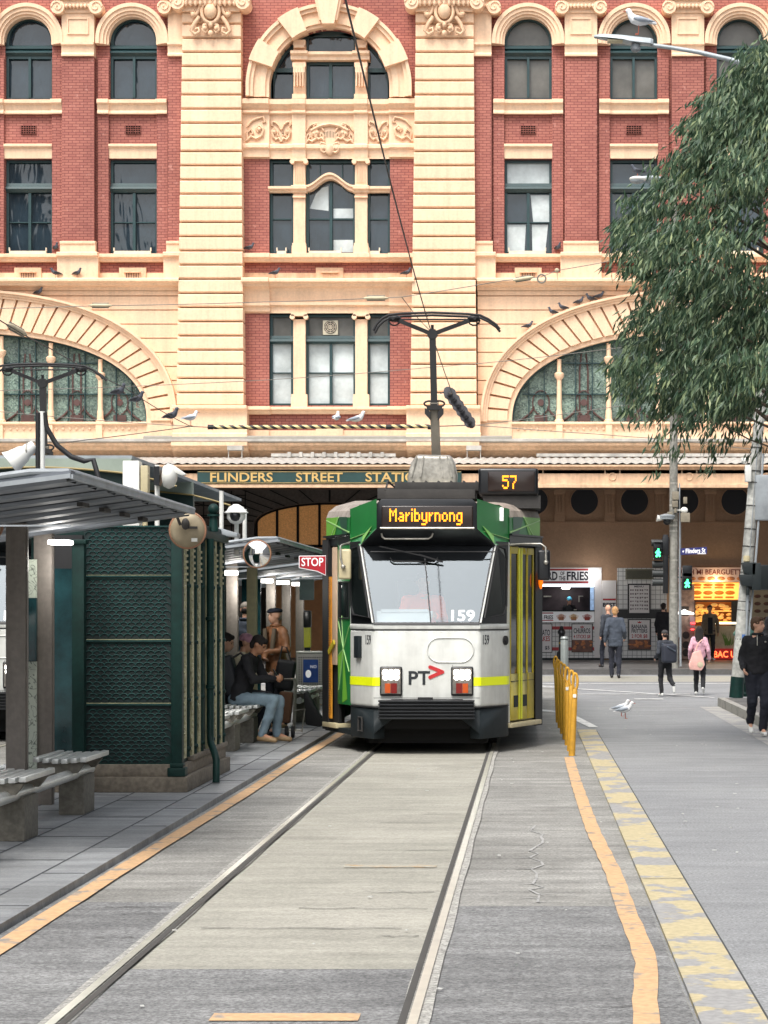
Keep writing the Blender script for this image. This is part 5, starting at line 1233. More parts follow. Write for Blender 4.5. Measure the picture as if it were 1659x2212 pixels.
# ---- tram stop shelters
def shelter(loc, L_, label, lamps, detail):
    t = thing('tram_shelter', loc, label, 'shelter', 'tram stop shelters'); x0, y0 = loc[0], loc[1]
    b = MB(); n = int(L_/.32); W_ = 2.3
    top = []
    for i in range(n+1):
        y = y0+L_*i/n; d = .11 if i % 2 else 0
        top.append((y, d))
    for i, ((ya, da), (yb, db)) in enumerate(zip(top, top[1:])):
        if i % 2: continue
        pr = [(ya, 0), (ya+.05, -.034), (yb-.05, -.034), (yb, 0)]
        for (y_a, h_a), (y_b, h_b) in zip(pr, pr[1:]): b.poly([(x0-.03, y_a, 2.49+h_a*.55), (x0-.03, y_b, 2.49+h_b*.55), (x0-W_, y_b, 2.19+h_b), (x0-W_, y_a, 2.19+h_a)])
    b.ext([(x0, y0, 2.50), (x0-W_, y0, 2.20), (x0-W_, y0, 2.23), (x0, y0, 2.54)], (0, L_, 0))
    r = b.build('roof', M_shr, t, recalc=False)
    b = MB(); b.tube([Vector((x0-W_, y0, 2.25)), Vector((x0-.25, y0, 2.53)), Vector((x0-.03, y0+.05, 2.535)), Vector((x0, y0+.25, 2.53)), Vector((x0, y0+L_, 2.53))], .020, 8)
    b.box(x0-.015, x0+.015, y0, y0+L_, 2.488, 2.515); b.box(x0-W_, x0, y0-.01, y0+.02, 2.19, 2.2)
    b.ext([(x0-W_, y0-.012, 2.195), (x0, y0-.012, 2.492), (x0, y0-.012, 2.52), (x0-W_, y0-.012, 2.23)], (0, .03, 0)); b.build('gutter', M_gut, r)
    b = MB()
    for i in range(4): b.box(x0-.30-.02, x0-.30+.02, y0+L_*(.35+.16*i), y0+L_*(.35+.16*i)+.25, 2.40, 2.43)
    b.build('roof_bracket', M_tgrime, r)
    for xp, yp, lamp in lamps:
        b = MB(); h = 2.49-.30*(x0-xp)/2.3; b.box(xp-.075, xp+.075, yp-.055, yp+.055, .05, h); b.box(xp+.076, xp+.082, yp-.03, yp+.03, .06, h-.05); b.build('post', M_post, t, bevel=.008)
        if lamp:
            b = MB(); b.box(xp+lamp-.09, xp+lamp+.09, yp-.3, yp-.06, h-.07, h-.03); b.build('lamp', M_glow, t, bevel=.015)
    return t
near = shelter((-2.87, 14.1, .05), 5.1, 'near tram shelter with dark ribbed roof, grey steel posts and etched glass', [(-3.975, 17.5, 0), (-4.09, 19.0, 0)], True)
b = MB(); b.box(-3.98, -3.80, 18.6, 18.8, 2.215, 2.255); b.build('lamp', M_glow, near, bevel=.015); lamp_light('lamp_light', (-3.86, 18.55, 2.1), 6, (1, .96, .9), near, .08)
def etched():
    m = mat('etched_pattern_glass', lin((168, 176, 164)), .3, var=0); t, bb, L = nodes_of(m)
    tc = t.nodes.new('ShaderNodeTexCoord'); n = t.nodes.new('ShaderNodeTexNoise'); n.inputs['Scale'].default_value = 9; n.inputs['Detail'].default_value = 1; n.inputs['Distortion'].default_value = 2.2
    L.new(tc.outputs['Object'], n.inputs[0]); r = t.nodes.new('ShaderNodeValToRGB'); e = r.color_ramp.elements
    e[0].position = .46; e[0].color = (*lin((178, 186, 172)), 1); e[1].position = .54; e[1].color = (*lin((178, 186, 172)), 1)
    k = r.color_ramp.elements.new(.5); k.color = (*lin((70, 78, 72)), 1); L.new(n.outputs['Fac'], r.inputs[0]); L.new(r.outputs[0], bb.inputs['Base Color']); return m
b = MB(); b.box(-4.28, -4.13, 18.9, 18.92, .35, 2.1); b.build('etched_glass', etched(), near)
b = MB(); b.box(-4.27, -4.12, 18.85, 18.90, 1.25, 1.78); b.build('notice_case', M_teal, near, bevel=.008)
far = shelter((-2.98, 26.6, .05), 7.2, 'second tram shelter behind the green kiosk with a pale gutter and lit lamp', [(-4.10, 31.0, .0), (-4.16, 29.0, 0)], False)
far2 = shelter((-3.05, 35.6, .05), 9.6, 'farthest tram shelter, its row of small lamps lit beside the tram', [(-4.45, 38.6, .0), (-4.45, 41.0, .0), (-4.45, 43.4, 0)], False)
for t, spots in ((far, [(-4.1, 30.9)]), (far2, [(-4.48, 38.4), (-4.42, 40.4), (-4.38, 42.6)])):
    for x, y in spots: b = MB(); b.box(x-.11, x+.11, y-.3, y-.12, 2.165, 2.23); b.build('lamp', M_glow, t, bevel=.015); lamp_light('lamp_light', (x+.15, y-.35, 2.02), 11, (1, .96, .9), t, .08)
b = MB(); b.box(-4.6, -4.3, 35.9, 35.95, .4, 2.2); b.build('glass_panel', M_teal, far2)
b = MB(); b.box(-3.86, -3.62, 37.6, 37.63, 1.65+.22, 2.25); b.build('hanging_screen', mat('pale_blue_panel', lin((120, 146, 150)), .25, 0, .2, 3), far2)
# ---- benches
def bench(y_list, x1, label):
    t = thing('bench', (x1-.2, y_list[0], .05), label, 'bench', 'slatted platform benches'); wd = .44
    for y in y_list:
        L_ = .95; b = MB()
        for i in range(6):
            xa = x1-wd+i*wd/6; b.box(xa+.011, xa+wd/6-.011, y, y+L_, .475+.006*abs(2.5-i), .515+.006*abs(2.5-i))
        st_ = b.build('seat', M_slat, t, bevel=.008)
        b = MB(); b.ext([(x1-.40, y+.06, .475), (x1-.04, y+.06, .475), (x1-.10, y+.06, .40), (x1-.34, y+.06, .40)], (0, .06, 0)); b.build('seat_bracket', M_base, st_); b = MB(); b.ext([(x1-.40, y+.8, .475), (x1-.04, y+.8, .475), (x1-.10, y+.8, .40), (x1-.34, y+.8, .40)], (0, .06, 0)); b.build('seat_bracket', M_base, st_)
        b = MB(); b.box(x1-.30, x1-.10, y+.35, y+.80, .05, .36); b.build('base', M_base, t, bevel=.012)
    b = MB(); b.cyl((x1-.17, y_list[0]-.1, .38), (x1-.17, y_list[-1]+.95, .38), .045, n=12); b.build('beam', M_slat, t, smooth=50)
    return t
bench([13.65, 15.55, 17.65], -3.46, 'nearest slatted bench in three seats on stone bases at the left edge')
bench([24.2, 25.9, 27.65], -3.34, 'slatted bench behind the green kiosk with the man in black seated on it')
bench([33.0, 34.6], -3.22, 'small slatted bench by the tram door in front of the perforated bin')
b = MB()
for i in range(4): b.box(-4.95+i*.085, -4.88+i*.085, 16.2, 18.6, .50, .54)
b.box(-4.9, -4.7, 17.2, 17.6, .05, .5); tag(b.build('bench', M_slat, None, bevel=.006), 'pale slatted bench end behind the grey shelter post', 'bench', 'slatted platform benches')
# ---- convex mirrors
M_mir = mat('mirror_glass', (.9, .9, .88), .02, 1., var=0); M_mback = mat('mirror_back_tan', lin((146, 134, 110)), .5, .2, .2, 6); M_rim = mat('mirror_rim_brown', lin((150, 108, 82)), .5, 0, .2, 6)
def mirror_thing(c, r, front, label, post=None, zb=.05):
    t = thing('convex_mirror', (c[0], c[1], zb), label, 'mirror', 'convex mirrors on the platform'); c = Vector(c)
    prof = [(r*math.sin(a), -.33*r*math.cos(a)) for a in [i*math.pi/20 for i in range(11)]]
    b = MB(); b.lathe(prof[1:] if True else prof, c, 28, 'y'); b.build('mirror_face', M_mir if front else M_mback, t, smooth=50)
    b = MB(); b.tube([c+Vector((r*math.cos(k*.2244), 0, r*math.sin(k*.2244))) for k in range(28)], .012, 6, closed=True); b.build('rim', M_rim, t, smooth=60)
    if not front:
        b = MB(); b.bar(c+Vector((-.03, -.055, .02)), c+Vector((.09, -.05, .02)), .014, .02); b.ball(c+Vector((-.01, -.06, .05)), (.035, .02, .05), 10, 7); b.tube([c+Vector((-.05, -.08, .04)), c+Vector((-.1, -.12, .18))], .012, 6); b.build('bracket', M_tgrime, t)
        b = MB(); b.box(c.x+.04, c.x+.09, c.y-.062, c.y-.05, c.z-.1, c.z-.07); b.build('maker_plate', M_wpl, t)
    if post:
        b = MB(); b.box(post[0]-.05, post[0]+.05, c.y+.08, c.y+.16, .05, c.z-.03); b.build('post', post[1], t, bevel=.01)
        b = MB(); b.bar((post[0], c.y+.1, c.z-.05), (c.x, c.y+.02, c.z), .03, .03); b.build('arm', M_rim, t)
    return t
mirror_thing((-4.12, 17.2, 2.31), .10, False, 'mirror back cut by the left edge under the roof'); 
mirror_thing((-2.94, 19.35, 2.36), .152, False, 'tan back of a round mirror at the tip of the near shelter roof')
mirror_thing((-3.215, 26.5, 2.345), .158, True, 'round convex mirror with brown rim held before the second shelter')
b = MB(); b.box(-4.17, -4.02, 33.1, 33.2, .05, 2.36); b.build('post', mat('rusty_cream_post', lin((206, 196, 160)), .6, 0, .25, 3), far, bevel=.01)
b = MB(); b.bar((-3.215, 26.55, 2.34), (-3.1, 26.75, 2.44), .03, .03); b.build('mirror_bracket', M_rim, far)
# ---- cameras, horn and cabinet over the shelters
def cctv(name, c, label, pole, r=.115):
    t = thing(name, (pole[0], pole[1], pole[2]), label, 'camera', 'security cameras'); c = Vector(c)
    b = MB(); b.lathe([(.0+r*.25, r*.95), (r*.75, r*.65), (r, r*.25), (r*1.25, r*.12), (r*1.25, r*.06), (r*.95, 0), (r*.95, -r*.5), (r*.6, -r*.95), (r*.2, -r*1.1)], c, 20); b.build('housing', M_wpl, t, smooth=45)
    b = MB(); b.ball(c+Vector((0, -r*.55, -r*.25)), r*.6, 14, 9); b.build('dome', M_tbl, t, smooth=60)
    b = MB(); b.cyl((pole[0], pole[1], pole[2]), (pole[0], pole[1], c.z+(0 if pole[3] else -r)), .026, n=10)
    if pole[3]: b.bar((pole[0], pole[1], c.z+.02), (c.x, c.y, c.z+.02), .03, .03)
    b.build('pole', M_wpl, t, smooth=50); return t
cctv('security_camera', (-3.50, 26.8, 2.83), 'white hooded dome camera on a short white pole over the second shelter', (-3.515, 26.95, 2.35, False))
T_ = thing('security_camera', (-3.97, 24.0, 2.5), 'white box camera with peaked hood on a pole beside the white cabinet', 'camera', 'security cameras')
b = MB(); b.cyl((-3.97, 24, 2.2), (-3.97, 24, 3.22), .026, n=10); b.build('pole', M_wpl, T_, smooth=50)
b = MB(); b.lathe([(.03, -.02), (.11, 0), (.135, .05), (.11, .11), (.04, .14)], (-3.90, 24, 3.10), 18, 'x'); b.build('housing', M_wpl, T_, smooth=50)
b = MB(); b.ext([(-3.86, 23.95, 3.24), (-3.80, 23.95, 3.22), (-3.66, 23.95, 3.12), (-3.70, 23.95, 3.105), (-3.86, 23.95, 3.17)], (0, .12, 0)); b.build('hood', M_wpl, T_, bevel=.01)
b = MB(); b.lathe([(.085, -.05), (.085, .0)], (-3.93, 24, 3.08), 16, 'x'); b.box(-3.99, -3.93, 23.9, 23.95, 3.0, 3.2); b.build('lens_ring', M_tbl, T_)
T_ = thing('control_cabinet', (-4.31, 24.4, 2.5), 'narrow white control cabinet above the shelter roof', 'cabinet')
b = MB(); b.box(-4.40, -4.22, 24.35, 24.55, 2.3, 3.29); c_ = b.build('case', M_wpl, T_, bevel=.012); b = MB(); b.box(-4.21, -4.13, 24.36, 24.5, 2.95, 3.24); b.cyl((-4.17, 24.42, 2.3), (-4.17, 24.42, 2.95), .03, n=8); b.build('meter_box', M_creamp, T_, bevel=.01)
b = MB(); b.ball((-4.33, 24.3, 2.96), (.06, .05, .07), 10, 8); b.build('loudspeaker', M_wpl, T_, smooth=60)
for x, zt, y in ((-3.66, 3.09, 26.7), (-3.45, 2.90, 27.2)):
    b = MB(); b.cyl((x, y, 2.3), (x, y, zt), .026, n=10); tag(b.build('mast', M_wpl, None, smooth=50), 'taller thin white mast by the dome camera' if zt > 3 else 'shorter thin white mast by the dome camera', 'mast', 'thin masts over the second shelter')
T_ = thing('horn_speaker', (-3.35, 15.5, 2.5), 'white horn loudspeaker on a white pole above the near shelter', 'loudspeaker')
b = MB(); b.cyl((-3.35, 15.5, 2.5), (-3.35, 15.5, 3.03), .02, n=10); b.build('pole', M_wpl, T_, smooth=50)
a_ = Vector((-3.40, 15.5, 2.80)); d_ = Vector((-.16, -.03, -.125)).normalized(); 
b = MB(); b.tube([a_, a_+d_*.05, a_+d_*.07, a_+d_*.10, a_+d_*.17, a_+d_*.205, a_+d_*.21], [.035, .045, .045, .06, .075, .092, .09], 18); b.build('horn', M_wpl, T_, smooth=50)
b = MB(); b.bar(a_+Vector((.0, 0, -.02)), (-3.35, 15.5, 2.74), .03, .02); b.tube([a_+d_*.06+Vector((0, -.05*math.cos(t*.7), .05*math.sin(t*.7))) for t in range(9)], .006, 5, closed=True); b.build('clamp', M_alu, T_)
b = MB(); b.tube([Vector((-3.375, 15.48, z)) for z in (2.52, 2.7, 2.9, 3.02)], .016, 7); b.tube([Vector((-3.335, 15.5, 3.02)), Vector((-3.32, 15.5, 2.92)), Vector((-3.25, 15.5, 2.80)), Vector((-3.15, 15.5, 2.72)), Vector((-3.06, 15.5, 2.69)), Vector((-3.0, 15.5, 2.70)), Vector((-2.96, 15.5, 2.56))], .018, 8); b.build('cable', M_rub, T_, smooth=60)
# ---- perforated bin enclosure and ticket reader by the tram
T_ = thing('bin_enclosure', (-3.85, 39.4, .05), 'grey perforated metal bin enclosure with a blue notice beside the tram door', 'bin')
b = MB(); b.box(-4.1, -3.62, 39.4, 39.9, .08, .96); b.build('body', mat('grey_enclosure', lin((176, 172, 168)), .5, .2, .1, 3), T_, bevel=.02)
b = MB()
for i in range(11):
    for j in range(18):
        if 0: continue
        b.box(-4.06+i*.04, -4.042+i*.04, 39.395, 39.4, .16+j*.042, .178+j*.042)
b.build('perforation', M_rub, T_)
b = MB(); b.box(-3.98, -3.72, 39.385, 39.393, .45, .85); b.build('notice', mat('notice_blue', lin((36, 74, 150)), .5, 0, .2, 12), T_); b = MB(); b.box(-4.1, -3.62, 39.38, 39.92, .96, .99); b.build('lid', M_wpl, T_, bevel=.008)
b = MB(); b.ball((-3.89, 39.384, .60), (.05, .004, .07), 10, 6); b.text('NO', (-3.80, 39.384, .70), height=.05); b.build('notice_print', M_whp, T_)
T_ = thing('ticket_reader', (-3.97, 40, .05), 'black ticket reader post with a yellow band', 'ticket reader')
b = MB(); b.box(-4.02, -3.92, 40, 40.1, .05, 1.05); b.build('post', M_tg, T_, bevel=.01); b = MB(); b.box(-4.04, -3.90, 39.97, 40.12, 1.4, 1.7); b.build('head', M_tbl, T_, bevel=.03); b = MB(); b.box(-4.03, -3.91, 39.98, 40.11, 1.05, 1.4); b.build('band', mat('reader_yellow', lin((190, 190, 60)), .5), T_, bevel=.01)
# ---- yellow slotted posts along the lane
M_yp = mat('yellow_post_paint', lin((196, 146, 44)), .55, 0, .2, 5, fine=.12, bscale=18)
posts = [(26.2, .455, .045, .97), (27.1, .45, .02, .98), (28.3, .44, -.005, .99), (29.6, .43, -.02, 1.0), (31.0, .415, -.03, 1.0), (32.6, .40, -.04, 1.0), (34.2, .39, -.045, 1.02)]
sd = ['nearest', 'second nearest', 'third nearest', 'middle', 'third farthest', 'second farthest', 'farthest']
for i, (y, x, dx, h) in enumerate(posts):
    T_ = thing('yellow_post', (x, y, 0), ['nearest of the leaning yellow slotted posts, standing where the orange line ends', 'yellow slotted post just behind the nearest one', 'third yellow slotted post counted from the near end', 'fourth yellow slotted post, midway along the row', 'fifth yellow slotted post counted from the near end', 'sixth yellow slotted post, second from the far end', 'last yellow slotted post at the far end of the row'][i], 'post', 'yellow slotted posts along the tram lane')
    p = lambda t, o=0: Vector((x+dx*t+o, y, h*t))
    b = MB(); b.tube([p(0), p(.03), p(.5), p(.78), p(.80)], [.036, .038, .035, .032, .022], 10); b.build('shaft', M_yp, T_, smooth=50)
    b = MB(); b.tube([p(.89)+Vector((.028*math.cos(R(a)), 0, .095*math.sin(R(a)))) for a in range(0, 360, 24)], .016, 7, closed=True); b.build('slotted_head', M_yp, T_, smooth=60)
    if i in (0, 2): b = MB(); b.box(x+dx*.72-.02, x+dx*.72+.02, y-.040, y-.032, h*.70, h*.74); b.build('sticker', M_wpl, T_)
# ---- bollards on the far footpath
T_ = thing('steel_bollard', (.87, 61.6, .15), 'grey steel bollard on the far kerb behind the yellow posts', 'bollard'); b = MB(); b.lathe([(.11, 0), (.11, .82), (.10, .86), (.09, .87)], (.87, 61.6, .15), 18); b.build('shaft', mat('galvanised_steel', lin((150, 156, 152)), .4, .5, .1, 5), T_, smooth=40); b = MB(); b.lathe([(.112, .78), (.112, .80)], (.87, 61.6, .15), 18); b.build('band', M_tbl, T_)
T_ = thing('iron_bollard', (.90, 70, .15), 'black cast iron bollard with pointed cap in front of the fries kiosk', 'bollard'); b = MB(); b.lathe([(.16, 0), (.15, .3), (.09, .35), (.085, .85), (.12, .88), (.12, .95), (.07, 1.02), (.05, 1.1), (.0, 1.12)], (.9, 70, .15), 14); b.build('shaft', M_tbl, T_, smooth=40); b = MB(); b.lathe([(.088, .55), (.088, .62)], (.9, 70, .15), 14); b.build('band', mat('gold_band', lin((150, 130, 60)), .5), T_)

# ================================================================ SHOPS UNDER THE CANOPY
def tile_mat():
    m = mat('white_square_tiles', lin((214, 214, 212)), .3, var=0); t, bb, L = nodes_of(m)
    tc = t.nodes.new('ShaderNodeTexCoord'); sx = t.nodes.new('ShaderNodeSeparateXYZ'); cx = t.nodes.new('ShaderNodeCombineXYZ'); L.new(tc.outputs['Object'], sx.inputs[0]); L.new(sx.outputs[0], cx.inputs[0]); L.new(sx.outputs[2], cx.inputs[1])
    br = t.nodes.new('ShaderNodeTexBrick'); br.offset = 0; br.inputs['Scale'].default_value = 1; br.inputs['Brick Width'].default_value = .15; br.inputs['Row Height'].default_value = .15; br.inputs['Mortar Size'].default_value = .008
    br.inputs['Color1'].default_value = (*lin((222, 222, 220)), 1); br.inputs['Color2'].default_value = (*lin((212, 212, 212)), 1); br.inputs['Mortar'].default_value = (*lin((130, 130, 132)), 1); L.new(cx.outputs[0], br.inputs[0]); L.new(br.outputs[0], bb.inputs['Base Color']); return m
M_tile = tile_mat(); M_srd = mat('shop_red', lin((168, 40, 48)), .4, 0, .05); M_swh = mat('shop_sign_white', lin((226, 226, 230)), .4, var=0, emit=(1, 1, 1), estr=.06); M_navy = mat('sign_navy', lin((24, 24, 44)), .5, var=0)
M_pw = mat('poster_white', lin((220, 216, 216)), .4, 0, .03); M_pk = mat('poster_frame_black', (.01, .01, .012), .4); M_food = mat('fried_food', lin((178, 112, 70)), .6, 0, .5, 14); M_food2 = mat('golden_chips', lin((196, 150, 70)), .6, 0, .4, 20); M_food3 = mat('red_chips', lin((150, 52, 40)), .6, 0, .4, 20); M_cup = mat('paper_tub', lin((176, 120, 92)), .6)
def sbox(b, x0, x1, y0, y1, ya, yb): return b.box(X(x0), X(x1), ya, yb, Z(y1), Z(y0))
# fries kiosk
FK = thing('fries_kiosk', (X(1220), YW, .15), 'white tiled fries kiosk with red bands and an open serving counter under the canopy', 'shop')
b = MB(); sbox(b, 1100, 1284, 1344, 1421, YW-.05, YW+.1); fr_ = b.build('tiled_front', M_tile, FK)
b = MB(); sbox(b, 1100, 1300, 1421, 1426, YW-.06, YW+.1); b.build('skirting', M_tg, FK)
b = MB()
for y0, y1 in ((1353, 1360), (1398, 1405)): sbox(b, 1100, 1283.5, y0, y1, YW-.056, YW-.05)
b.build('red_band', M_srd, FK)
b = MB(); sbox(b, 1284, 1300, 1262, 1421, YW-.04, YW+.1); b.build('side_pillar', M_pw, FK)
b = MB(); sbox(b, 1100, 1283, 1320, 1344, YW-.25, YW+.1); ct = b.build('counter_front', M_swh, FK)
b = MB(); b.text('FRIES', ((X(1175)+X(1194.5))/2, YW-.252, Z(1338)), width=X(1194.5)-X(1174.5), height=Z(1329)-Z(1338), bold=.03); b.text("OF THE", ((X(1168)+X(1173)) / 2, YW-.252, Z(1336)), width=X(1173)-X(1166)); b.build('lettering', M_navy, ct)
b = MB(); sbox(b, 1158, 1195, 1323, 1325.5, YW-.254, YW-.25); sbox(b, 1158, 1195, 1339, 1341, YW-.254, YW-.25); b.build('red_line', M_srd, ct)
for cx, m in ((1212, M_food), (1239, M_food2), (1268, M_food3)):
    b = MB(); 
    for i in range(9): b.bar((X(cx-7+i*1.75), YW-.256-.004*(i % 2), Z(1337)), (X(cx-10+i*2.5), YW-.256-.004*(i % 2), Z(1326+abs(i-4)*.9)), .025, .012)
    g = b.build('chips_picture', m, ct); b = MB(); b.ext([(X(cx-7), YW-.262, Z(1333)), (X(cx+7), YW-.262, Z(1333)), (X(cx+5), YW-.262, Z(1340)), (X(cx-5), YW-.262, Z(1340))], (0, .004, 0)); b.build('tub_picture', M_cup if m is not M_food3 else M_food3, g)
b = MB(); sbox(b, 1100, 1284, 1318, 1321, YW-.3, YW+.6); b.build('counter_top', M_tg, FK)
b = MB(); sbox(b, 1100, 1284, 1226, 1345, YW+1.8, YW+1.85); b.box(X(1284), X(1300), YW+.1, YW+1.85, .15, 3.2); b.box(X(1100), X(1300), YW+.1, YW+1.85, Z(1228), Z(1226)); b.build('kitchen_wall', mat('dark_kitchen', lin((56, 44, 50)), .6, 0, .4, 5), FK)
b = MB(); sbox(b, 1215, 1232, 1267, 1271, YW+1.2, YW+1.4); b.build('kitchen_lamp', M_lamp, FK)
b = MB(); sbox(b, 1252, 1262, 1286, 1288, YW+1.5, YW+1.7); sbox(b, 1252, 1254, 1288, 1300, YW+1.5, YW+1.7); sbox(b, 1175, 1192, 1286, 1289, YW+1.6, YW+1.75); sbox(b, 1240, 1246, 1316, 1319, YW, YW+.3); b.build('kitchen_gear', M_alu, FK)
b = MB(); sbox(b, 1100, 1180, 1262, 1267, YW-.2, YW-.1); sbox(b, 1181, 1222, 1262, 1267, YW-.2, YW-.1); sbox(b, 1224, 1283, 1261, 1268, YW-.2, YW-.1); b.build('menu_lightbox', mat('cool_lightbox', (.9, .92, 1), .4, var=0, emit=(.85, .9, 1), estr=1.6), FK)
b = MB(); sbox(b, 1275, 1283, 1268, 1320, YW-.02, YW+.1); b.build('drinks_fridge', mat('fridge_glow', lin((150, 170, 190)), .3, 0, .4, 9, emit=lin((120, 150, 190)), estr=.35), FK)
b = MB(); sbox(b, 1271, 1299.5, 1226, 1262, YW-.03, YW+.1); b.build('lamp_panel', M_pw, FK); b = MB(); b.ball((X(1285), YW-.12, Z(1240)), .065, 12, 8); sl_ = b.build('spot_lamp', M_lamp, FK, smooth=60)
lamp_light('spot_lamp_light', (X(1285), YW-.9, Z(1238)), 8, (1, .97, .92), FK)
SGN = thing('shop_sign', (X(1215), YW-.35, Z(1262)), 'white fries shop sign with red bands and navy capitals above the counter', 'sign')
b = MB(); sbox(b, 1152, 1273, 1227, 1262, YW-.40, YW-.30); b.build('board', M_swh, SGN, bevel=.01)
b = MB(); sbox(b, 1153, 1270, 1229, 1233, YW-.406, YW-.40); sbox(b, 1153, 1270, 1256, 1260, YW-.406, YW-.40); b.build('red_band', M_srd, SGN)
b = MB()
for wd, x0, x1, y0, y1 in (('LORD', 1160, 1204, 1235, 1254), ('OF', 1210, 1219, 1235, 1243), ('THE', 1207, 1221, 1245, 1254), ('FRIES', 1224, 1270.5, 1235, 1254)): b.text(wd, ((X(x0)+X(x1))/2, YW-.402, Z(y1)), width=X(x1)-X(x0), height=Z(y0)-Z(y1), bold=.03)
b.build('lettering', M_navy, SGN)
def poster(x0, x1, y0, y1, label, lines, pic=None, frame=1.5, yy=YW-.06):
    t = thing('poster', (X((x0+x1)/2), yy, Z(y1)), label, 'poster', 'food posters on the kiosk walls'); b = MB(); sbox(b, x0, x1, y0, y1, yy-.03, yy); b.build('frame', M_pk, t)
    b = MB(); sbox(b, x0+frame, x1-frame, y0+frame, y1-frame, yy-.034, yy-.03); sh = b.build('sheet', M_pw, t)
    for txt, cx, ya, yb, wd, m in lines: b = MB(); b.text(txt, (X(cx), yy-.035, Z(yb)), width=wd/SW, height=Z(ya)-Z(yb), bold=.02); b.build('lettering', m, sh)
    if pic:
        b = MB(); sbox(b, x0+frame, x1-frame, pic[0], pic[1], yy-.037, yy-.034); g = b.build('photograph', mat('photo_brown', lin((110, 74, 62)), .5, 0, .4, 9), sh)
        rr = random.Random(int(x0)); b = MB(); wpx = x1-x0-2*frame-4
        for i in range(12): cx = x0+frame+3+rr.random()*wpx; cy = pic[0]+3+rr.random()*(pic[1]-pic[0]-6); b.ball((X(cx), yy-.04, Z(cy)), (rr.uniform(.04, .09), .006, rr.uniform(.02, .05)), 8, 5, Matrix.Rotation(rr.uniform(-1, 1), 3, 'Y'))
        b.build('food', M_food, g)
    b = MB(); m = (x0+x1)/2; b.prism([(X(m-3.5), Z(y0+9)), (X(m+3.5), Z(y0+9)), (X(m+4.5), Z(y0+5)), (X(m+2), Z(y0+7)), (X(m), Z(y0+4)), (X(m-2), Z(y0+7)), (X(m-4.5), Z(y0+5))], yy-.036, yy-.033)
    if pic: b.build('crown_mark', M_srd, sh)
    return t
poster(1150, 1193, 1347, 1410, 'potato cakes poster half hidden behind the tram mirror', [('POTATO', 1172, 1360, 1373, 32, M_navy), ('CAKES', 1174, 1374, 1385, 28, M_srd), ('$5', 1182, 1395, 1404, 10, M_navy)])
poster(1234.5, 1280, 1347, 1409, 'churros poster with a fried food photograph on the kiosk front', [('CHURROS', 1257, 1357, 1368, 36, M_navy), ('4 STICKS $8', 1257, 1371, 1380, 36, M_srd)], (1382, 1408))
poster(1356.5, 1405.5, 1337, 1404, 'banana fritters poster low on the tiled wall between the shops', [('BANANA', 1381, 1349, 1358, 34, M_navy), ('FRITTERS', 1381, 1359, 1367, 34, M_navy), ('2 FOR $8', 1381, 1370, 1379, 34, M_srd)], (1381, 1402), 2.5)
pm = poster(1356, 1405, 1261, 1327, 'tall black framed menu board above the banana poster', [('MENU', 1380, 1265, 1269, 20, M_navy)], None, 3)
b = MB(); rr = random.Random(5)
for r in range(6):
    for c in range(4):
        for q in range(2): xx = 1361+c*10.2+q*4.5; yy_ = 1273+r*8.2; b.box(X(xx), X(xx+3.2), YW-.099, YW-.093, Z(yy_+2+rr.random()*2), Z(yy_))
b.build('menu_print', mat('menu_ink', lin((120, 108, 112)), .6, 0, .6, 8), pm)
TW = thing('tiled_wall', (X(1386), YW, .15), 'white tiled wall with a dark band and a vent grille between the two food shops', 'wall')
b = MB(); sbox(b, 1333, 1440, 1227, 1421, YW-.03, YW+.1); b.build('tiling', M_tile, TW); b = MB(); sbox(b, 1333, 1440, 1316, 1336, YW-.036, YW-.03); b.build('dark_band', M_pk, TW); b = MB(); sbox(b, 1333, 1440, 1421, 1426, YW-.04, YW+.1); b.build('skirting', M_tg, TW)
b = MB(); sbox(b, 1351, 1412, 1229, 1252, YW-.05, YW-.03); g_ = b.build('vent_grille', mat('olive_grille', lin((120, 118, 100)), .5), TW); b = MB()
for i in range(9): sbox(b, 1354, 1409, 1232.5+i*2, 1233.5+i*2, YW-.056, YW-.05)
b.build('louvre', M_rub, g_)
BP = thing('white_pillar', (X(1315), YW-.1, .15), 'white pillar with BEST in black letters beside the fries kiosk', 'pillar'); b = MB(); sbox(b, 1300.5, 1331, 1254, 1422, YW-.10, YW+.1); b.build('panel', M_pw, BP, bevel=.01); b = MB(); sbox(b, 1302, 1330, 1293, 1297, YW-.106, YW-.10); b.build('red_band', M_srd, BP); b = MB(); b.text('BEST', (X(1316), YW-.102, Z(1311)), width=28/SW, height=9/SW, bold=.04); b.build('lettering', M_navy, BP)
# sandwich shop
BS = thing('sandwich_shop', (X(1532), YW, .15), 'brightly lit sandwich shop with an orange menu board and glass food display', 'shop')
M_wglow = mat('orange_menu_glow', lin((255, 190, 100)), .4, 0, .2, 5, emit=lin((255, 176, 80)), estr=.8)
b = MB(); b.box(X(1460), X(1605), YW+.9, YW+.95, .15, Z(1227)); b.build('back_wall', mat('warm_wall', lin((150, 104, 64)), .6, 0, .2, 3), BS)
b = MB(); sbox(b, 1494, 1600, 1258, 1295, YW+.5, YW+.55); mb_ = b.build('menu_board', M_wglow, BS)
b = MB()
for i in range(4):
    b.ball((X(1508+i*24), YW+.49, Z(1280)), (.16, .02, .07), 12, 6); b.ball((X(1508+i*24), YW+.49, Z(1263)), (.16, .02, .05), 12, 6)
    b.box(X(1498+i*24), X(1516+i*24), YW+.48, YW+.5, Z(1271), Z(1267)); b.box(X(1498+i*24), X(1516+i*24), YW+.48, YW+.5, Z(1292), Z(1288))
b.build('roll_picture', mat('bread_orange', lin((196, 110, 30)), .6, 0, .3, 9, emit=lin((200, 100, 20)), estr=.25), mb_)
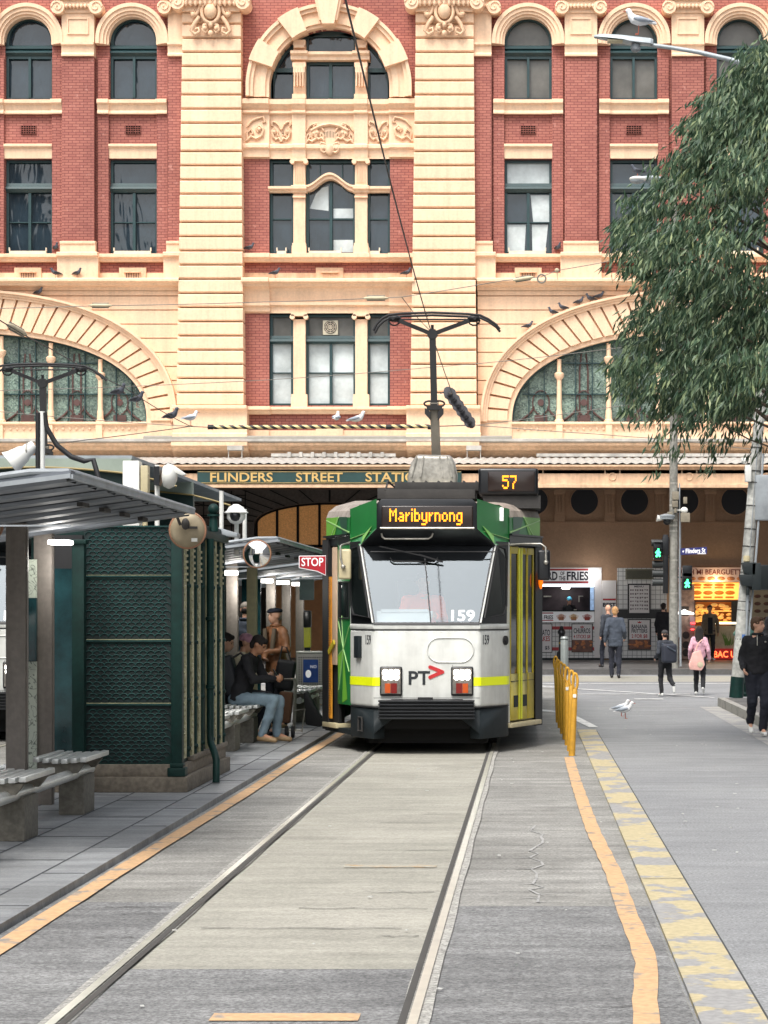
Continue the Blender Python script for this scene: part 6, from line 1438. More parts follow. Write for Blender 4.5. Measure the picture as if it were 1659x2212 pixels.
b = MB(); sbox(b, 1500, 1602, 1352, 1424, YW-.05, YW+.5); b.build('counter', mat('counter_panel', lin((176, 160, 130)), .5, 0, .25, 4), BS)
b = MB(); sbox(b, 1500, 1602, 1297, 1300, YW-.05, YW+.5); sbox(b, 1500, 1502, 1297, 1352, YW-.05, YW); sbox(b, 1580, 1602, 1298, 1352, YW-.04, YW+.1); b.build('display_frame', M_tgrime, BS)
b = MB(); sbox(b, 1540, 1602, 1344, 1348, YW-.06, YW-.02); b.build('display_lamp', mat('warm_strip', (1, .9, .7), .4, var=0, emit=(1, .85, .55), estr=2.0), BS)
b = MB(); rr = random.Random(9)
for i in range(60): b.ball((X(rr.uniform(1503, 1580)), YW+rr.uniform(.05, .35), Z(rr.choice((1308, 1316, 1326, 1334, 1340))+rr.uniform(-2, 2))), (rr.uniform(.06, .13), .05, rr.uniform(.03, .06)), 8, 5)
b.build('filled_rolls', mat('lit_bread', lin((214, 170, 100)), .6, 0, .5, 9, emit=lin((230, 170, 90)), estr=.35), BS)
b = MB(); sbox(b, 1503, 1580, 1319, 1321, YW, YW+.4); sbox(b, 1503, 1580, 1342, 1343, YW, YW+.4); b.build('glass_shelf', M_wglow, BS)
b = MB(); rr = random.Random(12)
for i in range(14): a = X(1572)+rr.uniform(-.1, .1); b.poly([(a, YW-.07, Z(1395)), (a+rr.uniform(-.25, .25), YW-.08-rr.random()*.05, Z(1395)+rr.uniform(.25, .5)), (a+.05, YW-.07, Z(1395)+.05)])
b.build('leaf_decal', mat('leaf_green', lin((96, 130, 50)), .6), BS, recalc=False)
b = MB(); sbox(b, 1460, 1500, 1262, 1424, YW+.02, YW+.1); sp_ = b.build('side_panel', mat('side_poster_grey', lin((150, 124, 112)), .6, 0, .5, 5), BS)
b = MB(); 
for yy in (1372, 1393, 1410): b.lathe([(.12, 0), (.12, .01)], (X(1482), YW+.01, Z(yy)), 14, 'y')
sbox(b, 1472, 1488, 1310, 1330, YW+.005, YW+.02); b.build('dish_picture', mat('dark_dish', lin((50, 40, 38)), .6, 0, .5, 15), sp_)
b = MB(); b.lathe([(.32, 0), (.30, .05), (.08, .12), (.03, .16)], (X(1478), YW-.1, Z(1327)), 20); b.build('dome_lamp', mat('lamp_white_glow', (1, 1, 1), .4, var=0, emit=(1, .98, .9), estr=1.4), BS, smooth=50)
b = MB(); sbox(b, 1490, 1501, 1332, 1356, YW-.06, YW); b.build('notice', mat('notice_lilac', lin((176, 150, 160)), .5), BS)
b = MB(); sbox(b, 1492, 1502, 1345, 1348, YW-.09, YW-.06); sbox(b, 1492, 1499, 1358, 1361, YW-.09, YW-.06); b.build('red_light', mat('red_glow', (1, .1, .1), .4, var=0, emit=(1, .05, .05), estr=2.5), BS)
SG2 = thing('shop_sign', (X(1535), YW-.1, Z(1254)), 'cream sandwich shop sign in brown capitals with pictured rolls', 'sign')
b = MB(); sbox(b, 1456, 1616, 1226, 1257, YW-.12, YW-.02); b.build('board', mat('sign_pinkish', lin((206, 178, 164)), .5, 0, .05, emit=lin((200, 150, 130)), estr=.08), SG2)
b = MB(); b.text('BANH MI BEARGUETTES', (X(1538), YW-.122, Z(1241.5)), width=154/SW, height=11.5/SW, bold=.02); b.bar((X(1502), YW-.125, Z(1228.5)), (X(1505), YW-.125, Z(1230.5)), .02, .03); b.build('lettering', mat('sign_brown', lin((112, 50, 40)), .5, var=0), SG2)
b = MB()
for i in range(6): b.ball((X(1494+i*21), YW-.122, Z(1250)), (.13, .012, .065), 12, 6)
b.build('roll_picture', M_food, SG2)
lamp_light('shop_light', (X(1545), YW-.3, Z(1262)), 16, (1, .74, .42), BS)
NS = thing('neon_sign', (X(1566), YW-.2, .2), 'glowing red neon letters low on the sandwich counter', 'neon sign'); b = MB(); sbox(b, 1538, 1604, 1401, 1424, YW-.14, YW-.08); b.build('backing', mat('neon_back', lin((60, 10, 8)), .4, var=0, emit=lin((255, 20, 8)), estr=.12), NS)
b = MB(); b.text('BAC UE', (X(1569), YW-.15, Z(1420)), width=56/SW, height=14/SW, bold=.012, depth=.02); b.build('neon_tube', mat('neon_orange', (1, .3, .1), .4, var=0, emit=(1, .11, .03), estr=2.2), NS)
WB_ = thing('roll_poster', (X(1650), YW, Z(1420)), 'poster grid of filled rolls on the wall at the right edge', 'poster'); b = MB(); sbox(b, 1606, 1700, 1275, 1420, YW-.05, YW+.02); b.build('sheet', mat('poster_tan', lin((150, 136, 110)), .6), WB_); b = MB()
for r in range(6):
    for c in range(4): b.ball((X(1616+c*20), YW-.06, Z(1288+r*16)), (.11, .015, .06), 10, 5)
b.build('roll_picture', mat('roll_brown', lin((90, 58, 44)), .6, 0, .3, 9), WB_)
# ================================================================ POLES, SIGNALS, LAMPS, BINS
M_con = mat('weathered_pole', lin((172, 172, 166)), .75, 0, .3, 2.5, fine=.25, bscale=12)
def ped_light(parent, px, py, Y, w_=.26, face=-1):
    c = P(px, py, Y); b = MB(); b.box(c.x-w_/2, c.x+w_/2, Y-.1, Y+.1, c.z-.2, c.z+.28); h = b.build('signal_housing', M_tbl, parent, bevel=.015)
    b = MB(); b.box(c.x-.11, c.x+.11, Y-.24, Y-.1, c.z+.10, c.z+.115); b.box(c.x-.11, c.x+.11, Y-.24, Y-.1, c.z+.26, c.z+.275); b.build('visor', M_tbl, h)
    b = MB(); b.ball((c.x+.01, Y-.11, c.z+.075), (.028, .012, .028), 8, 6)
    for a, d, r in (((.0, .05), (.0, -.04), .075), ((.0, -.03), (-.05, -.13), .05), ((.0, -.03), (.055, -.12), .05), ((-.0, .03), (-.07, -.02), .035), ((.0, .03), (.07, -.02), .035)): b.bar((c.x+a[0], Y-.108, c.z+a[1]), (c.x+d[0], Y-.108, c.z+d[1]), r, .012, up=(0, -1, .01))
    b.build('green_walker', mat('green_signal_glow', (.1, 1, .3), .4, var=0, emit=(.05, 1, .28), estr=2.4), h)
PY = 62.0; PX = 3.86; sp = F/PY
PL = thing('utility_pole', (PX, PY, .15), 'tall grey pole on the far kerb carrying signals, cameras and a street name sign', 'pole', 'poles along the street')
b = MB(); b.tube([Vector((PX, PY, .15)), Vector((PX, PY, 7)), Vector((PX+.02, PY, 13.6))], [.13, .105, .08], 14); b.build('shaft', mat('dark_weathered_pole', lin((134, 132, 124)), .75, 0, .3, 2.5, fine=.25, bscale=12), PL, smooth=50)
for z in (2.2, 3.1, 3.9, 4.05, 4.2, 4.6, 5.2, 5.9): b = MB(); b.lathe([(.133-z*.003, -.025), (.133-z*.003, .025)], (PX, PY, z), 14); b.build('pole_band', M_alu, PL)
b = MB(); b.cyl((PX+.19, PY, .2), (PX+.17, PY, 4.2), .03, n=8); b.cyl((PX+.15, PY-.05, 1), (PX+.16, PY-.05, 5.2), .018, n=6); b.build('conduit', M_gut, PL)
b = MB()
for x0, x1, y0, y1 in ((1452, 1466, 1062, 1080), (1452, 1464, 1082, 1096), (1441, 1452, 1106, 1116), (1470, 1490, 1108, 1128), (1456, 1461, 1098, 1108), (1476, 1484, 1074, 1088)): p0, p1 = P(x0, y1, PY-.2), P(x1, y0, PY-.2); b.box(p0.x, p1.x, PY-.3, PY-.12, p0.z, p1.z)
b.build('equipment_box', mat('box_grey_beige', lin((128, 120, 104)), .6, 0, .3, 3), PL, bevel=.01)
c = P(1441, 1121, PY-.2); b = MB(); b.lathe([(.06, .14), (.22, .10), (.22, .06), (.20, .04), (.20, 0), (.14, -.02)], c, 16); b.bar(c+Vector((0, 0, .12)), (PX, PY, c.z+.12), .06, .05); cm = b.build('dome_camera', M_gut, PL, smooth=40); b = MB(); b.ball(c+Vector((0, 0, -.06)), .11, 12, 8); b.build('dome', M_tbl, cm, smooth=60)
c = P(1427, 1121, PY-.2); b = MB(); b.tube([c+Vector((.08, 0, 0)), c, c+Vector((-.10, 0, .02))], [.03, .05, .1], 12); b.bar(c+Vector((.05, 0, 0)), (PX, PY, c.z), .03, .03); b.build('horn_loudspeaker', M_wpl, PL, smooth=50)
c = P(1478, 1102, PY-.2); b = MB(); b.bar(P(1455, 1102, PY-.1), c, .05, .05); b.ball(c, (.1, .08, .09), 10, 8); b.build('sensor', M_wpl, PL)
# signals facing left on a dark side mast
TLS = thing('traffic_signal', (3.62, PY, 2.6), 'dark side-on traffic signal with a lit green walking figure, left of the grey pole', 'traffic light', 'traffic lights')
b = MB(); p0, p1 = P(1432, 1282, PY), P(1443, 1155, PY); b.box(p0.x, p1.x, PY-.1, PY+.1, p0.z, p1.z); b.box(p0.x-.02, p1.x+.02, PY-.12, PY+.12, P(0, 1200, PY).z, P(0, 1160, PY).z); b.box(p0.x, PX, PY-.03, PY+.03, P(0, 1205, PY).z, P(0, 1203, PY).z); b.build('mast', M_tbl, TLS, bevel=.02)
for y0, y1, x0 in ((1165, 1180, 1407), (1211, 1227, 1409), (1231, 1247, 1409), (1250, 1266, 1409)):
    b = MB(); p0, p1 = P(x0, y1, PY), P(1436, y0, PY); r = (p1.z-p0.z)/2; b.tube([Vector((p0.x, PY, (p0.z+p1.z)/2)), Vector((p1.x, PY, (p0.z+p1.z)/2))], [r, r*.95], 14); b.build('visor', mat('visor_dark', lin((40, 44, 44)), .5), TLS, smooth=50)
ped_light(TLS, 1421, 1193, PY-.1, .24)
TL2 = thing('pedestrian_signal', (P(1484, 1255, PY).x, PY, 2.5), 'small pedestrian signal showing a green walking figure, right of the grey pole', 'traffic light', 'traffic lights')
ped_light(TL2, 1484, 1259, PY-.1, .27); b = MB(); p = P(1484, 1255, PY); b.box(p.x-.13, p.x+.13, PY-.2, PY, p.z+.12, p.z+.42); b.bar((PX, PY, p.z+.1), (p.x, PY, p.z+.1), .05, .05); b.build('bracket', M_tbl, TL2, bevel=.01)
SN = thing('street_name_sign', (P(1500, 1190, PY).x, PY, 3.3), 'small blue street name sign on the grey pole', 'sign')
a, c = P(1470, 1199, PY-.15), P(1527, 1183, PY-.15); b = MB(); b.ext([(a.x, PY-.16, a.z-.0), (c.x, PY-.16, a.z+.04), (c.x, PY-.16, c.z+.02), (a.x, PY-.16, c.z-.02)], (0, .02, 0)); b.build('plate', mat('street_sign_blue', lin((44, 46, 104)), .4, 0, .08), SN)
b = MB(); b.text('Flinders St', ((a.x+c.x)/2+.05, PY-.162, a.z+.055), width=.54, height=.13, right=(1, 0, .04), bold=.02); b.box(c.x-.26, c.x-.03, PY-.164, PY-.16, a.z+.028, a.z+.045); b.prism([(a.x+.07, a.z+.06), (a.x+.10, a.z+.12), (a.x+.05, a.z+.11)], PY-.164, PY-.16); b.build('lettering', M_whp, SN)
# corner pole (leaning) with back of a signal
CPY = 40.3; sp = F/CPY
CP = thing('corner_pole', (3.62, CPY, .15), 'pale leaning concrete pole with a dark green foot on the right kerb corner', 'pole', 'poles along the street')
base, top = P(1590, 1508, CPY), P(1642, 880, CPY); base.z = .15
lp_ = lambda t: base+(top-base)*t
b = MB(); b.tube([lp_(.07), lp_(.5), lp_(1), lp_(1.45)], [.115, .105, .095, .085], 16); b.build('shaft', M_con, CP, smooth=50)
b = MB(); b.tube([lp_(0), lp_(.072)], [.125, .122], 16); b.build('foot', M_kg, CP, smooth=50)
for t in (.14, .2, .3, .33, .40, .43, .52, .58, .66, .74, .78, .86): b = MB(); b.tube([lp_(t), lp_(t+.003)], .112, 14); b.build('pole_band', M_tgrime, CP)
b = MB(); b.tube([lp_(.18)+Vector((.13, -.05, 0)), lp_(.5)+Vector((.14, -.05, 0)), lp_(.84)+Vector((.12, -.05, 0))], .022, 7); b.tube([lp_(.3)+Vector((.03, -.11, 0)), lp_(.9)+Vector((.0, -.1, 0))], .008, 5); b.build('conduit', M_gut, CP)
p = lp_(.36); b = MB(); b.box(p.x-.06, p.x+.02, CPY-.125, CPY-.11, p.z-.85, p.z-.73); b.build('sticker', mat('sticker_blue', lin((70, 110, 170)), .5), CP)
b = MB(); p = P(1650, 1075, CPY); b.box(p.x-.17, p.x+.2, CPY-.1, CPY+.2, p.z-.4, p.z+.4); b.build('equipment_box', M_gut, CP, bevel=.02)
b = MB(); p = P(1615, 1020, CPY); b.box(p.x-.06, p.x+.05, CPY-.2, CPY-.05, p.z-.18, p.z+.12); b.lathe([(.05, -.1), (.055, -.02)], (p.x-.02, CPY-.1, p.z+.2), 12, 'x'); b.build('camera', M_wpl, CP, bevel=.015)
TL3 = thing('traffic_signal', (P(1620, 1240, CPY).x, CPY-.3, 1.7), 'black traffic signal seen from behind on the corner pole', 'traffic light', 'traffic lights')
b = MB()
for y0, y1, xa, xb, q in ((1215, 1243, 1603, 1634, 5), (1241, 1268, 1598, 1628, 4)):
    a, c, d, e = P(xa, y0, CPY-.25), P(xb, y0, CPY-.25), P(xb-2, y1, CPY-.25), P(xa+q, y1-4, CPY-.25); b.ext([a, c, d, e], (0, .22, 0))
p = P(1628, 1243, CPY-.25); b.box(p.x-.03, p.x+.13, CPY-.25, CPY-.02, p.z-.26, p.z+.22); b.cyl((p.x-.1, CPY-.2, p.z-.35), (p.x-.1, CPY-.2, p.z-.2), .03, n=8); b.build('housing', mat('signal_black_green', lin((30, 38, 40)), .5, 0, .15, 5), TL3, bevel=.015)
b = MB(); p = P(1614, 1205, CPY-.2); b.cyl((p.x, CPY-.1, p.z-.06), (p.x, CPY-.1, p.z+.04), .06, n=12); b.build('cap', M_creamp, TL3); b = MB(); p = P(1610, 1300, CPY-.1); b.cyl((p.x, CPY-.12, .9), (p.x+.05, CPY-.12, p.z+.3), .02, n=8); b.build('conduit', M_gut, TL3)
p = P(1652, 1250, CPY+1); b = MB(); b.box(p.x-.1, p.x+.2, CPY+.9, CPY+1.1, p.z-.2, p.z+.25); TL4 = b.build('traffic_signal', MATS['signal_black_green'], None, bevel=.03); tag(TL4, 'dark signal box cut by the right edge beside the corner pole', 'traffic light', 'traffic lights')
# green litter bin
BN = thing('litter_bin', (3.86, 40.9, .15), 'dark green cast iron litter bin behind the corner pole', 'bin')
b = MB(); b.lathe([(.13, 0), (.13, .05), (.09, .09), (.08, .22), (.11, .26), (.07, .32), (.06, .5)], (3.86, 40.9, .15), 16); b.build('pedestal', M_kg, BN, smooth=40)
b = MB(); b.lathe([(.12, .45), (.2, .5), (.21, 1.05), (.17, 1.1)], (3.86, 40.9, .15), 18); b.build('body', M_kg, BN, smooth=40); b = MB(); b.lathe([(.24, 1.10), (.25, 1.14), (.20, 1.2), (.10, 1.25), (.02, 1.27)], (3.86, 40.9, .15), 18); b.build('lid', mat('bin_green', lin((52, 100, 84)), .4, 0, .15, 5), BN, smooth=40)
# street lamps
M_lg = mat('lamp_grey', lin((168, 176, 180)), .45, .3, .12, 5)
YL = 39.0; SL = thing('street_lamp', (6.6, YL, .15), 'large grey street lamp head on a long arm with a white gull on top', 'street lamp', 'street lamps')
b = MB(); b.tube([Vector((6.6, YL, .15)), Vector((6.6, YL, 9.2))], [.11, .07], 12); b.build('post', M_con, SL, smooth=50)
q = lambda px, py, dy=0: P(px, py, YL)+Vector((0, dy, 0))
b = MB(); b.tube([q(1405, 97), q(1450, 103), q(1510, 113), q(1570, 127), q(1630, 143), q(1700, 163), Vector((6.6, YL, 9.1))], [.035, .035, .04, .042, .045, .05, .06], 10); b.tube([q(1545, 122), q(1600, 140), q(1660, 160), q(1720, 185), Vector((6.6, YL, 8.6))], .022, 8); b.build('arm', M_lg, SL, smooth=50)
b = MB()
sec = lambda px, yt, yb, hw: [q(px, yt, -hw*.6), q(px, yt, hw*.6), q(px, yb, hw), q(px, yb, -hw)]
ss = [sec(1283, 76.5, 81, .06), sec(1300, 75, 83, .13), sec(1345, 78, 89, .16), sec(1360, 80, 93, .16), sec(1405, 84, 97, .12), sec(1411, 86, 99, .08)]
vs = [v for s_ in ss for v in s_]; b.add(vs, [(0, 1, 2, 3), (23, 22, 21, 20)]+[(i*4+j, i*4+(j+1) % 4, i*4+4+(j+1) % 4, i*4+4+j) for i in range(5) for j in range(4)])
lh = b.build('lamp_head', M_lg, SL, bevel=.012)
b = MB(); b.cyl(q(1373, 96), q(1373, 107), .08, .085, 12); b.ball(q(1373, 107), (.085, .085, .05), 12, 6); b.build('photocell', M_gut, lh, smooth=40); b = MB(); b.box(q(1312, 0).x, q(1345, 0).x, YL-.1, YL+.1, q(0, 91).z, q(0, 88).z); b.build('lens', M_creamp, lh)
S2 = thing('street_lamp', (PX, PY-.3, 13), 'smaller street lamp head poking out of the tree with a grey bird on it', 'street lamp', 'street lamps')
q2 = lambda px, py: P(px, py, PY-.3); b = MB(); b.tube([q2(1388, 384), q2(1410, 383), Vector((PX, PY, q2(0, 384).z))], .05, 8); b.build('arm', M_lg, S2, smooth=50)
c = q2(1378, 386); b = MB(); b.ball(c, (.24, .16, .07), 16, 8); b.build('lamp_head', M_wpl, S2, smooth=60); b = MB(); b.ball(c+Vector((-.02, 0, -.04)), (.2, .13, .10), 14, 8); b.build('lens', M_gut, S2, smooth=60)
# ================================================================ PEOPLE
def M_cl(name, c, r=.85, var=.14): return mat(name, lin(c), r, 0, var, 9, bump=.25, bscale=60)
M_skin = mat('skin', lin((206, 158, 132)), .5, 0, .06, 12); M_skin2 = mat('skin_tan', lin((178, 128, 98)), .5, 0, .06, 12); M_eye = mat('eye_dark', lin((36, 28, 24)), .3, var=0); M_lip = mat('lip', lin((160, 96, 84)), .5, var=0)
def fuse(b, name, m, parent, voxel=.016, amp=0., sm=3, freq=7.):
    o = b.build(name, m, parent, recalc=True)
    r = o.modifiers.new('remesh', 'REMESH'); r.mode = 'VOXEL'; r.voxel_size = voxel
    s = o.modifiers.new('smooth', 'SMOOTH'); s.iterations = sm*2; s.factor = .5
    bpy.context.view_layer.update(); dg = bpy.context.evaluated_depsgraph_get()
    me = bpy.data.meshes.new_from_object(o.evaluated_get(dg)); old = o.data; o.modifiers.clear(); o.data = me; bpy.data.meshes.remove(old); me.name = name
    if amp:
        off = Vector((len(me.vertices) % 17, 3, 1))
        for v in me.vertices:
            q = Vector((v.co.x*freq, v.co.y*freq, v.co.z*freq*1.6))+off
            v.co += v.normal*(amp*noise.noise(q)+amp*.6*noise.noise(q*2.3))
    me.polygons.foreach_set('use_smooth', [True]*len(me.polygons)); me.update()
    return o
def cap(b, p0, p1, r0, r1, n=10):
    b.cyl(p0, p1, r0, r1, n); b.ball(p0, r0, 10, 7); b.ball(p1, r1, 10, 7)
def etube(b, p0, p1, r0, r1, M, n=16):
    vs = []
    for p, r in ((p0, r0), (p0.lerp(p1, .5), ((r0[0]+r1[0])/2+.004, (r0[1]+r1[1])/2)), (p1, r1)):
        vs += [p+M@Vector((r[0]*math.cos(2*math.pi*k/n), r[1]*math.sin(2*math.pi*k/n), 0)) for k in range(n)]
    b.add(vs, [list(range(n))[::-1], list(range(2*n, 3*n))]+[(i*n+k, i*n+(k+1) % n, (i+1)*n+(k+1) % n, (i+1)*n+k) for i in range(2) for k in range(n)])
def basis(zv, xv):
    z = Vector(zv).normalized(); x = Vector(xv); x = (x-z*x.dot(z)).normalized(); y = z.cross(x); return Matrix((x, y, z)).transposed()
STAND = dict(pelvis=(0, 0, .95), chest=(0, -.01, 1.28), neck=(0, 0, 1.47), head=(0, -.02, 1.62), yaw=0, pitch=0,
             sL=(.158, 0, 1.405), sR=(-.158, 0, 1.405), eL=(.215, .03, 1.13), eR=(-.215, .03, 1.13), wL=(.225, -.06, .88), wR=(-.225, -.06, .88),
             hL=(.09, 0, .93), hR=(-.09, 0, .93), kL=(.10, -.02, .50), kR=(-.10, -.02, .50), aL=(.10, .02, .09), aR=(-.10, .02, .09), tL=(.12, -.15, .035), tR=(-.12, -.15, .035))
def person(loc, rz, label, pose=None, scale=1., top=None, bottom=None, shoes=None, hair=None, skin=None, hairm=None, slim=1., grip=.5, long_top=0., group='people in the street', trouser_w=1., collar=False, eyes=True):
    q = dict(STAND); q.update(pose or {}); J = {k: (Vector(v) if isinstance(v, tuple) else v) for k, v in q.items()}
    t = thing('person', (0, 0, 0), label, 'person', group); skin = skin or M_skin
    sx = (J['sL']-J['sR']).normalized(); sp = (J['neck']-J['pelvis']).normalized(); HM = Matrix.Rotation(R(q['yaw']), 3, 'Z')@Matrix.Rotation(R(q['pitch']), 3, 'X'); hd = J['head']
    H = lambda x, y, z: hd+HM@Vector((x, y, z))
    # body: one continuous surface
    b = MB()
    b.ball(hd+HM@Vector((0, .012, .02)), (.074, .092, .095), 14, 10, HM); b.ball(H(0, -.022, -.045), (.056, .066, .068), 12, 8, HM); b.ball(H(0, -.055, -.085), (.03, .028, .025), 10, 6, HM)
    b.tube([H(0, -.082, .02), H(0, -.102, -.018), H(0, -.100, -.028), H(0, -.084, -.03)], [.010, .014, .016, .010], 8)
    for s in (-1, 1): b.ball(H(s*.076, .012, -.005), (.012, .022, .032), 8, 6, HM)
    b.ball(H(0, -.078, .035), (.05, .014, .010), 8, 6, HM); b.ball(H(0, -.086, -.060), (.024, .010, .012), 8, 6, HM)
    cap(b, J['neck']-sp*.06, hd+HM@Vector((0, .015, -.06)), .056*slim, .050)
    Bm = basis(sp, sx)
    b.ball(J['chest']+sp*.02, (.15*slim, .10, .20), 12, 8, Bm); b.ball((J['chest']+J['pelvis'])/2, (.13*slim, .09, .2), 12, 8, Bm); b.ball(J['pelvis'], (.15*slim, .10, .13), 12, 8, Bm); cap(b, J['sL'], J['sR'], .055, .055)
    for s in 'LR':
        cap(b, J['s'+s], J['e'+s], .045, .038); cap(b, J['e'+s], J['w'+s], .038, .028); cap(b, J['h'+s], J['k'+s], .075, .052); cap(b, J['k'+s], J['a'+s], .052, .036); cap(b, J['a'+s], J['t'+s], .036, .024)
        d = (J['w'+s]-J['e'+s]).normalized(); sg = 1 if s == 'L' else -1; inn = Vector((-sg, -.4, 0)); inn = (inn-d*inn.dot(d)).normalized(); sd_ = d.cross(inn)
        w_ = J['w'+s]; b.ball(w_+d*.05, (.020, .038, .048), 10, 7, basis(d, inn))
        for i in range(4):
            ln = (.036, .042, .040, .030)[i]; o = w_+d*.088+sd_*((i-1.5)*.019); d2 = (d*math.cos(grip)+inn*math.sin(grip)).normalized(); d3 = (d*math.cos(grip*2.2)+inn*math.sin(grip*2.2)).normalized()
            b.tube([o-d*.02, o, o+d2*ln, o+d2*ln+d3*ln*.8], [.010, .0095, .009, .007], 7)
        o = w_+d*.03-sd_*.034; b.tube([o+sd_*.012, o-sd_*.012+d*.018, o-sd_*.018+d*.044+inn*.02, o-sd_*.014+d*.062+inn*.032], [.011, .011, .010, .008], 7)
    body = fuse(b, 'body', skin, t, .012, 0, 2)
    if eyes:
        b = MB()
        for s in (-1, 1): b.ball(H(s*.03, -.079, .012), (.011, .006, .006), 8, 5, HM); b.bar(H(s*.016, -.086, .033), H(s*.046, -.078, .034), .006, .005)
        b.build('eyes', M_eye, t); b = MB(); b.ball(H(0, -.094, -.058), (.022, .005, .005), 8, 5, HM); b.build('mouth', M_lip, t)
    # top
    if top:
        b = MB(); b.ball(J['chest']+sp*.0, (.172*slim, .125, .21), 14, 9, Bm); b.ball((J['chest']+J['pelvis'])/2, (.168*slim, .122, .26), 14, 9, Bm); etube(b, J['pelvis']+sp*.22, J['pelvis']-Vector((0, 0, .05+long_top)), (.165*slim, .122), (.182*slim, .135), Bm)
        cap(b, J['sL']*.94+J['sR']*.06, J['sR']*.94+J['sL']*.06, .070, .070); cap(b, (J['sL']+J['sR'])/2-sp*.01, J['neck']-sp*.01, .10, .062)
        for s in 'LR': cap(b, J['s'+s], J['e'+s], .069*slim, .057); cap(b, J['e'+s], J['w'+s], .057, .044)
        fuse(b, 'jacket', top, t, .018, .014, 3)
        if collar: b = MB(); b.tube([J['neck']+sp*.015+Bm@Vector((.072*math.cos(a*.4), .072*math.sin(a*.4), 0)) for a in range(16)], .020, 8, closed=True); b.build('collar', top, t, smooth=60)
    if bottom:
        b = MB(); b.ball(J['pelvis']-sp*.02, (.168*slim, .122, .13), 14, 9, Bm)
        for s in 'LR': cap(b, J['h'+s], J['k'+s], .098*slim*trouser_w, .072*trouser_w); cap(b, J['k'+s], J['a'+s], .072*trouser_w, .055*trouser_w)
        fuse(b, 'trousers', bottom, t, .018, .012, 3)
    if shoes:
        for s in 'LR':
            b = MB(); a, d = J['a'+s], J['t'+s]; f = (d-a); f.z = 0 if abs(f.z) < .12 else f.z; f.normalize(); cap(b, a-f*.03-Vector((0, 0, .035)), d, .042, .034); cap(b, a, a-Vector((0, 0, .02)), .045, .045)
            fuse(b, 'shoe', shoes, t, .014, 0, 2)
    if hair:
        b = MB(); hm = hairm or M_eye
        if hair in ('short', 'long', 'grey'):
            b.ball(H(0, .022, .036), (.083, .098, .088), 14, 10, HM); b.ball(H(0, .055, -.02), (.070, .062, .075), 12, 8, HM); b.ball(H(0, -.045, .085), (.06, .04, .03), 10, 6, HM)
            if hair == 'long':
                for i in range(9): a = (i-4)*.3; cap(b, H(.07*math.sin(a), .05*math.cos(a)+.02, .0), H(.10*math.sin(a), .085*math.cos(a)+.02, -.30), .035, .028)
        if hair == 'cap':
            b.ball(H(0, .012, .050), (.086, .102, .075), 14, 10, HM); b.ball(H(0, -.105, .042), (.062, .060, .012), 12, 6, HM)
        if hair == 'beret':
            b.ball(H(0, .005, .078), (.100, .118, .042), 14, 8, HM); b.ball(H(0, -.085, .060), (.075, .05, .018), 12, 6, HM)
        if hair == 'beanie': b.ball(H(0, .012, .045), (.086, .102, .085), 14, 10, HM)
        fuse(b, {'cap': 'cap', 'beret': 'flat_cap', 'beanie': 'beanie'}.get(hair, 'hair'), hm, t, .012, .006 if hair in ('short', 'long') else 0, 2, 22)
        if hair in ('cap', 'beret') : 
            b = MB(); b.ball(H(0, .045, -.015), (.073, .062, .06), 12, 8, HM); fuse(b, 'hair', M_cl('grey_hair', (140, 132, 122)) if hair == 'beret' else M_cl('dark_hair', (34, 28, 26)), t, .012, .004, 2, 22)
    t.location = loc; t.rotation_euler = (0, 0, R(rz)); t.scale = (scale, scale, scale)
    return t
def bag(t, name, m, pts, strap=None, bev=.04):     # a worn thing with its own strap, in the wearer's frame
    b = MB(); c, sz, M = pts; b.obox(c, sz, M); o = b.build(name, m, None, bevel=bev, seg=3)
    return o
C_black = M_cl('black_cloth', (26, 26, 30)); C_navy = M_cl('navy_cloth', (29, 32, 43)); C_jean = M_cl('washed_denim', (122, 142, 154)); C_tan = M_cl('tan_leather', (164, 114, 80), .42, .25); C_greyb = M_cl('blue_grey_jacket', (62, 69, 80)); C_beige = M_cl('beige_jacket', (190, 180, 154)); C_grey = M_cl('grey_hoodie', (132, 138, 142)); C_taupe = M_cl('taupe_coat', (112, 98, 80)); C_pink = M_cl('pink_jacket', (204, 160, 174)); C_charc = M_cl('charcoal_jacket', (48, 52, 60)); C_blue = M_cl('blue_jeans', (60, 96, 150))
S_white = mat('white_shoes', lin((214, 214, 210)), .5, 0, .05, 9); S_black = mat('black_shoes', lin((28, 28, 30)), .45); S_tan = mat('tan_shoes', lin((150, 124, 90)), .6, 0, .2, 20)
Hd = M_cl('dark_hair', (34, 28, 26)); Hb = M_cl('brown_hair', (84, 62, 46)); Hg = M_cl('ginger_hair', (176, 134, 90)); Hgy = M_cl('grey_hair', (140, 132, 122)); C_pcap = M_cl('pink_cap_cloth', (202, 150, 168)); C_bcap = M_cl('navy_flat_cap', (34, 38, 52)); C_cyan = M_cl('light_blue_cap', (86, 176, 214))
SIT = dict(pelvis=(0, .12, .56), chest=(0, .03, .90), neck=(0, -.06, 1.09), head=(0, -.14, 1.21), yaw=0, pitch=32, sL=(.18, -.03, 1.03), sR=(-.18, -.03, 1.03), eL=(.23, -.14, .78), eR=(-.23, -.14, .78), wL=(.07, -.36, .80), wR=(-.07, -.36, .80),
           hL=(.09, .08, .54), hR=(-.09, .08, .54), kL=(.13, -.36, .53), kR=(-.13, -.38, .53), aL=(.12, -.33, .10), aR=(-.13, -.22, .10), tL=(.13, -.50, .04), tR=(-.15, -.40, .04))
Gp = 'people waiting at the stop'
person((-3.52, 28.1, .05), 78, 'seated man in black hoodie and faded jeans bent over his phone on the bench', SIT, 1.0, C_black, C_jean, S_tan, 'short', M_skin2, Hd, group=Gp, grip=.7)
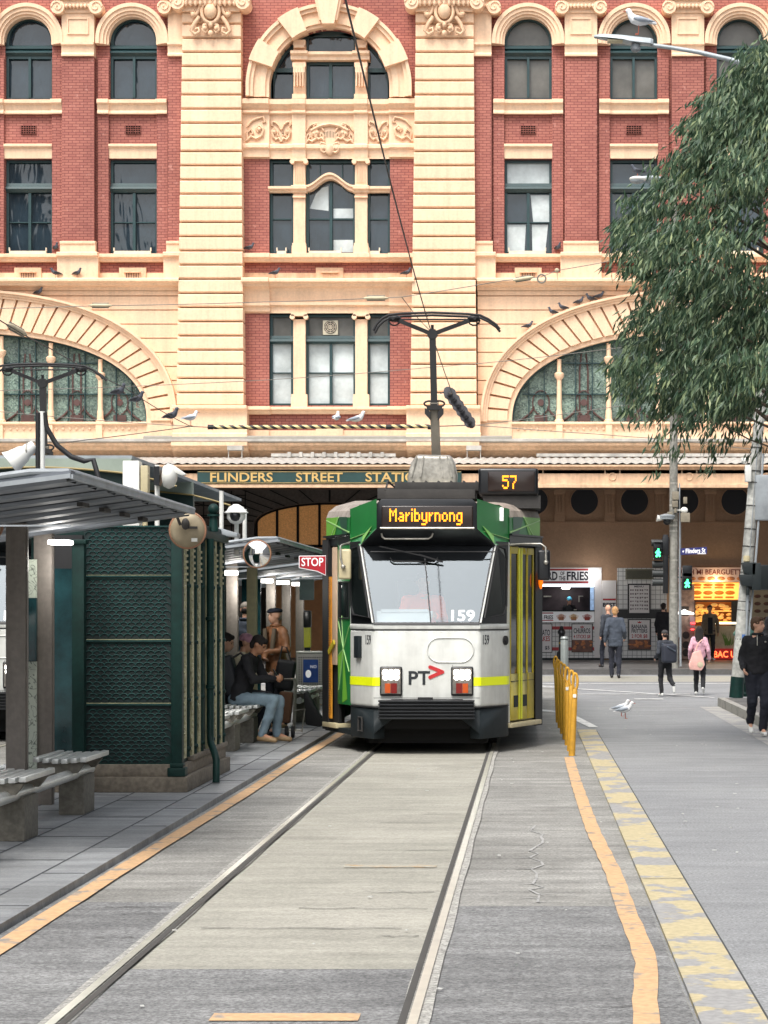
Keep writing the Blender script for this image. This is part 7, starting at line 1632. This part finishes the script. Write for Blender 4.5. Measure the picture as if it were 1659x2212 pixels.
b = MB(); b.obox((-3.76, 28.18, .88), (.19, .32, .50), Matrix.Rotation(R(-14), 3, 'Y')); bp0 = b.build('backpack', M_cl('black_nylon', (22, 26, 32), .6), None, bevel=.06, seg=3); tag(bp0, 'black backpack worn by the seated man in the black hoodie', 'backpack')
b = MB(); b.tube([Vector((-3.70, 28.0, 1.10)), Vector((-3.60, 27.98, 1.16)), Vector((-3.47, 27.98, 1.06)), Vector((-3.45, 28.0, .85))], .016, 6); b.build('strap', M_tgrime, bp0)
b = MB(); b.obox((-3.165, 28.02, .90), (.012, .075, .15), Matrix.Rotation(R(-30), 3, 'Y')); tag(b.build('phone', M_tbl, None, bevel=.004), 'dark phone held by the seated man in the black hoodie', 'phone')
person((-3.78, 29.25, .05), 84, 'seated person in a dusty pink cap and beige jacket behind the man in black', {**SIT, 'pitch': 14, 'head': (0, -.10, 1.22)}, 1., C_beige, C_navy, S_black, 'cap', M_skin, C_pcap, group=Gp)
person((-4.02, 28.75, .05), 82, 'long-haired woman in a grey hoodie seen at the edge of the green kiosk', {**SIT, 'pitch': 20}, 1.02, C_grey, C_black, S_black, 'long', M_skin, Hd, group=Gp)
person((-4.46, 35.2, .05), 150, 'man in a blue-grey jacket with dark collar standing with his back turned', dict(yaw=35, pitch=12), 1.02, C_greyb, C_navy, S_black, 'cap', M_skin, Hgy, group=Gp, collar=True)
om = person((-3.56, 31.5, .05), -42, 'old man in a dark flat cap and tan leather jacket with folded arms', dict(yaw=-14, eL=(.27, -.02, 1.14), eR=(-.27, -.02, 1.14), wL=(-.0, -.26, 1.10), wR=(.06, -.27, 1.02), kL=(.13, -.06, .5), aL=(.17, .0, .09), tL=(.22, -.16, .035)), .965, C_tan, C_navy, S_tan, 'beret', M_skin, C_bcap, group=Gp, long_top=.10, collar=True)
b = MB(); b.tube([Vector((-3.70, 31.37, 1.44)), Vector((-3.69, 31.36, 1.25)), Vector((-3.70, 31.36, 1.05))], [.03, .035, .03], 8); b.tube([Vector((-3.56, 31.32, 1.44)), Vector((-3.58, 31.30, 1.25)), Vector((-3.6, 31.31, 1.08))], [.03, .035, .03], 8); tag(b.build('scarf', M_cl('taupe_scarf', (122, 108, 92)), None, smooth=60), 'taupe scarf hanging open on the old man in tan leather', 'scarf')
b = MB(); b.obox((-3.40, 31.22, .80), (.26, .16, .42), Matrix.Rotation(R(8), 3, 'Y')); hb = b.build('shoulder_bag', M_cl('black_leather', (30, 30, 34), .5), None, bevel=.05, seg=3); tag(hb, 'black shoulder bag hanging at the old man in tan leather', 'bag')
b = MB(); b.tube([Vector((-3.48, 31.2, 1.0)), Vector((-3.44, 31.2, 1.2)), Vector((-3.38, 31.2, 1.18)), Vector((-3.32, 31.2, 1.0))], .012, 6); b.build('strap', M_tgrime, hb)
# shopping trolley and tote
TRL = thing('shopping_trolley', (-3.13, 29.3, .05), 'folding metal shopping trolley with a brown bag strapped to it beside the seated man', 'trolley')
b = MB(); 
for dy in (-.10, .10): b.tube([Vector((-3.08, 29.3+dy, .15)), Vector((-3.06, 29.3+dy, .75)), Vector((-3.07, 29.3+dy, .80))], .012, 7)
b.tube([Vector((-3.07, 29.2, .80)), Vector((-3.20, 29.3, .80)), Vector((-3.07, 29.4, .80))], .013, 7); b.tube([Vector((-3.06, 29.2, .40)), Vector((-2.93, 29.22, .42)), Vector((-2.97, 29.22, .12))], .010, 6); b.bar((-3.2, 29.3, .14), (-2.98, 29.3, .14), .2, .02); f_ = b.build('frame', M_alu, TRL, smooth=50)
for x in (-3.16, -3.08): b = MB(); b.cyl((x-.02, 29.18, .125), (x+.02, 29.18, .125), .075, n=16); b.build('wheel', M_rub, TRL)
b = MB(); b.obox((-3.19, 29.28, .44), (.17, .2, .40), Matrix.Rotation(R(6), 3, 'Y')); b.build('brown_bag', M_cl('brown_bag_cloth', (104, 74, 54)), TRL, bevel=.03, seg=3)
b = MB(); v = [(-2.98, 29.5, .62), (-2.93, 29.5, .64), (-2.70, 29.5, .22), (-2.76, 29.5, .17), (-2.95, 29.5, .20)]; b.ext(v, (0, .16, 0)); tag(b.build('tote_bag', M_cl('black_tote', (24, 26, 28), .6), None, bevel=.03, seg=2), 'slumped black tote bag leaning beside the shopping trolley', 'bag')
# right-hand side
WALK = dict(kL=(.10, -.20, .53), aL=(.10, -.20, .10), tL=(.11, -.37, .06), kR=(-.10, .04, .50), aR=(-.10, .30, .17), tR=(-.11, .18, .04), eL=(.22, .12, 1.15), wL=(.24, .06, .90), eR=(-.23, .08, 1.14), wR=(-.23, -.17, .98))
person((3.02, 30.4, 0), 4, 'young man in a black quarter-zip and navy trousers striding forward, glancing aside', {**WALK, 'yaw': 52, 'kL': (.09, -.14, .52), 'aL': (.07, -.02, .10), 'tL': (.08, -.19, .04), 'kR': (-.08, -.02, .51), 'aR': (-.07, .24, .2), 'tR': (-.07, .12, .06)}, .925, C_black, C_navy, S_white, 'short', M_skin, Hb, trouser_w=1.12, collar=True)
b = MB(); b.bar((3.0, 30.275, 1.36), (3.0, 30.262, 1.22), .008, .012); b.ball((3.11, 30.275, 1.27), .014, 8, 6); 
tag(b.build('zip_pull', M_alu, None), 'silver zip and small badge on the black quarter-zip top', 'zip')
person((4.14, 38.2, .15), 20, 'person in a dark top and blue jeans cut by the right edge', WALK, 1.0, C_black, C_blue, S_black, 'short', M_skin, Hd)
person((2.10, 57.6, 0), 176, 'ginger-haired man in a grey-blue jacket walking away toward the kiosk', {**WALK, 'kL': (.09, -.05, .5), 'aL': (.08, -.02, .09), 'tL': (.09, -.17, .035), 'kR': (-.10, .02, .5), 'aR': (-.09, .14, .10), 'tR': (-.1, -.02, .03)}, 1.05, C_greyb, C_navy, S_black, 'short', M_skin, Hg, long_top=.13)
person((2.07, 61.9, .15), 200, 'balding man in dark clothes half hidden by the ginger-haired man', {**WALK, 'pitch': 8}, 1.0, C_charc, C_navy, S_black, None, M_skin, None)
cP = person((2.63, 45.0, 0), 196, 'small figure in a dark cap and black jacket carrying a black backpack', {**WALK, 'kR': (-.10, .10, .46), 'aR': (-.10, .42, .30), 'tR': (-.10, .44, .13), 'kL': (.09, -.08, .5), 'aL': (.09, .0, .09), 'tL': (.1, -.18, .035), 'wL': (.2, -.2, 1.0), 'wR': (-.2, -.2, 1.0)}, .76, C_charc, C_black, S_white, 'cap', M_skin, M_cl('dark_grey_cap', (60, 58, 58)))
b = MB(); b.obox((2.70, 44.83, .86), (.30, .17, .38), Matrix.Rotation(R(14), 3, 'Z')); bk = b.build('backpack', M_cl('dark_backpack', (40, 44, 56), .6), None, bevel=.06, seg=3); tag(bk, 'dark backpack on the small figure in the black jacket', 'backpack'); b = MB(); b.tube([Vector((2.56, 44.8, 1.05)), Vector((2.68, 44.735, .98)), Vector((2.82, 44.77, .90))], .02, 7); b.build('top_flap', C_greyb, bk)
dP = person((3.37, 45.8, 0), 172, 'long-haired girl in a pink jacket and black leggings walking away', {**WALK, 'kR': (-.10, .06, .47), 'aR': (-.12, .34, .2), 'tR': (-.13, .26, .06), 'kL': (.08, -.06, .5), 'aL': (.08, .0, .09), 'tL': (.1, -.18, .035), 'wL': (.25, -.06, .92), 'wR': (-.25, -.02, .92)}, .80, C_pink, C_black, S_white, 'long', M_skin, Hd, slim=.9)
b = MB(); v = [(3.22, 45.55, .86), (3.38, 45.55, .92), (3.47, 45.55, .62), (3.40, 45.55, .50), (3.16, 45.55, .52), (3.14, 45.55, .62)]; b.ext(v, (0, .10, 0)); tb = b.build('tote_bag', M_cl('peach_tote', (226, 176, 166)), None, bevel=.025); tag(tb, 'peach tote bag slung on the girl in the pink jacket', 'bag'); b = MB(); b.tube([Vector((3.26, 45.6, .86)), Vector((3.34, 45.62, 1.05)), Vector((3.42, 45.66, 1.12))], .014, 6); b.build('strap', M_cl('peach_tote', (226, 176, 166)), tb); b = MB(); b.ball((3.37, 45.545, .62), (.06, .008, .06), 10, 6); b.build('printed_patch', C_beige, tb)
person((5.66, 72.4, .15), 6, 'man in an open taupe coat standing at the sandwich shop counter', dict(eL=(.26, 0, 1.13), wL=(.26, -.03, .88)), 1.02, C_taupe, C_black, S_white, 'short', M_skin2, Hd, long_top=.1)
b = MB(); b.obox((5.67, 72.27, 1.26), (.15, .03, .52)); tag(b.build('shirt', C_black, None, bevel=.01), 'black shirt front of the man in the taupe coat', 'shirt')
person((4.05, 70.2, .15), 160, 'person in a long black coat standing behind the grey utility pole', dict(yaw=10), 1.05, C_black, C_black, S_black, 'short', M_skin, Hd, long_top=.2)
person((1.21, 74.4, .42), 20, 'kitchen worker in a light blue cap behind the fries counter', dict(pitch=18), 1.02, C_black, C_black, S_black, 'beanie', M_skin, C_cyan)
person((TX-.10, TY+1.15, .75), 0, 'tram driver in an orange safety vest behind the windscreen', {**SIT, 'pelvis': (0, .02, .58), 'chest': (0, 0, .93), 'neck': (0, -.01, 1.13), 'head': (0, -.03, 1.28), 'pitch': 0, 'sL': (.2, 0, 1.06), 'sR': (-.2, 0, 1.06), 'wL': (.18, -.36, .86), 'wR': (-.18, -.36, .86), 'eL': (.27, -.1, .8), 'eR': (-.27, -.1, .8)}, 1.0, mat('hi_vis_orange', lin((250, 96, 50)), .6, 0, .08, 5), C_navy, S_black, 'short', M_skin2, Hd, group='people at work')
# ================================================================ TREE
M_bark = mat('grey_bark', lin((110, 98, 86)), .85, 0, .3, 4, bump=.5, bscale=25)
def leaf_mat():
    m = mat('eucalypt_leaf', (.05, .09, .04), .42, var=0); t, bb, L = nodes_of(m)
    g = t.nodes.new('ShaderNodeNewGeometry'); r = t.nodes.new('ShaderNodeValToRGB'); e = r.color_ramp.elements
    e[0].position = 0; e[0].color = (.030, .064, .038, 1); e[1].position = 1; e[1].color = (.32, .38, .18, 1); k = e.new(.5); k.color = (.085, .145, .082, 1); k = e.new(.9); k.color = (.22, .29, .17, 1)  # leaf-to-leaf tone; the palest share paints in highlights
    L.new(g.outputs['Random Per Island'], r.inputs[0]); L.new(r.outputs[0], bb.inputs['Base Color']); bb.inputs['Specular IOR Level'].default_value = .35
    tl_ = t.nodes.new('ShaderNodeBsdfTranslucent'); L.new(r.outputs[0], tl_.inputs[0]); mx = t.nodes.new('ShaderNodeMixShader'); mx.inputs[0].default_value = .3; L.new(bb.outputs[0], mx.inputs[1]); L.new(tl_.outputs[0], mx.inputs[2]); L.new(mx.outputs[0], t.nodes['Material Output'].inputs[0])
    return m
random.seed(21)
TXc, TYc = 4.4, 28.0
tab = [(3.2, 2.6), (3.6, 1.7), (3.9, 1.35), (4.4, 1.0), (5.1, .86), (5.6, .92), (6.0, 1.02), (6.5, 1.1), (6.8, 1.42), (7.3, 1.85), (7.7, 2.05), (8.05, 2.18), (8.4, 2.7), (8.7, 3.2), (9.2, 3.8)]
def rad(z):
    for (za, xa), (zb, xb) in zip(tab, tab[1:]):
        if za <= z <= zb: return TXc-(xa+(xb-xa)*(z-za)/(zb-za))
    return .4
TREE = thing('tree', (TXc, TYc, .15), 'tall gum tree with drooping narrow green leaves at the right', 'tree')
b = MB(); b.tube([Vector((TXc+.3, TYc+.2, .1)), Vector((TXc+.22, TYc+.1, 2)), Vector((TXc+.05, TYc, 4)), Vector((TXc, TYc, 6)), Vector((TXc-.1, TYc, 8.6))], [.24, .20, .16, .11, .04], 14); b.build('trunk', M_bark, TREE, smooth=60)
lv, lf = [], []
def leaf(p, d, ln, wd):
    d = d.normalized(); u = d.cross(Vector((random.uniform(-1, 1), random.uniform(-1, 1), random.uniform(-.3, .3)))).normalized(); n = u.cross(d)
    bend = n*ln*random.uniform(-.12, .18); o = len(lv)
    lv.extend((p, p+d*ln*.42+u*wd+bend*.6, p+d*ln+bend*0-n*ln*.06, p+d*ln*.42-u*wd+bend*.6)); lf.append((o, o+1, o+2, o+3))
limbs = MB(); tips = []
def spray(c, outw, n=40, L_=.55):
    dirn = (outw*random.uniform(.5, 1)+Vector((random.uniform(-.35, .35), random.uniform(-.35, .35), random.uniform(-.1, .45)))).normalized()
    for i in range(n):
        t = random.random()**.7; base = c+dirn*(L_*t)+Vector((0, 0, -.30*t*t*L_*2))+Vector((random.gauss(0, .05), random.gauss(0, .05), random.gauss(0, .04)))
        d = Vector((random.gauss(0, .33), random.gauss(0, .33), -1))+dirn*random.uniform(.0, .75)
        leaf(base, d, random.uniform(.11, .185), random.uniform(.012, .0185))
centres = []
n_sp = 0
while n_sp < 1500:
    z = random.uniform(3.95, 9.0); th = random.uniform(0, 2*math.pi); ox, oy = math.cos(th), math.sin(th)
    if ox > .35 and random.random() < .75: continue
    if oy > .3 and random.random() < .5: continue
    lump = .90+.20*noise.noise(Vector((ox*1.6, oy*1.6, z*.9)))+.10*noise.noise(Vector((ox*5, oy*5, z*2.2)))
    rr = rad(z)*min(1.02, lump+.06)*(.5+.5*random.random()**.4)-.20
    if noise.noise(Vector((ox*2.5, oy*2.5, z*1.5))+Vector((7, 1, 3))) < -.27 and random.random() < .9: continue
    c = Vector((TXc+ox*rr, TYc+oy*rr, z+.15)); spray(c, Vector((ox, oy, .1))); n_sp += 1
    if n_sp % 16 == 0: centres.append(c)
for px, py in ((1435, 930), (1445, 955), (1470, 965), (1442, 985), (1545, 930), (1560, 955), (1556, 1000), (1552, 1025), (1440, 1000), (1500, 925), (1580, 920), (1600, 905), (1640, 930), (1652, 960), (1405, 900), (1380, 880)):
    p = P(px, py, 27.6); spray(p+Vector((0, 0, .12)), Vector((-.5, -.4, -.6)), 9 if py > 980 else 18, .22)
me = bpy.data.meshes.new('crown'); o0 = TREE.location; me.from_pydata([tuple(v-o0) for v in lv], [], lf); me.materials.append(leaf_mat()); me.update()
cr = bpy.data.objects.new('crown', me); COL.objects.link(cr); cr.parent = TREE
for c in centres:
    z0 = max(2.8, c.z-random.uniform(1.2, 2.4)); a = Vector((TXc+.02, TYc, z0)); m = a.lerp(c, .55)+Vector((0, 0, .22)); limbs.tube([a, m, c, c+Vector((random.uniform(-.3, .1), random.uniform(-.2, .2), -.15))], [.04, .026, .012, .005], 6)
limbs.tube([P(1659, 965, 27.5)+Vector((.3, 0, -.1)), P(1620, 950, 27.5), P(1560, 918, 27.5), P(1500, 900, 27.5)], [.012, .01, .007, .004], 6)
limbs.build('limbs', M_bark, TREE, smooth=60)
# ================================================================ OVERHEAD WIRES
M_wire = mat('dark_wire', (.02, .02, .022), .5, var=0); M_gwire = mat('grey_wire', lin((120, 116, 108)), .5, var=0); M_ins = mat('pale_insulator', lin((196, 182, 150)), .5)
def wire(pts, r, label, m=M_wire, fit=()):
    b = MB(); pts = [Vector(p) for p in pts]; out = []
    for a, c in zip(pts, pts[1:]):
        sag = (c-a).length*.004
        for i in range(6): t = i/6; out.append(a.lerp(c, t)-Vector((0, 0, sag*4*t*(1-t))))
    out.append(pts[-1]); b.tube(out, r, 6); o = b.build('overhead_wire', m, None, smooth=60); tag(o, label, 'wire', 'overhead tram wires')
    for p, d in fit:
        f = MB(); p = Vector(p); d = Vector(d); f.tube([p-d*.5, p-d*.3, p+d*.3, p+d*.5], [.015, .045, .045, .015], 8); f.build('insulator', M_ins, o, smooth=50)
        f = MB(); f.tube([p-d*.36+Vector((0, -.0, .05)), p+d*.36+Vector((0, 0, .05)), p+d*.36-Vector((0, 0, .05)), p-d*.36-Vector((0, 0, .05))], .012, 5, closed=True); f.build('fitting', M_gwire, o)
    return o
wire([(-1.10, -8, 5.62), (-1.177, 14.2, 5.52), (-1.43, 30.6, 5.66), (-1.40, 39.7, 5.5), P(968, 847, 42)], .0075, 'contact wire running from the top edge down to the front tram\'s pantograph')
wire([(-7.1, 10, 5.6), P(0, 692, 30.4), P(100, 748, 34), P(270, 838, 40), P(412, 921, 48.5)], .008, 'contact wire over the far left track with two pigeons on it', fit=[(P(36, 712, 31.8), (.0, 1.2, .0))])
YS = 50.0; W = lambda px, py: P(px, py, YS)
wire([W(-90, 667), W(217, 660), W(573, 652), W(810, 644), W(868, 641.5), W(1088, 606), W(1169, 598), W(1203, 584.5), W(1417, 545), W(1659, 501), W(1850, 470)], .009, 'highest span wire crossing the facade with three insulators', M_gwire, [(W(217, 660), (.5, 0, 0)), (W(812, 644), (.55, 0, 0)), (W(1130, 602), (.45, 0, .07))])
o = bpy.context.scene.objects
wire([W(-90, 846), W(573, 821), W(947, 792), W(1088, 780), W(1314, 754), W(1850, 690)], .008, 'span wire crossing at the height of the lunette windows', M_gwire)
wire([W(-90, 880), W(180, 905), W(412, 921)], .009, 'wire from the left edge to the gull at the end of the striped bar', M_gwire)
wire([W(120, 958), W(412, 921), W(456, 923)], .010, 'low wire rising from the shelter to the striped bar')
wire([W(1023, 918), W(1086, 923), W(1280, 937), W(1452, 949), W(1640, 972)], .009, 'span wire sloping down to the right toward the poles', M_gwire)
wire([W(1023, 919), W(1090, 911), W(1310, 881), W(1850, 800)], .008, 'span wire rising to the right through the tree', M_gwire)
wire([W(868, 642), W(905, 690), W(935, 720)], .009, 'short drop wire from the span to the pantograph')
wire([W(935, 921), W(1023, 918)], .012, 'short cable joining the striped bar to the insulator chain')
SB = thing('striped_bar', W(690, 922), 'black and yellow striped bar hung in the overhead wires above the tram', 'bar')
def striped():
    m = mat('black_yellow_stripes', (.6, .5, .2), .5, var=0); t, bb, L = nodes_of(m); tc = t.nodes.new('ShaderNodeTexCoord'); sx = t.nodes.new('ShaderNodeSeparateXYZ'); L.new(tc.outputs['Object'], sx.inputs[0])
    a = t.nodes.new('ShaderNodeMath'); a.operation = 'MULTIPLY_ADD'; a.inputs[1].default_value = 1.6; L.new(sx.outputs[2], a.inputs[0]); L.new(sx.outputs[0], a.inputs[2])
    f = t.nodes.new('ShaderNodeMath'); f.operation = 'MULTIPLY'; f.inputs[1].default_value = 4.6; L.new(a.outputs[0], f.inputs[0]); g = t.nodes.new('ShaderNodeMath'); g.operation = 'FRACT'; L.new(f.outputs[0], g.inputs[0]); h = t.nodes.new('ShaderNodeMath'); h.operation = 'GREATER_THAN'; h.inputs[1].default_value = .5; L.new(g.outputs[0], h.inputs[0])
    x = t.nodes.new('ShaderNodeMix'); x.data_type = 'RGBA'; L.new(h.outputs[0], x.inputs[0]); x.inputs[6].default_value = (.015, .015, .015, 1); x.inputs[7].default_value = (*lin((222, 200, 140)), 1); L.new(x.outputs[2], bb.inputs['Base Color']); return m
b = MB(); b.cyl(W(452, 923), W(933, 921), .045, n=10); b.build('tube', striped(), SB, smooth=50); b = MB()
for px in (455, 840, 930): b.cyl(W(px-6, 922.5), W(px+6, 922.5), .055, n=10)
b.build('clamp', M_rub, SB)
IC = thing('insulator_chain', W(1000, 885), 'dark twisted insulator chain hanging off the end of the contact wire', 'insulator'); b = MB(); A_, B_ = P(968, 845, 42), P(1019, 918, 46)
b.cyl(A_, B_, .05, n=8)
for i in range(13): p = A_.lerp(B_, i/12); d = (B_-A_).normalized(); b.cyl(p-d*.05, p+d*.05, .08+.04*(i % 2), .06, 10); b.bar(p, p+Vector((random.uniform(-.15, .15), 0, random.uniform(-.14, .02))), .02, .02)
b.build('insulator', mat('insulator_dark', lin((66, 66, 70)), .5, 0, .4, 8), IC)
RG = thing('wire_ring', W(1172, 601), 'small wire ring tensioner on the highest span wire', 'fitting'); b = MB(); b.tube([W(1170+9*math.cos(t*.5), 602+9*math.sin(t*.5)) for t in range(13)], .018, 6, closed=True); b.build('ring', M_gwire, RG); b = MB(); b.ball(W(1203, 584), .05, 8, 6); b.cyl(W(1203, 584), W(1205, 604), .012, n=6); b.build('drop_clip', M_ins, RG)
# ================================================================ BIRDS
Bw = mat('gull_white', lin((226, 226, 226)), .7, 0, .04, 20); Bg = mat('gull_grey_wing', lin((160, 168, 178)), .7, 0, .08, 20); Bd = mat('pigeon_slate', lin((74, 78, 88)), .6, 0, .3, 18); Bk = mat('pigeon_dark', lin((46, 48, 54)), .6, 0, .3, 18); Br = mat('bird_leg_red', lin((170, 84, 60)), .5); Bp = mat('pigeon_pale', lin((150, 148, 148)), .6, 0, .3, 18)
BIRDS = {}
def bird(p, rz, label, kind='pigeon', k=1., group=None, low=0.):
    g = kind == 'gull'; key = (g, low > 0)
    if key in BIRDS:
        t = copy_tree(BIRDS[key]); t['label'] = label
    else:
        t = thing(kind, (0, 0, 0), label, kind, 'gulls' if g else 'pigeons on the wires and ledges'); BIRDS[key] = t
        bm_, wm = (Bw, Bg) if g else (Bd, Bk); h = .085-low*.8; b = MB()
        b.tube([Vector((.0, .16, h+.065)), Vector((0, .10, h+.075)), Vector((0, .02, h+.085)), Vector((0, -.06, h+.11)), Vector((0, -.10, h+.16)), Vector((0, -.115, h+.20))], [.012, .042, .066, .062, .040, .034], 12); b.ball((0, -.125, h+.215), (.034, .042, .034), 12, 8)
        fuse(b, 'body', bm_, t, .012, 0, 1)
        for s in (-1, 1): b = MB(); b.tube([Vector((s*.052, -.06, h+.115)), Vector((s*.064, .02, h+.10)), Vector((s*.045, .12, h+.085)), Vector((s*.015, .22, h+.07))], [.020, .036, .024, .004], 8); b.build('wing', wm, t, smooth=60)
        b = MB(); b.ext([(-.03, .13, h+.055), (.03, .13, h+.055), (.035, .23, h+.045), (-.035, .23, h+.045)], (0, 0, .012)); b.build('tail', bm_, t)
        b = MB(); b.tube([Vector((0, -.155, h+.212)), Vector((0, -.20, h+.203))], [.010, .003], 7); b.build('beak', Br if g else Bk, t)
        for s in (-1, 1): b = MB(); b.cyl((s*.022, 0, 0), (s*.022, .005, h+.05), .0045, n=6); b.bar((s*.022, 0, .004), (s*.022, -.04, .004), .02, .006); b.build('leg', Br, t)
    t.location = p; t.rotation_euler = (0, 0, R(rz)); t.scale = (k, k, k); return t
bird(P(1379, 74.5, 39), -90, 'white gull standing on the large street lamp head', 'gull', 1.35)
bird(P(1377, 381, 61.7), -80, 'grey bird sitting on the small lamp head beside the tree', 'pigeon', 1.15, low=.06)
bird(W(412, 920), 120, 'white gull perched on the wire left of the striped bar', 'gull', 1.05)
bird(W(727, 919), 170, 'white gull with its back turned on the middle of the striped bar', 'gull', 1.0)
bird(W(772, 919), 78, 'white gull crouching sideways on the striped bar', 'gull', 1.1, low=.05)
bird((1.46, 35.6, .0), 75, 'nearer of the two gulls standing together on the road', 'gull', .82); bird((1.43, 36.4, .0), 80, 'farther of the two gulls standing together on the road', 'gull', .82)
bird(P(371, 917, 48), 60, 'dark plump pigeon on the wire just left of a gull', 'pigeon', 1.1)
bird(P(257, 862, 41)+Vector((0, 0, -.02)), 60, 'upper pigeon on the sloping left contact wire', 'pigeon', .92); bird(P(297, 880, 42.5), 60, 'lower pigeon on the sloping left contact wire', 'pigeon', .92)
LB = YW-.45
ledge = [(126, 605.5, -70, 'left one of two pigeons on the cornice under the left wing'), (173, 605.5, 60, 'right one of two pigeons on the cornice under the left wing'), (598, 605, 80, 'pale pigeon on the cornice below the tower bay windows'), (880, 605, 70, 'pigeon on the cornice beside the right corner pier'), (541, 549, 80, 'dark pigeon on the sill course beside the left corner pier'), (1205, 549, 30, 'pigeon beside the pilaster pedestal of the right wing'), (124, 549, 30, 'pigeon beside the pilaster pedestal of the left wing')]
for px, py, rz, lb in ledge: bird((X(px), YW-.45 if py > 600 else YW-.25, Z(py)), rz, lb, 'pigeon', 1.0)
def on_arch(px, xc):
    h = max(0, 1-abs((px-xc)/491)**NE)**(1/NE)*284; return 912-h
for px, xc, lb in ((88, -105, 'lone pigeon on the left lunette arch'), (1141, 1529, 'lowest pigeon on the curve of the right lunette arch'), (1194, 1529, 'second pigeon up the curve of the right lunette arch'), (1216, 1529, 'third pigeon up the curve of the right lunette arch'), (1251, 1529, 'fourth pigeon up the curve of the right lunette arch'), (1275, 1529, 'fifth pigeon up the right lunette arch'), (1294, 1529, 'highest of the pigeons on the right lunette arch, nearest the tree')):
    bird((X(px), YW-.3, Z(on_arch(px, xc))), random.choice((-70, 60, 80, -80)), lb, 'pigeon', 1.0, low=.03)
